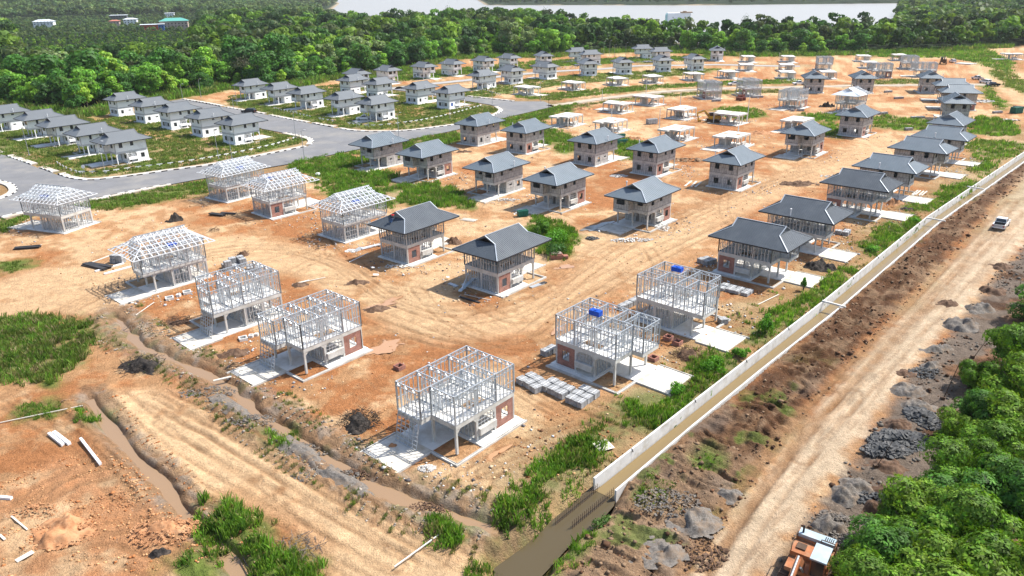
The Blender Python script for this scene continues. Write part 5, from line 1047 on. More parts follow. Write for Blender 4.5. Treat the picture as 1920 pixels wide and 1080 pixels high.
GL = dict(block1=(1.1, 1.1, DU, .55, 'rough grass around the left block of white houses'), block2=(0.9, 1.2, DU, .55, 'rough grass around the second block of white houses'),
 strip3=(2.5, .8, DU+BR[:1], .6, 'grass strip between the main road and the left trussed houses'), strip4=(2.6, .9, BR, .9, 'tall bright green grass strip across the middle of the site'), strip5=(2.5, .8, BR, .7, 'bright grass below the footpath beside the trussed houses'),
 strip6=(2.2, .9, DU+BR, .8, 'green verge between the main road and the grey houses'), strip7=(1.3, 1.1, BR+DU, .8, 'green verge by the end of the paved road'), strip8=(1.6, 1.0, BR, .9, 'bright green grass behind the two grey houses with brick strips'),
 trackside=(.55, 1.5, DU+BR[:1], .7, 'scrub on the far side of the gravel track'), trackside2=(.7, 1.4, DRY+DU, .6, 'dry scrub on the near side of the gravel track'), back=(.35, 2.0, BR+DU, .8, 'green hem of grass along the forest behind the houses'), lots=(.4, 1.6, DU, .6, 'grass around the far white houses'),
 green9=(.9, 1.2, BR, .8, 'green patch behind the slab right of the yellow excavator'), green10=(.9, 1.2, BR, .8, 'small green patch left of the grey house on posts'), green11=(.9, 1.2, BR, .8, 'green patch behind the grey house with open carport'), green12=(.7, 1.3, BR+DU, .7, 'green verge right of the four-window grey house'),
 green13=(.9, 1.3, BR, 1.0, 'bright green thicket right of the row bend'), green14=(.9, 1.2, BR+DU, .7, 'green patches above the canal end at right'), green15=(.7, 1.3, BR, .7, 'green strip beside the far right broad roofs'), green16=(.22, 2.4, BR, 1.1, 'green scrub at the forest foot at far right'), green17=(.4, 1.6, DRY+DU, .6, 'dry green verge behind the far right houses'), green18=(.4, 1.6, DU, .8, 'scrub at the right edge beside the dirt road'),
 bush=(7, .5, BR, .7, 'grass and weeds around the tall bright bush'),
 meadow=(7.5, .55, BR[:4]+DU+DU+DRY, .75, 'large tall green grass patch at the left edge'), bank1=(9, .5, BR, .75, 'lush grass bank beside the open water channel'), bank2=(9, .5, BR, .65, 'grass clump beside the canal wall end'), bank3=(8, .5, BR, .65, 'grass clump beside the white canal wall below the apron'),
 bank4=(6, .55, BR, .6, 'grass along the canal wall in the middle'), bank5=(5, .6, BR, .6, 'grass on the canal bank below the roofed frame houses'), bank6=(3.5, .7, BR, .6, 'grass on the canal bank near its far end'),
 bushy1=(14, .5, BR, 1.0, 'green bush of tall grass beside the lower left stream'), bushy2=(14, .5, BR, .8, 'green bush of grass at the bottom edge left of centre'), bushy3=(12, .45, BR, .7, 'round grass bush on the pale track'), bushy4=(14, .45, BR, .8, 'green grass at the bottom edge centre'), bushy5=(12, .45, BR, .7, 'green weeds at the bottom left by the stream'),
 mudgreen=(9, .3, BR, .22, 'short bright weeds on the mud right of the canal end'), mudgreen2=(8, .3, BR, .2, 'thin weeds on the mud beside the haul road'), canalside=(9, .4, BR, .5, 'weeds on the right bank of the open channel'),
 smallleft=(4, .5, DU, .4, 'small weed patch at the left edge'), smallb=(9, .4, DU+BR, .45, 'weeds between the planks at lower left'), smallc=(12, .4, BR, .5, 'dark weed tuft at the head of the trench'), smalld=(12, .4, BR, .6, 'grass tuft between stream and earth bank'))
for k, (de, sz, pal, hg, lb) in GL.items(): clumps('grass', GW[k], de, sz, pal, lb, seed=abs(hash(lb)) % 97 if False else sum(map(ord, k)), hgt=hg)
# dry weeds scattered along the streams and banks
def scatter_line(line, w0, w1, n, seed):
    rg = np.random.default_rng(seed); L_ = np.array(smooth_line(line, 1.0)); i = rg.integers(0, len(L_)-1, n); d = L_[i+1]-L_[i]; d /= np.linalg.norm(d, axis=1)[:, None]+1e-9
    s = rg.choice([-1, 1], n)*rg.uniform(w0, w1, n); x = L_[i, 0]-d[:, 1]*s; y = L_[i, 1]+d[:, 0]*s; k = fbm(x, y, 2.5, 3, seed) > 0.0; return x[k], y[k]
clumps('weeds', scatter_line(STREAM_A, 1.8, 4.6, 1500, 5), 0, .35, DRY+DU[:1], 'dry weeds on the banks of the brown stream', 'weeds', 11, .38)
clumps('weeds', scatter_line(PP([(1000, 930), (1100, 830), (1200, 760), (1330, 665), (1480, 560), (1620, 460), (1750, 375)]), 0.2, 4.0, 1300, 6), 0, .4, DRY+BR[:1], 'weeds on the orange bank beside the canal', 'weeds', 12, .4)
hx, hy = [], []
rg = np.random.default_rng(5); N = 5200; aa = rg.uniform(R(-39), R(33), N); rf = np.interp(aa, _fa, _fr); d = rg.uniform(-14, 9, N); clx, cly = (rf+d)*np.sin(aa), (rf+d)*np.cos(aa)
clumps('undergrowth', (clx, cly), 0, 2.6, BR+DU, 'tangled light green undergrowth along the forest foot', 'undergrowth', 14, 2.2)
# leafy shrubs that can be told apart
def shrub(u, v, r, h, pal, label, n=700, q=.16, name='shrub'):
    x, y = P(u, v); rg = np.random.default_rng(int(u*7+v)); z = float(height(np.array([x]), np.array([y]))[0]); root = empty(name, (x, y, z))
    c, nn, idx = crown(rg, r, h*1.15, n, q, 6); c[:, 2] = np.clip((c[:, 2]-h*0.15)*rg.uniform(.55, 1.0, n), 0.05, None); vv = quads_from(c, nn, q*rg.uniform(.6, 1.3, n), rg, .5)
    np_mesh('foliage', vv, np.arange(len(vv)).reshape(-1, 4), M['leaf'], 4, np.repeat(tint(rg, pal, n, idx), 4, 0), parent=root)
    t = MB()
    for j in range(6): a = j*1.05; t.cyl((0, 0, -.1), (r*.5*math.cos(a), r*.5*math.sin(a), h*.6), .05, .02, 5)
    t.build('stem', M['bark'], root); tag(root, label, 'shrub')
shrub(1012, 440, 2.6, 3.3, (0.095, 0.22, 0.020), 'tall bright green bush between the roofed frame house and grey houses', 2200, .2)
shrub(1050, 452, 3.2, 2.0, (0.096, 0.255, 0.020), 'lower green bush right of the tall one', 1300, .2); shrub(1040, 478, 2.8, 2.0, (0.064, 0.170, 0.034), 'dark low bush in front of the tall one', 900, .2)
shrub(1436, 625, 1.3, 3.0, (0.096, 0.272, 0.020), 'creeper-covered upright bush beside the canal row driveway', 1300, .14); shrub(1506, 545, .6, 2.9, (0.080, 0.255, 0.020), 'thin creeper-covered stump on the white driveway edge', 700, .12)
shrub(1265, 735, 1.5, 1.4, (0.096, 0.255, 0.020), 'small round bush at the corner of the nearest canal-row driveway', 900, .14); shrub(1388, 668, 1.3, 1.2, (0.096, 0.255, 0.020), 'small green bush between the two canal-row driveways', 800, .14)
shrub(1340, 690, 1.9, 1.5, (0.104, 0.272, 0.020), 'round green bush beside the canal wall below the driveway', 1200, .15); shrub(1130, 970, 1.2, .9, (0.112, 0.204, 0.051), 'grey-green bush on the right bank of the open channel', 600, .12)
shrub(1715, 415, 1.2, 1.0, (0.112, 0.289, 0.034), 'low bright bush on the bank below the third roofed frame', 500, .16); shrub(1632, 470, 1.3, 1.0, (0.112, 0.289, 0.034), 'low bright bush on the bank below the second roofed frame', 500, .16)
shrub(640, 600, .01, .01, (0.07, 0.17, 0.02), 'x', 1) if False else None
# big leafy trees at the lower right corner
def near_tree(mi, x, y, h, s, rz, label, protos={}):
    if mi in protos: o = copy_tree(protos[mi])
    else:
        rg = np.random.default_rng(900+mi); o = empty('broadleaf_tree'); rad = 4.3; tips, nn, idx = crown(rg, rad, 7.6, 2600, .5, 16); lowk = idx % 3 == 0; tips[lowk, 2] = np.maximum(.6, tips[lowk, 2]-2.6); tips[lowk, :2] *= 1.12; K = 8
        c = np.repeat(tips, K, 0); n0 = np.repeat(nn, K, 0); out = rg.normal(0, 1, c.shape); out -= n0*(out*n0).sum(1)[:, None]; out /= np.linalg.norm(out, axis=1)[:, None]; sz = .17*rg.uniform(.7, 1.25, len(c))
        ax = out*0.9+n0*rg.uniform(-.25, .5, (len(c), 1)); ax /= np.linalg.norm(ax, axis=1)[:, None]; b = np.cross(ax, n0); b /= np.linalg.norm(b, axis=1)[:, None]+1e-9; c0 = c+ax*.05; s_ = sz[:, None]; dn = n0*0.12*s_
        vv = np.stack([c0, c0+ax*s_*1.0+b*s_*.42-dn, c0+ax*s_*2.1-dn*3, c0+ax*s_*1.0-b*s_*.42-dn], 1).reshape(-1, 3)
        base_ = [(0.125, 0.25, 0.022), (0.165, 0.29, 0.026), (0.075, 0.185, 0.026)][mi]; col = tint(rg, base_, len(tips), idx, .34); col = np.repeat(col, K, 0)*rg.uniform(.8, 1.25, (len(c), 1)); 
        np_mesh('crown', vv, np.arange(len(vv)).reshape(-1, 4), M['leaf'], 4, np.repeat(np.clip(col, .004, .5), 4, 0), parent=o)
        t = MB(); t.cyl((0, 0, -.5), (.2, .1, 3.4), .26, .18, 8)
        for j in range(7): a = j*.95; t.cyl((.2, .1, 2.2+.2*j), (2.4*math.cos(a), 2.4*math.sin(a), 5.0+.15*j), .12, .04, 6)
        t.build('trunk', M['bark'], o); protos[mi] = o
    o.location = (x, y, -0.2); o.rotation_euler = (0, 0, rz); o.scale = (s, s, h/7.6); tag(o, label, 'tree')
NT = [(1905, 650, 0, 7.5, 1.0, 'big leafy tree cut by the right edge, level with the gravel heaps'), (1905, 790, 1, 7, 1.0, 'leafy tree at right edge just below the highest one'), (1845, 770, 2, 5.5, .72, 'smaller leafy tree beside the dark slab rubble'), (1800, 880, 0, 6.5, .95, 'bright leafy tree right of the brown soil heap'), (1900, 930, 2, 7.5, 1.05, 'dark leafy tree in the corner group at the right edge'), (1730, 960, 1, 6.5, .95, 'bright leafy tree right of the grey rubble heap'), (1830, 1010, 0, 7.5, 1.1, 'big leafy tree in the middle of the corner group'), (1655, 1030, 2, 6.0, .85, 'leafy tree overhanging the excavator cab'), (1740, 1080, 1, 7, 1.05, 'leafy tree at the bottom edge right of the excavator'), (1900, 1100, 1, 7.5, 1.1, 'leafy tree in the very bottom right corner'), (1640, 1120, 0, 6.5, .9, 'leafy tree at the bottom edge beside the excavator'), (1960, 560, 2, 6.5, .9, 'leafy tree highest up the right edge'), (1930, 710, 1, 6.5, 1.0, 'leafy tree at right edge between the two highest ones'), (1860, 840, 0, 5.5, .85, 'middling leafy tree left of the dark corner tree'), (1795, 790, 1, 4.0, .5, 'low leafy tree reaching out toward the slab rubble'), (1700, 1000, 0, 5.0, .8, 'rounded leafy tree above the excavator-side trees'), (1840, 700, 0, 4.2, .55, 'low leafy tree beside the leaning posts'), (1780, 940, 2, 5.5, .9, 'dark leafy tree behind the big corner tree'), (1610, 1075, 1, 4.2, .6, 'low leafy tree touching the excavator')]
for i, (u, v, mi, h, s, lb) in enumerate(NT):
    x, y = P(u, v, h*.62); near_tree(mi, x, y, h, s, i*1.7, lb)
# ------------------------------------------------------------ canal walls, rebar
def gz(x, y): return float(height(np.array([x]), np.array([y]))[0])
conc_w = mat('white_canal_concrete', (0.62, 0.615, 0.60), 0.8, var=0.12, vs=0.7, dirt=(0.44, 0.41, 0.35), ds=0.6)
def canal_wall(line, top, label, sgn):
    root = empty('retaining_wall', (*line[0], 0)); ox, oy = line[0]; n = 0
    pts = []; L_ = [Vector((p[0]-ox, p[1]-oy, 0)) for p in line]; seg = 6.0
    for i in range(len(L_)-1):
        m = max(1, int((L_[i+1]-L_[i]).length/seg))
        for j in range(m): pts.append(L_[i].lerp(L_[i+1], j/m))
    pts.append(L_[-1]); body = MB()
    for i in range(len(pts)-1):
        a, b = pts[i], pts[i+1]; d = (b-a).normalized(); q = Vector((-d.y, d.x, 0))*.2*sgn; g = d*.012; body.hexa([a+g+Vector((0, 0, -2)), b-g+Vector((0, 0, -2)), b-g+q+Vector((0, 0, -2)), a+g+q+Vector((0, 0, -2))], [a+g+Vector((0, 0, top)), b-g+Vector((0, 0, top)), b-g+q+Vector((0, 0, top)), a+g+q+Vector((0, 0, top))])
    body.build('wall_panel', conc_w, root)
    if sgn > 0:
        for i in range(1, len(pts), 2):
            p = MB(); a = pts[i]; d = (pts[i]-pts[i-1]).normalized(); q = Vector((-d.y, d.x, 0)); p.cyl(a-q*.12+Vector((0, 0, top-.25)), a+q*.05+Vector((0, 0, top+.12)), .05, n=6); p.build('lifting_hook', M['black'], root)
    tag(root, label, 'wall')
canal_wall(CANAL_L, 0.42, 'long white concrete canal wall on the houses side', 1)
canal_wall(CANAL_R, 0.18, 'long white concrete canal wall on the haul road side', -1)
for k, (u, v, lb) in enumerate([(1548, 568, 'white concrete strut across the canal nearest the viewer'), (1742, 411, 'white concrete strut across the canal in its middle'), (1818, 352, 'white concrete strut across the canal near its far end')]):
    x, y = P(u, v, .3); mb = MB(); a = Vector((0, 0, 0)); d = Vector((0.733, -0.68, 0)); mb.bar(a-d*.5+Vector((0, 0, .36)), a+d*2.9+Vector((0, 0, .3)), .3, .22); o = mb.build('canal_strut', conc_w); o.location = (x, y, .15); tag(o, lb, 'concrete beam')
def mesh_fence(a, b, label):
    mb = MB(); a = Vector((*a, 0)); b = Vector((*b, 0)); n = int((b-a).length/.3)
    for i in range(n+1): p = a.lerp(b, i/n)-a; mb.bar(p+Vector((0, 0, -1.9)), p+Vector((0, 0, -.1)), .035)
    for z in (-.9, -.6, -.35): mb.bar(Vector((0, 0, z)), b-a+Vector((0, 0, z)), .03)
    o = mb.build('rebar_row', M['rebar']); o.location = a; tag(o, label, 'reinforcement')
mesh_fence(P(1042, 978, -.6), P(1120, 915, -.6), 'rusty reinforcement bars standing in the channel, left row'); mesh_fence(P(1073, 985, -.6), P(1150, 922, -.6), 'rusty reinforcement bars standing in the channel, right row')
# ------------------------------------------------------------ material stacks
def block_stack(u, v, nx, ny, nz, rz, label, miss=0.12, z0=None, sx=1.15, sy=1.15, sz=.75, grp='pallets of grey blocks'):
    """one pallet per object, several make the yard stack"""
    x, y = P(u, v); rnd = random.Random(int(u+v)); ca, sa = math.cos(R(rz)), math.sin(R(rz)); n = 0
    for i in range(nx):
        for j in range(ny):
            for k in range(nz):
                if rnd.random() < miss and (k == nz-1): continue
                mb = MB(); jx, jy = rnd.uniform(-.06, .06), rnd.uniform(-.06, .06)
                for a in range(3):
                    for b in range(2):
                        for c in range(3): mb.box(-sx/2+a*sx/3+.015, -sx/2+(a+1)*sx/3-.015, -sy/2+b*sy/2+.015, -sy/2+(b+1)*sy/2-.015, c*sz/3+.01, (c+1)*sz/3-.01)
                mb.bar((-sx/2, -.1, sz+.005), (sx/2, -.1, sz+.005), .05, .02, 1); mb.bar((0.1, -sy/2, sz+.008), (.1, sy/2, sz+.008), .05, .02, 1)
                o = mb.build('block_pallet', [M['block'], M['pvc']]); lx, ly = (i-(nx-1)/2)*(sx+.12)+jx, (j-(ny-1)/2)*(sy+.12)+jy
                X, Y = x+lx*ca-ly*sa, y+lx*sa+ly*ca; o.location = (X, Y, gz(X, Y)+.03+k*(sz+.02)); o.rotation_euler = (0, 0, R(rz)+rnd.uniform(-.08, .08)); tag(o, label, 'block pallet', grp+' '+label.split(' in ')[-1] if False else label)
block_stack(1000, 722, 3, 2, 1, -52, 'pallet of grey blocks in the left part of the long yard stack', 0, grp='a'); block_stack(1045, 733, 3, 2, 1, -45, 'pallet of grey blocks in the middle of the long yard stack', .1); block_stack(1092, 748, 2, 3, 1, -40, 'pallet of grey blocks in the right part of the long yard stack', 0)
block_stack(1030, 662, 2, 1, 1, 45, 'pallet of grey blocks left of the canal-row steel frame', 0); block_stack(1182, 572, 4, 1, 1, 45, 'pallet of grey blocks between the two tank-topped frames', 0)
block_stack(1378, 545, 4, 2, 1, -40, 'flat grey block pallet below the dark red brick panel', 0, sz=.5); block_stack(1325, 492, 2, 2, 1, 30, 'dark grey block pallet left of the nearest roofed canal house', .1); block_stack(1580, 438, 2, 2, 1, -35, 'grey block pallet right of the second roofed canal house', .2)
block_stack(440, 500, 3, 2, 2, 35, 'jumbled grey block pallet between the two left frame houses', .3); block_stack(478, 505, 2, 2, 1, 20, 'grey block pallet at the right of the jumbled heap', .2); block_stack(222, 492, 2, 1, 2, -10, 'grey block pallet under the left trussed roof', 0); block_stack(1355, 605, 1, 1, 1, 10, 'single grey block pallet behind the tank-topped frame', 0)
for u, v, n, rz, lb in [(1525, 245, 2, 10, 'far pallets beside the soil by the open carport house'), (1495, 208, 4, 5, 'silver pallet row in front of the far posted frame'), (1340, 190, 4, 10, 'silver pallet row beside the far red drums'), (1420, 183, 4, 10, 'silver pallet row right of the red drums'), (1655, 214, 3, 20, 'silver material heap right of the green verge house'), (1720, 222, 4, 10, 'silver material heap left of the row bend'), (1685, 185, 3, 10, 'silver heap on the far bare lot, nearer one'), (1665, 173, 3, 20, 'silver heap on the far bare lot, farther one'), (1700, 244, 3, 5, 'silver heap on the verge left of the canal row'), (1870, 212, 3, 15, 'silver sacks heap beside the far right green strip')]:
    block_stack(u, v, n, 1, 1, rz, 'silver-grey pallet in the '+lb, .1)
# ------------------------------------------------------------ soil heaps and rubble
def heap(u, v, rx, ry, h, rz, m, label, name='soil_heap', seed=0, rough=.35, cat='heap'):
    x, y = P(u, v); n = 34; V = []; F = []; rg = np.random.default_rng(int(u*3+v)); g = np.linspace(-1, 1, n); GX_, GY_ = np.meshgrid(g, g); r = np.hypot(GX_, GY_)
    X = GX_*rx; Y = GY_*ry; s = u*0.37; N = fbm(X+s, Y-s, .9, 4, 3); N2 = fbm(X+s, Y-s, .35, 3, 5); e = 1-sm(.15, 1.0, r+.55*fbm(X+s, Y, 1.3, 4, 8)); Z = 1.35*e*h*(.7+.6*N)+rough*e*(N2*.55+.2*N)-0.12
    V = np.stack([X.ravel(), Y.ravel(), Z.ravel()], 1); i = (np.arange(n-1)[:, None]*n+np.arange(n-1)[None]).ravel(); F = np.stack([i, i+1, i+n+1, i+n], 1); keep = Z.ravel()[F].max(1) > -.11; F = F[keep]
    o = np_mesh(name, V, F, m, 4); o.location = (x, y, gz(x, y)); o.rotation_euler = (0, 0, R(rz)); tag(o, label, cat); return o
HB = mat('black_soil', (0.022, 0.019, 0.017), .95, var=.5, vs=2.5, dirt=(0.075, .06, .05), ds=2.0, bump=.6, bs=5); HBR = mat('brown_soil', (0.10, .058, .036), .95, var=.4, vs=2.0, dirt=(.17, .11, .075), ds=1.5, bump=.6, bs=5); HO = mat('orange_soil', (.37, .18, .085), .95, var=.3, vs=1.5, dirt=(.45, .26, .14), ds=.8, bump=.6, bs=4)
HG = mat('grey_gravel', (.15, .135, .12), .95, var=.5, vs=5, dirt=(.20, .145, .10), ds=.7, bump=.6, bs=12); HS = mat('grey_slab_rubble', (.072, .074, .076), .8, var=.5, vs=1.5, dirt=(.13, .125, .12), ds=1); HW = mat('pale_rubble', (.55, .53, .50), .9, var=.3, vs=2, bump=.4)
for a in [(325, 414, 2.0, 1.5, 1.3, 20, HB, 'small black soil heap behind the dark plank stack'), (268, 688, 3.2, 1.8, .9, -15, HB, 'black charred debris heap beside the left stream'), (675, 795, 1.9, 2.2, 1.0, 0, HB, 'black debris heap left of the nearest frame house'), (1538, 502, 3.0, 2.0, 1.3, -20, HB, 'black soil heap between two canal-row driveways'), (1290, 668, 1.9, 1.6, .9, 0, HBR, 'brown root heap right of the nearest tank-topped frame'),
 (1500, 345, 5, 2.5, .8, -10, HBR, 'flat dark soil heap behind the roofed canal frames'), (1178, 388, 3.0, 1.6, .9, 0, HB, 'black soil heap right of the lone bush houses'), (1672, 382, 2.6, 1.8, 1.2, 0, HO, 'reddish sand heap beside the third canal driveway'), (1700, 392, 2.2, 1.4, .7, 0, HB, 'dark soil heap right of the reddish sand heap'), (1550, 200, 3.2, 2.0, 1.6, 0, HB, 'black soil heap left of the half-clad house'), (560, 535, 2.2, 1.2, .5, 0, HBR, 'low brown brush heap on the open dirt'), (455, 478, 1.2, .9, .7, 0, HBR, 'small dark stump heap behind the left frames'),
 (700, 580, 3.5, 1.8, .45, 20, HBR, 'low brown mud heap left of the central house shadow'), (670, 530, 2.2, 1.2, .5, 10, HBR, 'small brown mud heap by the parallel ruts'), (330, 605, 2.2, 1.2, .4, 10, HBR, 'low twig heap before the left trussed house'), (430, 665, 3.0, 1.3, .7, 25, HBR, 'dry earth heap between the two left frame houses'), (870, 285, 3.5, 1.2, .5, 0, HBR, 'brown soil heap left of the closed grey house'), (850, 455, 1.8, 1.8, 1.0, 0, HBR, 'brush heap right of the worker house'),
 (1190, 262, 6, 2.5, .9, 10, HO, 'long orange soil heap behind the grey houses'), (1260, 250, 5, 2.4, 1.0, 0, HO, 'orange soil heap before the yellow excavator'), (1360, 225, 5, 2.4, .9, 0, HO, 'orange soil heap right of the yellow excavator'), (1430, 250, 6, 3, .7, 0, HO, 'orange soil heap behind the open carport house'), (1090, 205, 5, 2, .8, 0, HO, 'orange soil heap between the two first slabs'), (1330, 180, 6, 2.2, .8, 0, HO, 'orange soil heap beside the far frame'),
 (1700, 735, 2.8, 2.4, .9, 0, HG, 'grey gravel heap beside the leaning post'), (1745, 690, 2.6, 1.8, .9, 20, HG, 'grey gravel heap above the leaning post'), (1800, 610, 3.4, 2.6, .9, 30, HG, 'grey gravel heap by the haul road, second from the top'), (1840, 580, 3, 2, .8, 30, HG, 'grey gravel heap by the haul road near the right trees'), (1610, 915, 2.0, 1.6, .6, 0, HG, 'small pale gravel heap below the slab rubble'), (1655, 925, 1.8, 1.5, .7, 0, HBR, 'brown earth heap right of the small gravel heap'), (1640, 955, 2.0, 1.2, .8, 0, HBR, 'brown clod heap below the small gravel heap'), (1560, 985, 2.4, 1.9, .9, 0, HG, 'grey rubble heap above the orange excavator'),
 (1370, 930, 1.6, 1.3, .5, 0, HG, 'small grey gravel heap left of the haul road'), (1300, 985, 2.6, 2.0, .7, 0, HG, 'grey earth heap near the channel at the bottom'), (1230, 1040, 2.6, 2.0, .6, 0, HG, 'pale grey mound at the bottom right of the channel'), (1690, 800, 1.8, 1.5, .8, 0, HBR, 'dark earth heap behind the slab rubble'), (1860, 545, 2.5, 1.7, .9, 0, HBR, 'brown soil heap between gravel and right trees'), (120, 995, 3.0, 2.4, .9, 0, HO, 'orange clod heap at lower left'), (300, 1000, 3.2, 2.0, .7, 0, HO, 'reddish clod heap left of the lower stream'), (110, 610, 1.2, .7, .5, 0, HO, 'small red soil heap behind the left meadow'), (300, 1042, 1.1, .7, .35, 0, HB, 'small black patch heap near the bottom left'),
 (735, 838, 1.2, .8, .45, 0, HO, 'small orange mound left of the nearest apron')]: heap(*a)
def slabs(u, v, rx, ry, n, label, m, s=(.25, .75), seed=0, name='rubble', h=.8, spread=1.0):
    x, y = P(u, v); rnd = random.Random(int(u*v) % 9999); mb = MB()
    for k in range(n):
        a = rnd.uniform(0, 2*math.pi); d = math.sqrt(rnd.random()); px, py = rx*d*math.cos(a), ry*d*math.sin(a); w, l = rnd.uniform(*s), rnd.uniform(*s)*.8; t = .06 if s[1] > .4 else w*.5; z = (1-d)*h*rnd.uniform(.5, 1)+.05
        Mx = Matrix.Translation((px, py, z)) @ Matrix.Rotation(rnd.uniform(0, 6.28), 4, 'Z') @ Matrix.Rotation(rnd.uniform(-.6, .6), 4, 'X') @ Matrix.Rotation(rnd.uniform(-.5, .5), 4, 'Y')
        k1 = rnd.uniform(.4, 1); bb = [Vector((-w, -l, -t/2)), Vector((w*k1, -l*.8, -t/2)), Vector((w, l*k1, -t/2)), Vector((-w*.7, l, -t/2))]; mb.hexa([Mx @ p for p in bb], [Mx @ (p+Vector((0, 0, t))) for p in bb])
    o = mb.build(name, m); o.location = (x, y, gz(x, y)); tag(o, label, 'rubble', kind='stuff'); return o
slabs(1690, 830, 3.2, 2.0, 520, 'heap of broken dark grey slabs beside the haul road', HS, (.14, .42)); slabs(1730, 790, 1.6, 2.4, 260, 'steeper part of the dark broken slabs near the trees', HS, (.12, .38)); slabs(1565, 980, 2.2, 1.9, 420, 'grey stone rubble above the orange excavator', HG, (.06, .2), h=1.0); slabs(1600, 1015, 1.5, 1.1, 200, 'grey stone rubble partly under the excavator-side tree', HG, (.06, .2))
STUFF = [(1185, 450, 4, 1.2, 150, 'white rubble in front of the puddle grey house', HW, (.06, .25)), (1240, 425, 1.5, 3.0, 160, 'white rubble right of the puddle grey house', HW, (.05, .2)), (1110, 447, 1.2, 1.0, 60, 'dark scrap below the puddle grey house', HS, (.1, .3)), (985, 400, 2.5, 1.5, 60, 'white scrap left of the tall bush', HW, (.08, .3)), (950, 375, 3, 1, 90, 'pale rubble below the bush-side grey house', HW, (.06, .25)), (1160, 330, 2.2, 1.4, 90, 'white scrap beside the orange-strip grey house', HW, (.08, .35)), (800, 878, .9, .6, 110, 'white crumbs heap beside the nearest apron', HW, (.05, .14)),
 (870, 250, 1, 1, 10, 'x', HW, (.1, .3)), (480, 960, 3, 2, 0, 'x', HW, (.1, .2)), (1040, 325, 3, 1, 60, 'light scrap before the twin-window grey house', HW, (.08, .25)), (660, 470, 1.5, .8, 50, 'pale scrap beside the worker house', HW, (.08, .3)), (745, 500, 2, .8, 40, 'scraps below the worker house', HW, (.08, .3)), (1840, 190, 5, 3, 160, 'white sheet scraps beside the far dirt road', HW, (.2, .7)), (1890, 225, 4, 2, 60, 'scraps by the big pipe at the right edge', HW, (.2, .6)),
 (1290, 300, 5, 2.5, 120, 'broken timber and scraps right of the orange-strip houses', M['timber'], (.1, .5)), (1560, 330, 3, 1, 40, 'scraps left of the canal grey houses', HW, (.1, .3)), (560, 835, 6, 1.2, 260, 'grey clods on the bank right of the stream', HG, (.06, .2)), (600, 890, 4, 1.0, 200, 'grey clods on the earth bank left of the stream end', HG, (.06, .2)), (120, 1000, 3.2, 2.2, 260, 'orange and grey clods at the lower left', HO, (.05, .18)), (310, 1000, 3.0, 2.0, 240, 'reddish clods left of the lower stream', HO, (.05, .17)), (60, 960, 2.4, 1.3, 140, 'clods at the left edge near the bottom', HO, (.05, .15)), (240, 935, 3, 1.5, 220, 'orange pebbles on the flat dirt at lower left', HO, (.03, .1)), (1250, 950, 3.0, 2.0, 300, 'grey clods right of the channel', HG, (.05, .17)), (1300, 1040, 3.0, 2.0, 240, 'brown clods at the bottom right of the channel', HBR, (.05, .2)), (390, 735, 3.5, 1.5, 240, 'grey dry clods left of the stream bend', HG, (.05, .18)), (470, 790, 3, 1.2, 220, 'grey dry clods along the stream', HG, (.05, .18)), (680, 880, 2.5, 1.0, 180, 'dark clods below the nearest house', HBR, (.05, .18)), (820, 940, 3, .9, 200, 'brown clods before the grass bank', HBR, (.05, .18))]
for a in STUFF:
    if a[5] != 'x': slabs(*a[:4], a[4], a[5], a[6], a[7], h=.35)
heap(560, 845, 7.0, 1.2, .5, -42, HG, 'long grey earth bank right of the stream'); heap(640, 900, 5.0, 1.0, .45, -40, HG, 'long grey earth bank left of the stream end'); heap(430, 765, 5.0, 1.1, .4, -42, HG, 'long grey earth bank left of the stream bend')
def lumps(name, x, y, size, pal, label, seed):
    rg = np.random.default_rng(seed); N = len(x); z = height(x, y); O = np.array([(1, 0, 0), (0, 1, 0), (-1, 0, 0), (0, -1, 0), (0, 0, 1), (0, 0, -1)], float); T3 = np.array([(0, 1, 4), (1, 2, 4), (2, 3, 4), (3, 0, 4), (1, 0, 5), (2, 1, 5), (3, 2, 5), (0, 3, 5)])
    s = rg.uniform(size[0], size[1], N)*rg.choice([.6, 1, 1.5], N, p=[.5, .38, .12]); v = O[None]*s[:, None, None]*rg.uniform(.55, 1.3, (N, 6, 3))*np.array([1, 1, .7]); a = rg.uniform(0, 6.28, N); ca, sa = np.cos(a)[:, None], np.sin(a)[:, None]
    V = np.stack([v[:, :, 0]*ca-v[:, :, 1]*sa+x[:, None], v[:, :, 0]*sa+v[:, :, 1]*ca+y[:, None], v[:, :, 2]+z[:, None]+s[:, None]*.25], 2).reshape(-1, 3); F = (np.arange(N)[:, None, None]*6+T3[None]).reshape(-1, 3)
    col = np.array(pal)[rg.integers(0, len(pal), N)]*rg.uniform(.75, 1.25, (N, 1)); o = np_mesh(name, V, F, M_SOIL, 3, np.repeat(col, 6, 0)); tag(o, label, 'loose soil', kind='stuff')
M_SOIL = mat('loose_soil', (.3, .2, .1), .95, attr=True, var=.2, vs=3)
def rnd_in(poly, n, seed, lo=0.0, fs=3.0):
    rg = np.random.default_rng(seed); A_ = np.array(poly); x = rg.uniform(A_[:, 0].min(), A_[:, 0].max(), n); y = rg.uniform(A_[:, 1].min(), A_[:, 1].max(), n); k = (sdist(x, y, poly) > -.5) & (fbm(x, y, fs, 3, seed) > lo) & (np.abs(np.arctan2(x, y)) < R(42)) & (y < 260) & (sdist(x, y, CHANNEL) < -.5) & (sdist(x, y, HAUL) < .3); return x[k], y[k]
cenl = [((p[0]+q[0])/2, (p[1]+q[1])/2) for p, q in zip(CANAL_L, [CANAL_R[0]]+CANAL_R[2:])]
def offc(x, y):
    k = pdist(x, y, cenl) > 1.9; return x[k], y[k]
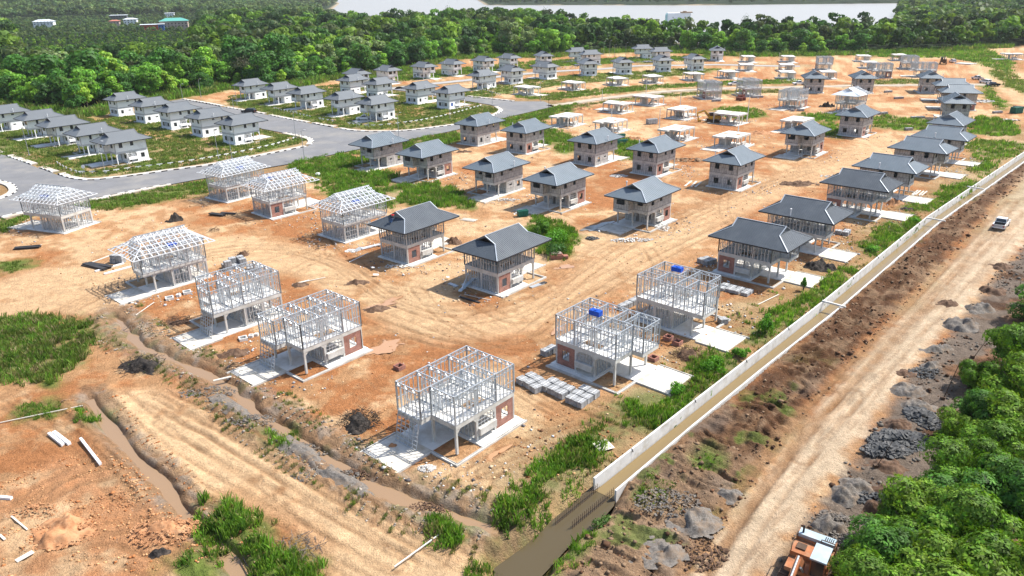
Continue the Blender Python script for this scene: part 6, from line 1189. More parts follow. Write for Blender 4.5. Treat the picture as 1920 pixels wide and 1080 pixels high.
lumps('soil_clods', *offc(*rnd_in(MUD, 52000, 3, -.15)), (.09, .30), [C_BROWN, C_BROWN*1.3, C_LBROWN*.8, C_BROWN*.7, C_LBROWN*.6], 'dark brown clods all over the dug strip beside the canal', 3)
lumps('soil_clods', *rnd_in(RIGHT, 26000, 4, -.05), (.08, .26), [C_BROWN, C_GREY*.6, C_GREY*.45, C_BROWN*.6], 'brown and grey clods along the right side of the haul road', 4)
lumps('soil_clods', *rnd_in(ORANGE1, 4200, 5, .15, 2.0), (.05, .17), [C_DIRT, C_RED, C_DIRT*1.2], 'orange clods over the lower left ground', 5)
_x, _y = scatter_line(STREAM_A, 1.3, 4.4, 9000, 31); lumps('soil_clods', _x, _y, (.05, .18), [C_GREY*1.1, C_LBROWN, C_DRY*.9, C_GREY*.7], 'grey dry clods on both banks of the brown stream', 6)
_x, _y = scatter_line(STREAM_B, 1.0, 2.8, 2600, 32); lumps('soil_clods', _x, _y, (.05, .15), [C_DIRT, C_RED*1.1, C_LBROWN], 'orange clods along the trench edges', 7)
_x, _y = scatter_line(PP([(1000, 905), (1100, 815), (1200, 750), (1330, 655), (1480, 550), (1620, 450), (1750, 365)]), 0, 6, 4500, 33); lumps('soil_clods', *offc(_x, _y), (.06, .2), [C_RED, C_DIRT, C_BROWN], 'orange clods on the bank above the canal', 8)
_x, _y = rnd_in(PP([(0, 440), (560, 330), (700, 560), (1200, 470), (1600, 260), (1700, 330), (1300, 620), (1000, 900), (700, 860), (300, 640)]), 9000, 9, -.1, 6.0)
_k = np.ones(len(_x), bool)
for (hx, hy, hm, ha) in PADS: _k &= np.hypot(_x-hx, _y-hy) > 7.0
lumps('soil_clods', _x[_k], _y[_k], (.05, .17), [C_DIRT, C_RED, C_PALE, C_RED*.7], 'scattered orange crumbs on the open building ground', 9)
_x, _y = rnd_in(PP([(0, 440), (560, 330), (900, 300), (1150, 250), (1500, 200), (1800, 180), (1750, 330), (1300, 640), (1000, 900), (700, 860), (300, 640)]), 5200, 11, .12, 7.0)
lumps('litter', _x, _y, (.08, .26), [np.array((.6, .6, .58)), np.array((.45, .47, .5)), np.array((.16, .15, .15)), np.array((.5, .4, .28))], 'scattered pale building litter between the houses', 11)
_rg = np.random.default_rng(77); _X = []; _Y = []
for (hk, hm0, hx, hy, ha0, hl0) in HOUSES:
    if hk == 'white' or hy > 330: continue
    n_ = 150 if hy < 200 else 60; a_ = _rg.uniform(0, 6.28)+_rg.normal(0, 1.0, n_); d_ = _rg.uniform(6.6, 11.5, n_); _X.append(hx+d_*np.cos(a_)); _Y.append(hy+d_*np.sin(a_))
lumps('litter', np.concatenate(_X), np.concatenate(_Y), (.07, .24), [np.array((.62, .61, .58)), np.array((.42, .43, .45)), np.array((.12, .11, .11)), np.array((.55, .42, .28))], 'pale offcuts and rubble lying around the unfinished houses', 12)
# brush: tangles of twigs
def twigs(u, v, r, n, label, m, h=.6, L=.8, w=.035):
    x, y = P(u, v); rnd = random.Random(int(u+3*v)); mb = MB()
    for k in range(n):
        a = rnd.uniform(0, 6.28); d = r*math.sqrt(rnd.random()); p = Vector((d*math.cos(a), d*math.sin(a), rnd.uniform(0, h)*(1-d/r*.7))); q = p+Vector((rnd.uniform(-L, L), rnd.uniform(-L, L), rnd.uniform(-.25, .35))); mb.bar(p, q, w)
    o = mb.build('brushwood', m); o.location = (x, y, gz(x, y)); tag(o, label, 'brushwood', kind='stuff')
for a in [(675, 790, 2.3, 260, 'dead black twigs on the debris heap left of the nearest house', HB, 1.0), (1290, 666, 2.0, 240, 'tangled dead roots right of the tank-topped frame', HBR, .9), (330, 603, 2.2, 160, 'dead twigs before the left trussed house', HBR, .4), (268, 686, 2.8, 200, 'charred branches beside the left stream', HB, .8), (455, 476, 1.3, 60, 'dead roots behind the left frames', HBR, .6), (400, 432, 1.3, 50, 'dead twigs beside the small black heap', HBR, .4), (560, 1030, 2.0, 160, 'grey dead branches between the two bottom bushes', HG, .5), (240, 612, .9, 30, 'bare grey branches over the left meadow', HG, 1.2)]: twigs(*a)
# ------------------------------------------------------------ planks, pipes, boards, panels
def planks(u, v, n, L, w, t, rz, m, label, name='plank', jit=.15, gap=.05, lay=1, cat='planks'):
    x, y = P(u, v); rnd = random.Random(int(u*5+v))
    for k in range(n):
        mb = MB(); mb.box(-L/2, L/2, -w/2, w/2, 0, t); o = mb.build(name, m); off = (k//lay-(n/lay-1)/2)*(w+gap); a = R(rz); X, Y = x-math.sin(a)*off+rnd.uniform(-jit, jit), y+math.cos(a)*off+rnd.uniform(-jit, jit)
        o.location = (X, Y, gz(x, y)+.08+(k % lay)*(t+.01)); o.rotation_euler = (R(rnd.uniform(-1, 1)), R(rnd.uniform(-1, 1)), a+rnd.uniform(-.06, .06)); tag(o, label, cat, label if n > 1 else None)
def seg(u0, v0, u1, v1, w, t, m, label, name='plank', cat='plank', z=.1):
    a = Vector((*P(u0, v0, z), 0)); b = Vector((*P(u1, v1, z), 0)); mb = MB(); mb.bar(Vector((0, 0, 0)), Vector((b-a)), w, t); o = mb.build(name, m); c = (a+b)/2; o.location = (a.x, a.y, max(gz(a.x, a.y), gz(b.x, b.y), gz(c.x, c.y))+z); tag(o, label, cat); return o
seg(92, 812, 118, 833, .34, .3, M['pvc'], 'white square pile lying left of its double neighbour', 'concrete_pile', 'pile'); seg(101, 810, 130, 832, .36, .3, M['pvc'], 'white square pile lying right of its neighbour at lower left', 'concrete_pile', 'pile'); seg(152, 825, 189, 873, .26, .24, M['pvc'], 'single long white pile on the lower left dirt', 'concrete_pile', 'pile'); seg(0, 933, 22, 935, .3, .25, M['pvc'], 'white pile end at the left edge', 'concrete_pile', 'pile')
seg(22, 970, 52, 995, .14, .08, M['palewood'], 'narrow pale board at the lower left edge'); seg(0, 1005, 10, 1014, .2, .08, M['palewood'], 'pale board end cut by the left edge'); seg(30, 1052, 62, 1034, .5, .06, M['palewood'], 'broken pale board near the bottom left corner'); seg(740, 1066, 838, 995, .1, .08, M['wpole'], 'long thin white pole on the pale track'); seg(255, 591, 289, 567, .14, .06, M['palewood'], 'pale plank leading to the left apron')
seg(1421, 571, 1460, 552, .14, .08, M['palewood'], 'thin pale pole on the orange bank by the canal row'); seg(1285, 553, 1262, 0+1+560, .1, .1, M['pvc'], 'short pipe') if False else None; seg(0, 792, 155, 760, .1, .08, M['palewood'], 'long thin bleached pole at the left edge'); seg(400, 714, 434, 706, .3, .12, M['palewood'], 'pale board beside the green puddle'); seg(548, 533, 610, 520, .16, .08, M['palewood'], 'pale board in the grass behind the frames')
seg(560, 530, 580, 525, .3, .1, M['palewood'], 'wider pale board beside the grass tuft'); seg(795, 887, 845, 862, .1, .08, M['palewood'], 'thin board in the dirt under the nearest house') if False else None
seg(1900, 200, 1950, 205, 1.0, 1.0, M['drum'], 'thick rusty pipe cut by the right edge', 'steel_pipe', 'pipe')
planks(52, 465, 4, 4.4, .5, .16, 12, M['darkwood'], 'dark panel in the stack below the far left trussed house', lay=2, name='dark_panel'); seg(45, 466, 78, 458, .2, .1, M['palewood'], 'white strip on the dark panel stack at left')
planks(182, 500, 4, 6.0, .8, .16, -28, M['darkwood'], 'dark panel in the long stack beside the left trussed house', name='dark_panel', lay=2); seg(170, 492, 245, 464, .25, .12, M['palewood'], 'long pale beam above the dark panels'); seg(178, 508, 232, 493, .4, .2, M['pvc'], 'white gutter length on the dark panels, upper one', 'gutter', 'gutter'); seg(195, 513, 246, 499, .4, .2, M['pvc'], 'white gutter length on the dark panels, lower one', 'gutter', 'gutter')
planks(408, 404, 4, 3.6, .45, .2, -22, M['darkwood'], 'black panel lying before the brick trussed house', name='dark_panel', lay=2); planks(428, 401, 2, 3.4, .45, .2, -10, M['darkwood'], 'black panel at the right end of the pair', name='dark_panel')
planks(672, 468, 3, 2.4, .3, .08, 65, M['steel'], 'steel sheet leaning pile left of the worker house', name='steel_sheet'); planks(695, 464, 4, 3.6, .28, .1, 35, M['roofsky'], 'pale steel channel left of the worker house', name='steel_channel', lay=2); seg(655, 491, 690, 474, .1, .1, M['pvc'], 'thin white pipe left of the worker house', 'pipe', 'pipe')
seg(862, 545, 889, 521, .55, .2, mat('pale_blue_sheet', (.42, .52, .60), .4), 'pale blue sheet bundle leaning at the central house', 'sheet_bundle', 'sheets', .5); seg(866, 540, 880, 508, .12, .12, M['pvc'], 'white pipe leaning at the central house', 'pipe', 'pipe', .9); seg(842, 531, 857, 537, .6, .15, M['steel'], 'small crumpled grey sheet left of the central house', 'sheet', 'sheet')
seg(862, 556, 900, 567, .35, .12, M['darkwood'], 'dark strip bundle before the central house', 'strip_bundle', 'strips'); seg(870, 551, 920, 562, .1, .06, M['palewood'], 'thin pale strip before the central house'); seg(995, 538, 1018, 530, .8, .15, M['steel'], 'scrap sheets right of the central house', 'scrap_sheet', 'sheets'); seg(1013, 532, 1023, 528, .7, .15, M['darkwood'], 'dark scrap right of the central house', 'scrap_sheet', 'sheets')
planks(880, 412, 5, 3.2, .2, .08, -30, M['palewood'], 'pale plank in the small stack behind the central house', gap=.12); mbk = MB(); mbk.box(-1.1, 1.1, -.8, .8, 0, .75); mbk.box(1.2, 2.0, -.8, .2, 0, .5); mbk.box(-.9, .9, -.6, .6, .76, .95); ob = mbk.build('brick_stack', M['brick']); ob.location = (*P(1043, 484), .05); ob.rotation_euler = (0, 0, R(5)); tag(ob, 'low stack of red bricks on the open dirt right of centre', 'brick stack')
planks(1400, 272, 5, 6.5, .3, .08, 62, M['palewood'], 'long pale timber lying left of the open carport house', gap=.4); planks(1300, 345, 3, 6, .45, .08, 65, M['palewood'], 'long pale board left of the four-window grey house', gap=.8); planks(1810, 120, 3, 9, 1.4, .4, -60, M['wpole'], 'long white slab beside the far dirt road', gap=.8); planks(1580, 355, 3, 5, .35, .08, 40, M['palewood'], 'white strip')if False else None
planks(1725, 362, 4, 4.5, .28, .08, -130, M['palewood'], 'pale strip between the canal row houses', gap=.3)
def sheet(u, v, w, l, rz, tilt, m, label):
    x, y = P(u, v); mb = MB(); mb.box(-w/2, w/2, -l/2, l/2, 0, .03); o = mb.build('board', m); o.location = (x, y, gz(x, y)+.35); o.rotation_euler = (R(tilt), R(6), R(rz)); tag(o, label, 'board')
sheet(1131, 839, 1.9, 1.5, 30, 8, M['palewood'], 'pale square board lying on the grass bank by the canal'); sheet(705, 518, .9, .6, 10, 2, M['pvc'], 'small white board near the parallel ruts'); sheet(700, 505, .5, .5, 10, 2, M['pvc'], 'tiny white board above the small white board'); sheet(608, 435, .8, .3, 10, 2, M['pvc'], 'small white scrap before the right trussed house'); sheet(840, 523, .5, .4, 0, 2, M['pvc'], 'tiny white scrap near the central house')
for a in [(1590, 930, 2.2, 1.6, .8, 0, HG, 'grey heap left of the small gravel heap by the road'), (1665, 880, 2.4, 1.6, .8, 0, HBR, 'brown heap between gravel and slab rubble'), (1760, 655, 2.8, 1.8, .8, 0, HG, 'grey heap between leaning post and upper gravel'), (1725, 765, 2.0, 1.6, .7, 0, HG, 'grey heap touching the steep slab rubble'), (1700, 700, 2.0, 1.4, .6, 0, HBR, 'brown heap at the road edge above the leaning post'), (1780, 570, 2.2, 1.5, .6, 0, HBR, 'brown heap high up the haul road edge'), (1880, 500, 2.6, 1.6, .7, 0, HBR, 'brown heap at the right edge of the haul road'), (1640, 990, 1.6, 1.2, .7, 0, HG, 'grey heap beneath the tree by the excavator')]: heap(*a)
slabs(1660, 850, 2.4, 1.3, 260, 'thin broken dark slabs at the road side of the rubble', HS, (.12, .36), h=.6); slabs(1640, 935, 2.0, 1.4, 240, 'dark broken stone between the gravel heaps', HS, (.08, .25), h=.5); slabs(1745, 700, 2.6, 1.6, 240, 'dark stone scatter by the leaning post', HS, (.06, .22), h=.5)
# brick chambers
def chamber(u, v, rz, label, m=None, s=1.1, h=.5):
    x, y = P(u, v); mb = MB(); t = .16; w = s/2
    for (x0, x1, y0, y1) in ((-w, w, -w, -w+t), (-w, w, w-t, w), (-w, -w+t, -w+t, w-t), (w-t, w, -w+t, w-t)): mb.box(x0, x1, y0, y1, -.1, h)
    mb.box(-w+t, w-t, -w+t, w-t, -.1, .05, 1); o = mb.build('drain_chamber', [m or M['brick'], M['black']]); o.location = (x, y, gz(x, y)+.02); o.rotation_euler = (0, 0, R(rz)); tag(o, label, 'drain chamber')
chamber(749, 690, 48, 'open brick drain chamber behind the nearest steel ladder frame'); chamber(1225, 674, 48, 'open brick drain chamber beside the nearest canal-row driveway'); chamber(1270, 645, 48, 'square brick chamber before the second tank-topped frame, right one'); chamber(1253, 636, 48, 'square brick chamber before the second tank-topped frame, left one')
chamber(318, 560, 30, 'pale concrete chamber left of three before the left trussed house', M['wpole'], 1.2, .35); chamber(351, 549, 30, 'pale concrete chamber right of three before the left trussed house', M['wpole'], 1.2, .35); chamber(335, 555, 0, 'small pale chamber in the middle of three', M['wpole'], .6, .4); chamber(456, 636, 30, 'pale chamber left of the second frame house', M['wpole'], 1.1, .35); chamber(471, 631, 0, 'small round-looking chamber left of the second frame house', M['wpole'], .6, .35); chamber(481, 628, 0, 'tiny chamber nearest the second frame house', M['wpole'], .5, .35)
# blue water tanks
def tank(u, v, label, z, rz=48):
    x, y = P(u, v, z); mb = MB(); mb.box(-.75, .75, -.42, .42, 0, .62); 
    for k in (-.5, -.17, .17, .5): mb.box(k-.04, k+.04, -.46, .46, .05, .57)
    mb.box(-.2, .2, -.2, .2, .62, .7); o = mb.build('water_tank', M['blue']); o.location = (x, y, z); o.rotation_euler = (0, 0, R(rz)); tag(o, label, 'water tank')
for a in [(1117, 590, 'blue water tank on top of the nearest canal-row frame', 6.85, -40), (1270, 508, 'blue water tank on top of the second canal-row frame', 6.85, -40), (322, 463, 'blue tank inside the left roof trusses', 6.45), (84, 371, 'blue tank inside the far left roof trusses', 6.45), (450, 318, 'blue tank inside the trusses nearest the main road', 6.45), (505, 337, 'blue tank inside the brick-panelled truss house', 6.45), (667, 382, 'blue tank inside the trusses beside the worker house', 6.45)]: tank(*a)
# ------------------------------------------------------------ poles
def pole(u, v, h, label, m='pole', r=.10, arm=None, lean=0.0, rz=0.0):
    x, y = P(u, v); root = empty('utility_pole' if m != 'pole' else 'lamp_post', (x, y, gz(x, y)), rz); mb = MB(); mb.cyl((0, 0, -.3), (lean, 0, h), r, r*.6, 8); mb.build('shaft', M[m], root)
    b = MB(); b.box(-.18, .18, -.18, .18, -.05, .35); b.build('base', M[m], root)
    if m == 'pole':
        c = MB(); c.cyl((0, 0, h*.98), (1.0, 0, h*1.02), .05, .04, 6); c.build('arm', M[m], root); c = MB(); c.box(.7, 1.3, -.12, .12, h*1.02, h*1.02+.1); c.build('lamp_head', M['pvc'], root)
    tag(root, label, 'pole')
for a in [(55, 291, 8.5, 'lamp post left of the junction house at the left road'), (197.5, 325, 8.5, 'lamp post on the kerb in front of the junction house'), (410, 298, 8.5, 'lamp post on the long kerb below the nearest of five white houses'), (435, 297, 7.5, 'second lamp post on the long kerb, right of its neighbour'), (555, 259, 8.5, 'lamp post on the bend of the first block'), (438, 203, 5, 'short lamp post behind the parked dark car'), (444.5, 196, 8, 'lamp post at the second block left end'), (691, 239, 8.5, 'lamp post in front of the pickup house'), (844, 222, 8, 'lamp post below the blue-window house'), (748, 258, 8, 'lamp post at the main road beside the leftmost grey house'), (571, 300, 8.5, 'lamp post at the near side of the main road'),
 (377, 182, 8, 'lamp post before the forest near the side road end'), (268, 178, 6, 'lamp post before the forest behind the five white houses'), (343, 187, 7, 'lamp post between forest and the five white houses'), (923, 195, 8, 'lamp post on the second bend by the paved road end'), (1013, 190, 8, 'lamp post on the verge behind the first raw slab'), (903, 174, 8, 'lamp post before the house across the side road'), (1132, 103, 9, 'lamp post before the forest, first of four'), (1143, 105, 10, 'lamp post before the forest, second of four'), (1152, 107, 8, 'lamp post before the forest, third of four'), (1173, 107, 9, 'lamp post before the forest, fourth of four'), (1620, 125, 8, 'far lamp post beside the slab at the far frames')]: pole(*a)
for u, v, h, lb in [(1074, 172, 9, 'dark pole over the second slab beyond the track'), (1148, 163, 12, 'tall dark pole left of the third slab beyond the track'), (1299, 153, 11, 'dark pole over the fifth slab beyond the track'), (1029, 213, 6, 'short dark post at the end of the paved road')]: pole(u, v, h, lb, 'rebar', .12)
for u, v, h, lb in [(1146, 247, 7.5, 'white pole beside the notched slab'), (1129, 190, 4.5, 'white pole beside the slab at the gravel track'), (1211, 180, 7.5, 'white pole at the gravel track between two slabs'), (1275, 204, 6.5, 'white pole behind the slab left of the excavator'), (1236, 240, 6.5, 'white pole at the slab left of the yellow excavator'), (1382, 269, 9.5, 'white pole in front of the excavator slab'), (1401, 227, 9, 'white pole right of the excavator-side slab'), (1460, 118, 6, 'white pole at the three stacked slabs'), (1386, 118, 6, 'white pole at the far slab near the last white house')]: pole(u, v, h, lb, 'wpole', .15)
pole(1766, 753, 4.6, 'dark leaning post beside the gravel heaps', 'rebar', .06, lean=1.0); pole(1640, 880, 3.0, 'thin leaning post beside the slab rubble', 'rebar', .04, lean=1.2); pole(1822, 675, 4.5, 'thin leaning post near the right trees', 'rebar', .04, lean=2.2)
# delineator rails along the block edges
rp = None; rails = [[(155, 326), (200, 325), (260, 317), (320, 310), (380, 301), (440, 290), (500, 277), (540, 266), (556, 259)], [(655, 234), (700, 238), (760, 232), (810, 224), (860, 212), (905, 199)], [(150, 327), (125, 318), (105, 306)], [(515, 205), (545, 212), (585, 222)], [(600, 225), (630, 230)], [(900, 168), (940, 180)], [(1045, 129), (1085, 127)], [(1195, 118), (1300, 117)]]
for ri, ln in enumerate(rails):
    pts = smooth_line(PP(ln), 2.4)
    for i in range(len(pts)-1):
        a, b = pts[i], pts[i+1]; an = math.atan2(b[1]-a[1], b[0]-a[0])
        if rp is None:
            mb = MB(); mb.box(-.09, .09, -.09, .09, -.2, .28, 1); mb.box(-.09, .09, -.09, .09, .28, .62, 0); mb.box(-.75, .75, -.06, .06, .62, .86, 0); mb.box(.76, 1.5, -.05, .05, .62, .84, 1); rp = mb.build('kerb_rail', [M['paintw'], M['paintk']]); o = rp
        else: o = rp.copy(); C.objects.link(o)
        o.location = (*a, gz(*a)); o.rotation_euler = (0, 0, an); lb = ['along the first block facing the main road', 'along the second block facing the main road', 'at the junction corner of the first block', 'at the second block side road, left part', 'at the second block side road, right part', 'across the side road before the lone white house', 'on the far road left part', 'on the far road right part'][ri]
        tag(o, 'black and white barrier rail '+lb, 'barrier', 'black and white barrier rails '+lb)
# round sign boards (seen as white discs)
for u, v, lb in [(159, 327, 'round white sign at the junction corner'), (669, 240, 'round white sign beside the parked pickup')]:
    x, y = P(u, v); r = empty('round_sign', (x, y, 0)); mb = MB(); mb.cyl((0, 0, -.2), (0, 0, 1.7), .05); mb.build('post', M['pole'], r); mb = MB(); mb.cyl((0, -.04, 2.1), (0, .0, 2.1), .5, n=16); mb.build('disc', M['pvc'], r); tag(r, lb, 'sign')
# ------------------------------------------------------------ vehicles
def arch_body(mb, L, W, z0, z1, m=0): mb.box(-L/2, L/2, -W/2, W/2, z0, z1, m)
def pickup(u, v, rz, label, m, s=1.12, kind='pickup_truck'):
    x, y = P(u, v); r = empty(kind, (x, y, gz(x, y)+.02), R(rz)); L, Wd = 5.2, 1.85; b = MB()
    prof = [(-2.6, .45), (-2.6, 1.05), (-.85, 1.08), (-.85, 1.06), (1.15, 1.06), (2.3, .98), (2.58, .8), (2.6, .45)]
    n = len(prof)
    for sy in (-1, 1):
        b.poly([(px, sy*Wd/2, pz) for px, pz in (prof if sy < 0 else prof[::-1])])
    for i in range(n):
        (x0, z0), (x1, z1) = prof[i], prof[(i+1) % n]
        if i == 1 and kind == 'pickup_truck': continue
        b.poly([(x0, -Wd/2, z0), (x0, Wd/2, z0), (x1, Wd/2, z1), (x1, -Wd/2, z1)])
    if kind == 'pickup_truck':
        b.box(-2.55, -.9, -.8, .8, .6, .64, 1); b.box(-2.6, -2.53, -Wd/2, Wd/2, .6, 1.05); b.box(-2.53, -.9, -Wd/2, -.83, .6, 1.05); b.box(-2.53, -.9, .83, Wd/2, .6, 1.05)
    b.build('body', [M[m], M['rubber']], r)
    c = MB(); x0 = -.85 if kind == 'pickup_truck' else -2.3; c.hexa([(x0, -.86, 1.07), (1.2, -.86, 1.07), (1.2, .86, 1.07), (x0, .86, 1.07)], [(x0+.15, -.72, 1.72), (.45, -.72, 1.72), (.45, .72, 1.72), (x0+.15, .72, 1.72)]); c.build('cabin', M[m], r)
    g = MB(); g.hexa([(1.13, -.78, 1.12), (1.23, -.78, 1.12), (1.23, .78, 1.12), (1.13, .78, 1.12)], [(.50, -.66, 1.66), (.60, -.66, 1.66), (.60, .66, 1.66), (.50, .66, 1.66)]); g.build('windscreen', M['glass'], r)
    g = MB(); g.hexa([(x0-.03, -.75, 1.15), (x0+.02, -.75, 1.15), (x0+.02, .75, 1.15), (x0-.03, .75, 1.15)], [(x0+.09, -.66, 1.62), (x0+.15, -.66, 1.62), (x0+.15, .66, 1.62), (x0+.09, .66, 1.62)]); g.build('rear_window', M['glass'], r)
    for sy in (-1, 1):
        g = MB(); g.hexa([(x0+.15, sy*.84, 1.16), (1.0, sy*.84, 1.16), (1.0, sy*.87, 1.16), (x0+.15, sy*.87, 1.16)], [(x0+.25, sy*.73, 1.64), (.42, sy*.73, 1.64), (.42, sy*.765, 1.64), (x0+.25, sy*.765, 1.64)]); g.build('side_window', M['glass'], r)
        h = MB(); h.box(2.5, 2.62, sy*.62-.16, sy*.62+.16, .72, .88); h.build('headlight', M['pvc'], r); h = MB(); h.box(-2.63, -2.59, sy*.8-.08, sy*.8+.08, .7, .95); h.build('tail_light', M['red'], r)
        h = MB(); h.box(.85, 1.0, sy*1.02-.1, sy*1.02+.1, 1.1, 1.25); h.build('mirror', M[m], r)
        for wx in (-1.65, 1.65):
            w = MB(); w.cyl((wx, sy*.72, .38), (wx, sy*.95, .38), .38, n=14); wo_ = w.build('wheel', M['rubber'], r); w = MB(); w.cyl((wx, sy*.94, .38), (wx, sy*.965, .38), .2, n=10); w.build('rim', M['pole'], wo_)
    k = MB(); k.box(2.56, 2.66, -.85, .85, .4, .58); k.build('bumper', M['rubber'], r)
    r.scale = (s, s, s); tag(r, label, 'pickup' if kind == 'pickup_truck' else 'car')
pickup(1876, 426, 48, 'white pickup parked on the haul road near the right edge', 'paintw'); pickup(683, 225, 185, 'white pickup under the second block front house', 'paintw'); pickup(1498, 159, 182, 'white pickup on the gravel track by the gabled grey house', 'paintw'); pickup(1377, 160, 180, 'white pickup half hidden behind the far steel frame', 'paintw'); pickup(1832, 149, 100, 'white pickup farthest of three on the dirt road', 'paintw', kind='pickup_truck'); pickup(1847, 156, 100, 'silver white car in the middle of three on the dirt road', 'paintw', kind='car'); pickup(1861, 162, 190, 'black pickup nearest of three on the dirt road', 'paintk'); pickup(467, 211, 170, 'dark blue-black car parked beside the second block', 'paintk', kind='car'); pickup(1786, 117, 80, 'white van-like car beside the dark machines at far right', 'paintw', kind='car')
def excavator(u, v, rz, turn, label, mb_, roofm, s=1.0, reach=1.0, z=0):
    x, y = P(u, v); r = empty('excavator', (x, y, gz(x, y)), R(rz)); 
    for sy in (-1, 1):
        t = MB(); n = 16; prof = [(-1.9, .45), (-1.6, .12), (1.6, .12), (1.9, .45), (1.6, .82), (-1.6, .82)]
        for i in range(6):
            a, b = prof[i], prof[(i+1) % 6]; L_ = math.hypot(b[0]-a[0], b[1]-a[1]); k = max(1, int(L_/.22))
            for j in range(k):
                p0 = (a[0]+(b[0]-a[0])*(j+.08)/k, a[1]+(b[1]-a[1])*(j+.08)/k); p1 = (a[0]+(b[0]-a[0])*(j+.92)/k, a[1]+(b[1]-a[1])*(j+.92)/k); t.bar((p0[0], sy*1.15, p0[1]), (p1[0], sy*1.15, p1[1]), .55, .07)
        t.box(-1.55, 1.55, sy*1.15-.2, sy*1.15+.2, .2, .75); t.build('crawler_track', M['track'], r)
    T = lambda p: (p[0]*math.cos(turn)-p[1]*math.sin(turn), p[0]*math.sin(turn)+p[1]*math.cos(turn), p[2])
    b = MB(T); b.cyl((0, 0, .8), (0, 0, 1.05), .9, n=14); b.box(-1.9, 1.3, -1.25, 1.25, 1.05, 1.35); b.box(-2.15, -1.3, -1.25, 1.25, 1.2, 1.95); b.box(-1.29, .4, .3, 1.25, 1.36, 1.8); b.box(-1.29, .1, -1.25, .1, 1.36, 1.75); b.build('house', M[mb_], r)
    h = MB(T); h.box(-2.05, -1.35, -1.15, 1.15, 1.96, 2.2); 
    for k in range(5): h.box(-1.95, -1.45, .5+k*.12, .56+k*.12, 2.2, 2.215, 1)
    h.build('engine_cover', [M[roofm], M['black']], r)
    c = MB(T); c.box(-.15, 1.45, .28, 1.2, 1.36, 1.45); 
    for (px, py) in ((-.12, .31), (1.4, .31), (-.12, 1.17), (1.4, 1.17)): c.box(px-.03, px+.05, py-.03, py+.04, 1.45, 2.75)
    c.box(-.15, 1.45, .28, .35, 1.45, 1.9); c.box(-.15, 1.45, 1.13, 1.2, 1.45, 1.9); cab = c.build('cab', M[mb_], r); g = MB(T); g.box(-.05, 1.36, .345, .36, 1.9, 2.7); g.box(-.05, 1.36, 1.14, 1.155, 1.9, 2.7); g.box(1.40, 1.415, .36, 1.12, 1.5, 2.7); g.build('cab_glass', M['glass'], cab); q = MB(T); q.box(-.2, 1.5, .23, 1.25, 2.75, 2.87); q.build('cab_roof', M[roofm], cab)
    e = MB(T); e.cyl((-1.6, -.9, 2.2), (-1.6, -.9, 2.75), .07, n=8); e.build('exhaust', M['black'], r)
    e = MB(T)
    for (p0, p1) in (((-1.25, -1.2, 1.75), (-1.25, -1.2, 2.35)), ((0.05, -1.2, 1.75), (0.05, -1.2, 2.35)), ((-1.25, -1.2, 2.35), (0.05, -1.2, 2.35)), ((-1.25, .35, 1.8), (-1.25, .35, 2.4)), ((-1.25, 1.2, 1.8), (-1.25, 1.2, 2.4)), ((-1.25, .35, 2.4), (-1.25, 1.2, 2.4))): e.bar(p0, p1, .045)
    e.box(-.9, -.3, -1.0, -.4, 1.76, 1.86, 0); e.box(-1.1, -.4, .5, 1.1, 1.81, 1.9, 0); e.build('handrail', M['track'], r)
    bm_ = MB(T); A0 = Vector((.9, -.25, 1.5)); B0 = Vector((2.6, -.25, 3.3*reach)); C0 = Vector((4.6, -.25, 2.6*reach)); bm_.bar(A0, B0, .34, .5); bm_.bar(B0, C0, .32, .42); bm_.build('boom', M[mb_], r)
    st = MB(T); D0 = Vector((4.2, -.25, .7)); st.bar(C0+Vector((.2, 0, .2)), D0, .28, .34); st.build('stick', M[mb_], r); hy = MB(T); hy.cyl((1.4, -.45, 1.5), (2.5, -.45, 2.7*reach), .07); hy.cyl((1.4, -.05, 1.5), (2.5, -.05, 2.7*reach), .07); hy.cyl((2.6, -.25, 3.6*reach), (4.5, -.25, 3.0*reach), .07); hy.build('hydraulic_ram', M['pole'], r)
    k = MB(T); k.hexa([(3.5, -.75, .1), (4.3, -.75, .1), (4.3, .25, .1), (3.5, .25, .1)], [(3.7, -.75, .8), (4.5, -.75, .8), (4.5, .25, .8), (3.7, .25, .8)]); k.build('bucket', M[mb_], r); r.scale = (s, s, s); tag(r, label, 'excavator'); return r
excavator(1512, 1084, 232, 0.05, 'orange excavator with pale blue engine cover at the bottom edge', 'orange', 'lblue', 1.2)
excavator(1336, 228, 180, 0.0, 'small yellow excavator digging between the raw slabs', 'yellow', 'paintk', 1.15); excavator(1768, 120, 60, 0.0, 'dark excavator beside the far right dirt road', 'track', 'paintk', 1.3); 
# drums by the far frame
for i, (u, v) in enumerate([(1383, 188), (1389, 189), (1395, 188), (1386, 184), (1392, 184)]):
    x, y = P(u, v); mb = MB(); mb.cyl((0, 0, 0), (0, 0, 1.3), .75, n=12); 
    for z in (.4, .85): mb.cyl((0, 0, z), (0, 0, z+.06), .79, n=12)
    o = mb.build('drum', M['drum']); o.location = (x, y, gz(x, y)); tag(o, 'dark red drum in the cluster beside the far steel frame', 'drum', 'dark red drums')
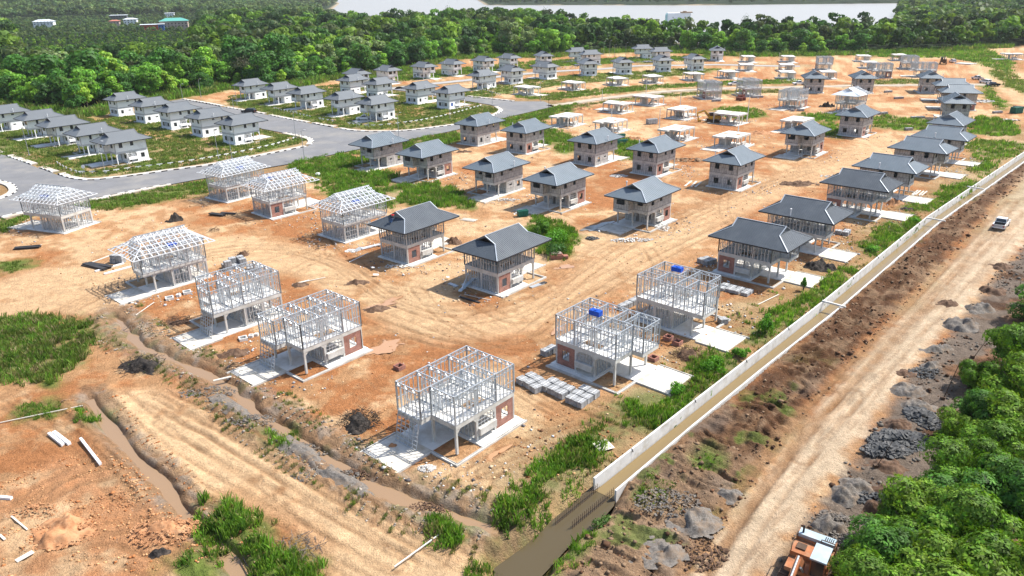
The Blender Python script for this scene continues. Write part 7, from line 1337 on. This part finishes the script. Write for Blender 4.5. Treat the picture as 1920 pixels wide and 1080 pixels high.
# site hut and green bins
for u, v, sx, sy, sz, m, lb, nm in [(980, 405, 2.0, 1.3, 1.3, 'green', 'small dark green tent-like box behind the tall bush', 'storage_box'), (1166, 270, 3.2, 1.5, 1.4, 'green', 'dark green skip in the grass behind the grey houses', 'skip'), (1162, 258, 3.2, 1.5, 1.2, 'green', 'second dark green skip, farther back in the grass', 'skip'), (1905, 212, 3.5, 2.5, 2.2, 'green', 'green tank at the right edge by the rusty pipe', 'tank'), (1222, 232, 3.5, 2.0, 1.8, 'block', 'tarp-covered machine left of the excavator slab', 'covered_machine'), (377, 237, 1.2, .8, 1, 'pvc', 'x', 'x')]:
    if lb == 'x': continue
    x, y = P(u, v); mb = MB(); mb.hexa([(-sx/2, -sy/2, .1), (sx/2, -sy/2, .1), (sx/2, sy/2, .1), (-sx/2, sy/2, .1)], [(-sx/2-.15, -sy/2*.8, sz), (sx/2+.15, -sy/2*.8, sz), (sx/2+.15, sy/2*.8, sz), (-sx/2-.15, sy/2*.8, sz)]); mb.box(-sx/2-.1, sx/2+.1, -.06, .06, sz, sz+.1)
    for k in (-1, 0, 1): mb.box(k*sx*.3-.05, k*sx*.3+.05, -sy/2-.08, -sy/2+.02, .1, sz*.95)
    o = mb.build(nm, M[m]); o.location = (x, y, gz(x, y)); o.rotation_euler = (0, 0, R(20)); tag(o, lb, nm.replace('_', ' '))
mb = MB(); mb.sphere((0, 0, .35), .8, 10, sz=.55); mb.box(-.5, .5, -.3, .3, 0, .5); o = mb.build('covered_bundle', M['pvc']); o.location = (*P(596, 329), 0); tag(o, 'white wrapped bundle in the grass beside the footpath', 'bundle')
# ------------------------------------------------------------ distant buildings
def villa(u, v, z, w, d, h, roofm, wallm, label, rz=0, hip=True, name='distant_house'):
    x, y = P(u, v, z); r = empty(name, (x, y, z-3), R(rz)); a = MB(); a.box(-w/2, w/2, -d/2, d/2, 0, h+3); a.build('wall', M[wallm], r); q = MB(); o = 1.2; rh = w*.11
    if hip: q.hexa([(-w/2-o, -d/2-o, h+3), (w/2+o, -d/2-o, h+3), (w/2+o, d/2+o, h+3), (-w/2-o, d/2+o, h+3)], [(-w/2+d*.42, -.05, h+3+rh), (w/2-d*.42, -.05, h+3+rh), (w/2-d*.42, .05, h+3+rh), (-w/2+d*.42, .05, h+3+rh)])
    else: q.hexa([(-w/2-o, -d/2-o, h+3), (w/2+o, -d/2-o, h+3), (w/2+o, d/2+o, h+3.5), (-w/2-o, d/2+o, h+3.5)], [(-w/2-o, -d/2-o, h+3.3), (w/2+o, -d/2-o, h+3.3), (w/2+o, d/2+o, h+3.8), (-w/2-o, d/2+o, h+3.8)])
    q.build('roof', M[roofm], r)
    for k in range(max(2, int(w/4))):
        for zz in ([3.9] if h < 5 else [3.9, 7.0]): g = MB(); xx = -w/2+w*(k+.5)/max(2, int(w/4)); g.box(xx-.7, xx+.7, -d/2-.06, -d/2+.02, zz, zz+1.5); g.build('window', M['glass'], r)
    tag(r, label, 'house')
villa(328, 51, 4, 34, 18, 8, 'teal', 'cream', 'distant two-storey house with a wide teal roof', 18); villa(284, 53, 4, 24, 9, 4.4, 'roofsky', 'redo', 'low red-orange building left of the teal-roofed house', 18, False); villa(303, 52.5, 4, 7, 6, 4.6, 'roofsky', 'bluew', 'small blue shed against the teal-roofed house', 18, False)
villa(251, 28, 6, 28, 14, 9, 'roofsky', 'frame', 'distant dark house with a flat pale roof, highest of the village', 15, False); villa(224, 36, 5, 27, 12, 6.5, 'roofsky', 'frame', 'distant long dark house with pale roof left in the village', 15, False); villa(246, 44, 5, 18, 12, 6, 'roofsky', 'white', 'distant white house with pale hipped roof in the village', 15); villa(5, 57, 5, 20, 14, 5, 'pinkr', 'cream', 'distant house with faded red roof at the left edge', 10); villa(84, 47, 6, 26, 14, 5, 'roofsky', 'white', 'pale roof among trees left of the village', 15); villa(319, 31, 5, 16, 9, 6, 'roofsky', 'white', 'small pale roof above the teal-roofed house', 15, False); villa(216, 45, 5, 13, 9, 4.4, 'pinkr', 'cream', 'small faded red roof below the long dark house', 15)
x, y = P(1272, 40, 2); r = empty('river_building', (x, y, 0), R(-8)); a = MB(); a.box(-14, 14, -7, 7, -2, 12); a.build('wall', M['white'], r); a = MB(); a.hexa([(-16, -7.5, -2), (-14.05, -7.5, -2), (-14.05, 7.5, -2), (-16, 7.5, -2)], [(-16, -7.5, 10), (-14.05, -7.5, 12.2), (-14.05, 7.5, 12.2), (-16, 7.5, 10)]); a.build('teal_end', mat('pale_teal', (.35, .56, .56), .7), r); a = MB(); a.box(2, 16, -8, 8, 12, 13); a.box(5, 9, -3, 3, 13, 14); a.build('roof', M['timber'], r)
for k in range(3): g = MB(); g.box(-8+k*7, -6+k*7, -7.06, -6.98, 6, 7.5); g.build('window', M['band'], r)
tag(r, 'white multi-storey building standing before the river', 'building')
# ------------------------------------------------------------ worker on the roof
def person(loc, rz, pose, label, top, legs, hat=None, s=1.0):
    if pose == 'sit': J = dict(pel=(0, 0, .12), ch=(.05, 0, .42), nk=(.10, 0, .62), hd=(.14, 0, .76), sL=(.08, .2, .56), eL=(.22, .26, .36), hL=(.42, .16, .30), sR=(.08, -.2, .56), eR=(.22, -.26, .36), hR=(.42, -.16, .30), kL=(.40, .14, .30), aL=(.52, .14, -.10), kR=(.40, -.12, .30), aR=(.56, -.14, -.10), fL=(.68, .15, -.12), fR=(.72, -.15, -.12))
    else: J = dict(pel=(0, 0, .92), ch=(0, 0, 1.22), nk=(0, 0, 1.46), hd=(.02, 0, 1.62), sL=(0, .2, 1.4), eL=(.02, .27, 1.12), hL=(.1, .25, .88), sR=(0, -.2, 1.4), eR=(.02, -.27, 1.12), hR=(.1, -.25, .88), kL=(.03, .11, .5), aL=(-.02, .12, .08), kR=(.0, -.11, .5), aR=(-.05, -.12, .08), fL=(.15, .13, .04), fR=(.12, -.13, .04))
    E_ = [('pel', 'ch'), ('ch', 'nk'), ('nk', 'hd'), ('nk', 'sL'), ('sL', 'eL'), ('eL', 'hL'), ('nk', 'sR'), ('sR', 'eR'), ('eR', 'hR'), ('pel', 'kL'), ('kL', 'aL'), ('aL', 'fL'), ('pel', 'kR'), ('kR', 'aR'), ('aR', 'fR')]
    Rd = dict(pel=.15, ch=.15, nk=.06, hd=.105, sL=.07, sR=.07, eL=.045, eR=.045, hL=.035, hR=.035, kL=.07, kR=.07, aL=.045, aR=.045, fL=.04, fR=.04)
    names = list(J); me = bpy.data.meshes.new('body'); me.from_pydata([J[k] for k in names], [(names.index(a), names.index(b)) for a, b in E_], []); o = bpy.data.objects.new('person', me); C.objects.link(o)
    m = o.modifiers.new('skin', 'SKIN'); sv = me.skin_vertices[0].data
    for i, k in enumerate(names): sv[i].radius = (Rd[k], Rd[k])
    sv[0].use_root = True; o.modifiers.new('sub', 'SUBSURF').levels = 1
    dg = bpy.context.evaluated_depsgraph_get(); me2 = bpy.data.meshes.new_from_object(o.evaluated_get(dg)); o.modifiers.clear(); o.data = me2
    for mm in (top, legs, M['skin']): me2.materials.append(mm)
    zc = J['pel'][2]
    for p in me2.polygons:
        c = p.center
        if c.z > J['nk'][2]-.01: p.material_index = 2
        elif pose == 'sit' and c.x > .30 and abs(c.y) > .1 and c.z > .26 and abs(c.y) > .13 and c.x > .36: p.material_index = 2
        elif pose == 'sit': p.material_index = 0 if (c.z > .22 and c.x < .30) else 1
        else: p.material_index = 1 if c.z < .95 and abs(c.y) < .22 else (0 if c.z > .98 else 2)
    me2.polygons.foreach_set('use_smooth', [True]*len(me2.polygons)); o.location = loc; o.rotation_euler = (0, 0, rz); o.scale = (s, s, s)
    hd = J['hd']; h = MB(); h.sphere((hd[0]-.015, hd[1], hd[2]+.045), .125, 12, sz=.85)
    if hat: h.cyl((hd[0], hd[1], hd[2]+.03), (hd[0], hd[1], hd[2]+.07), .24, .20, 14)
    h.build('hat' if hat else 'hair', hat or M['hairm'], o); tag(o, label, 'person')
wh = [h for h in HOUSES if 'worker sitting' in h[5]][0]; _a = R(wh[4]); _lx = 9.95-5.25; _z = ZE+RH*(GY/4.74)*(RX1-9.95)/GX
person((wh[2]+_lx*math.cos(_a), wh[3]+_lx*math.sin(_a), _z+.06), _a, 'sit', 'worker in red hat and blue trousers sitting on the dark ribbed roof', M['shirt'], M['denim'], M['red'], 1.25)
px, py = P(1607, 378, 0); person((px, py, .15), R(150), 'stand', 'worker in dark clothes standing in the shade of the third roofed canal frame', M['shirt'], M['denim'], None, 1.1)
px, py = P(1856, 160, 0); person((px, py, .0), R(200), 'stand', 'person in dark clothes standing at the black pickup', M['shirt'], M['shirt'], None, 1.15)
# black hose at the lower left stream
hz = MB(); hp = PP([(455, 1040), (462, 1055), (475, 1075), (495, 1090)], .2); hp = [(p[0], p[1]) for p in smooth_line(hp, .4)]
for i in range(len(hp)-1): hz.cyl((*hp[i], gz(*hp[i])+.3), (*hp[i+1], gz(*hp[i+1])+.3), .07, n=6)
tag(hz.build('hose', M['black']), 'black corrugated hose beside the bottom bush', 'hose')
# ------------------------------------------------------------ haze
def haze(density):
    m = bpy.data.materials.new('haze_air'); m.use_nodes = True; n = m.node_tree; n.nodes.clear(); o = n.nodes.new('ShaderNodeOutputMaterial'); v = n.nodes.new('ShaderNodeVolumePrincipled'); v.inputs['Color'].default_value = (0.93, 0.96, 1, 1); v.inputs['Density'].default_value = density; v.inputs['Anisotropy'].default_value = 0.2
    n.links.new(v.outputs[0], o.inputs['Volume']); mb = MB(); mb.box(-9100, 9100, -9100, 12100, -4.5, 420); b = mb.build('haze', m); tag(b, kind='stuff')
HAZE = 0.00005
if HAZE: haze(HAZE)
print('objects', len(bpy.data.objects), 'faces', sum(len(o.data.polygons) for o in bpy.data.objects if o.type == 'MESH'))
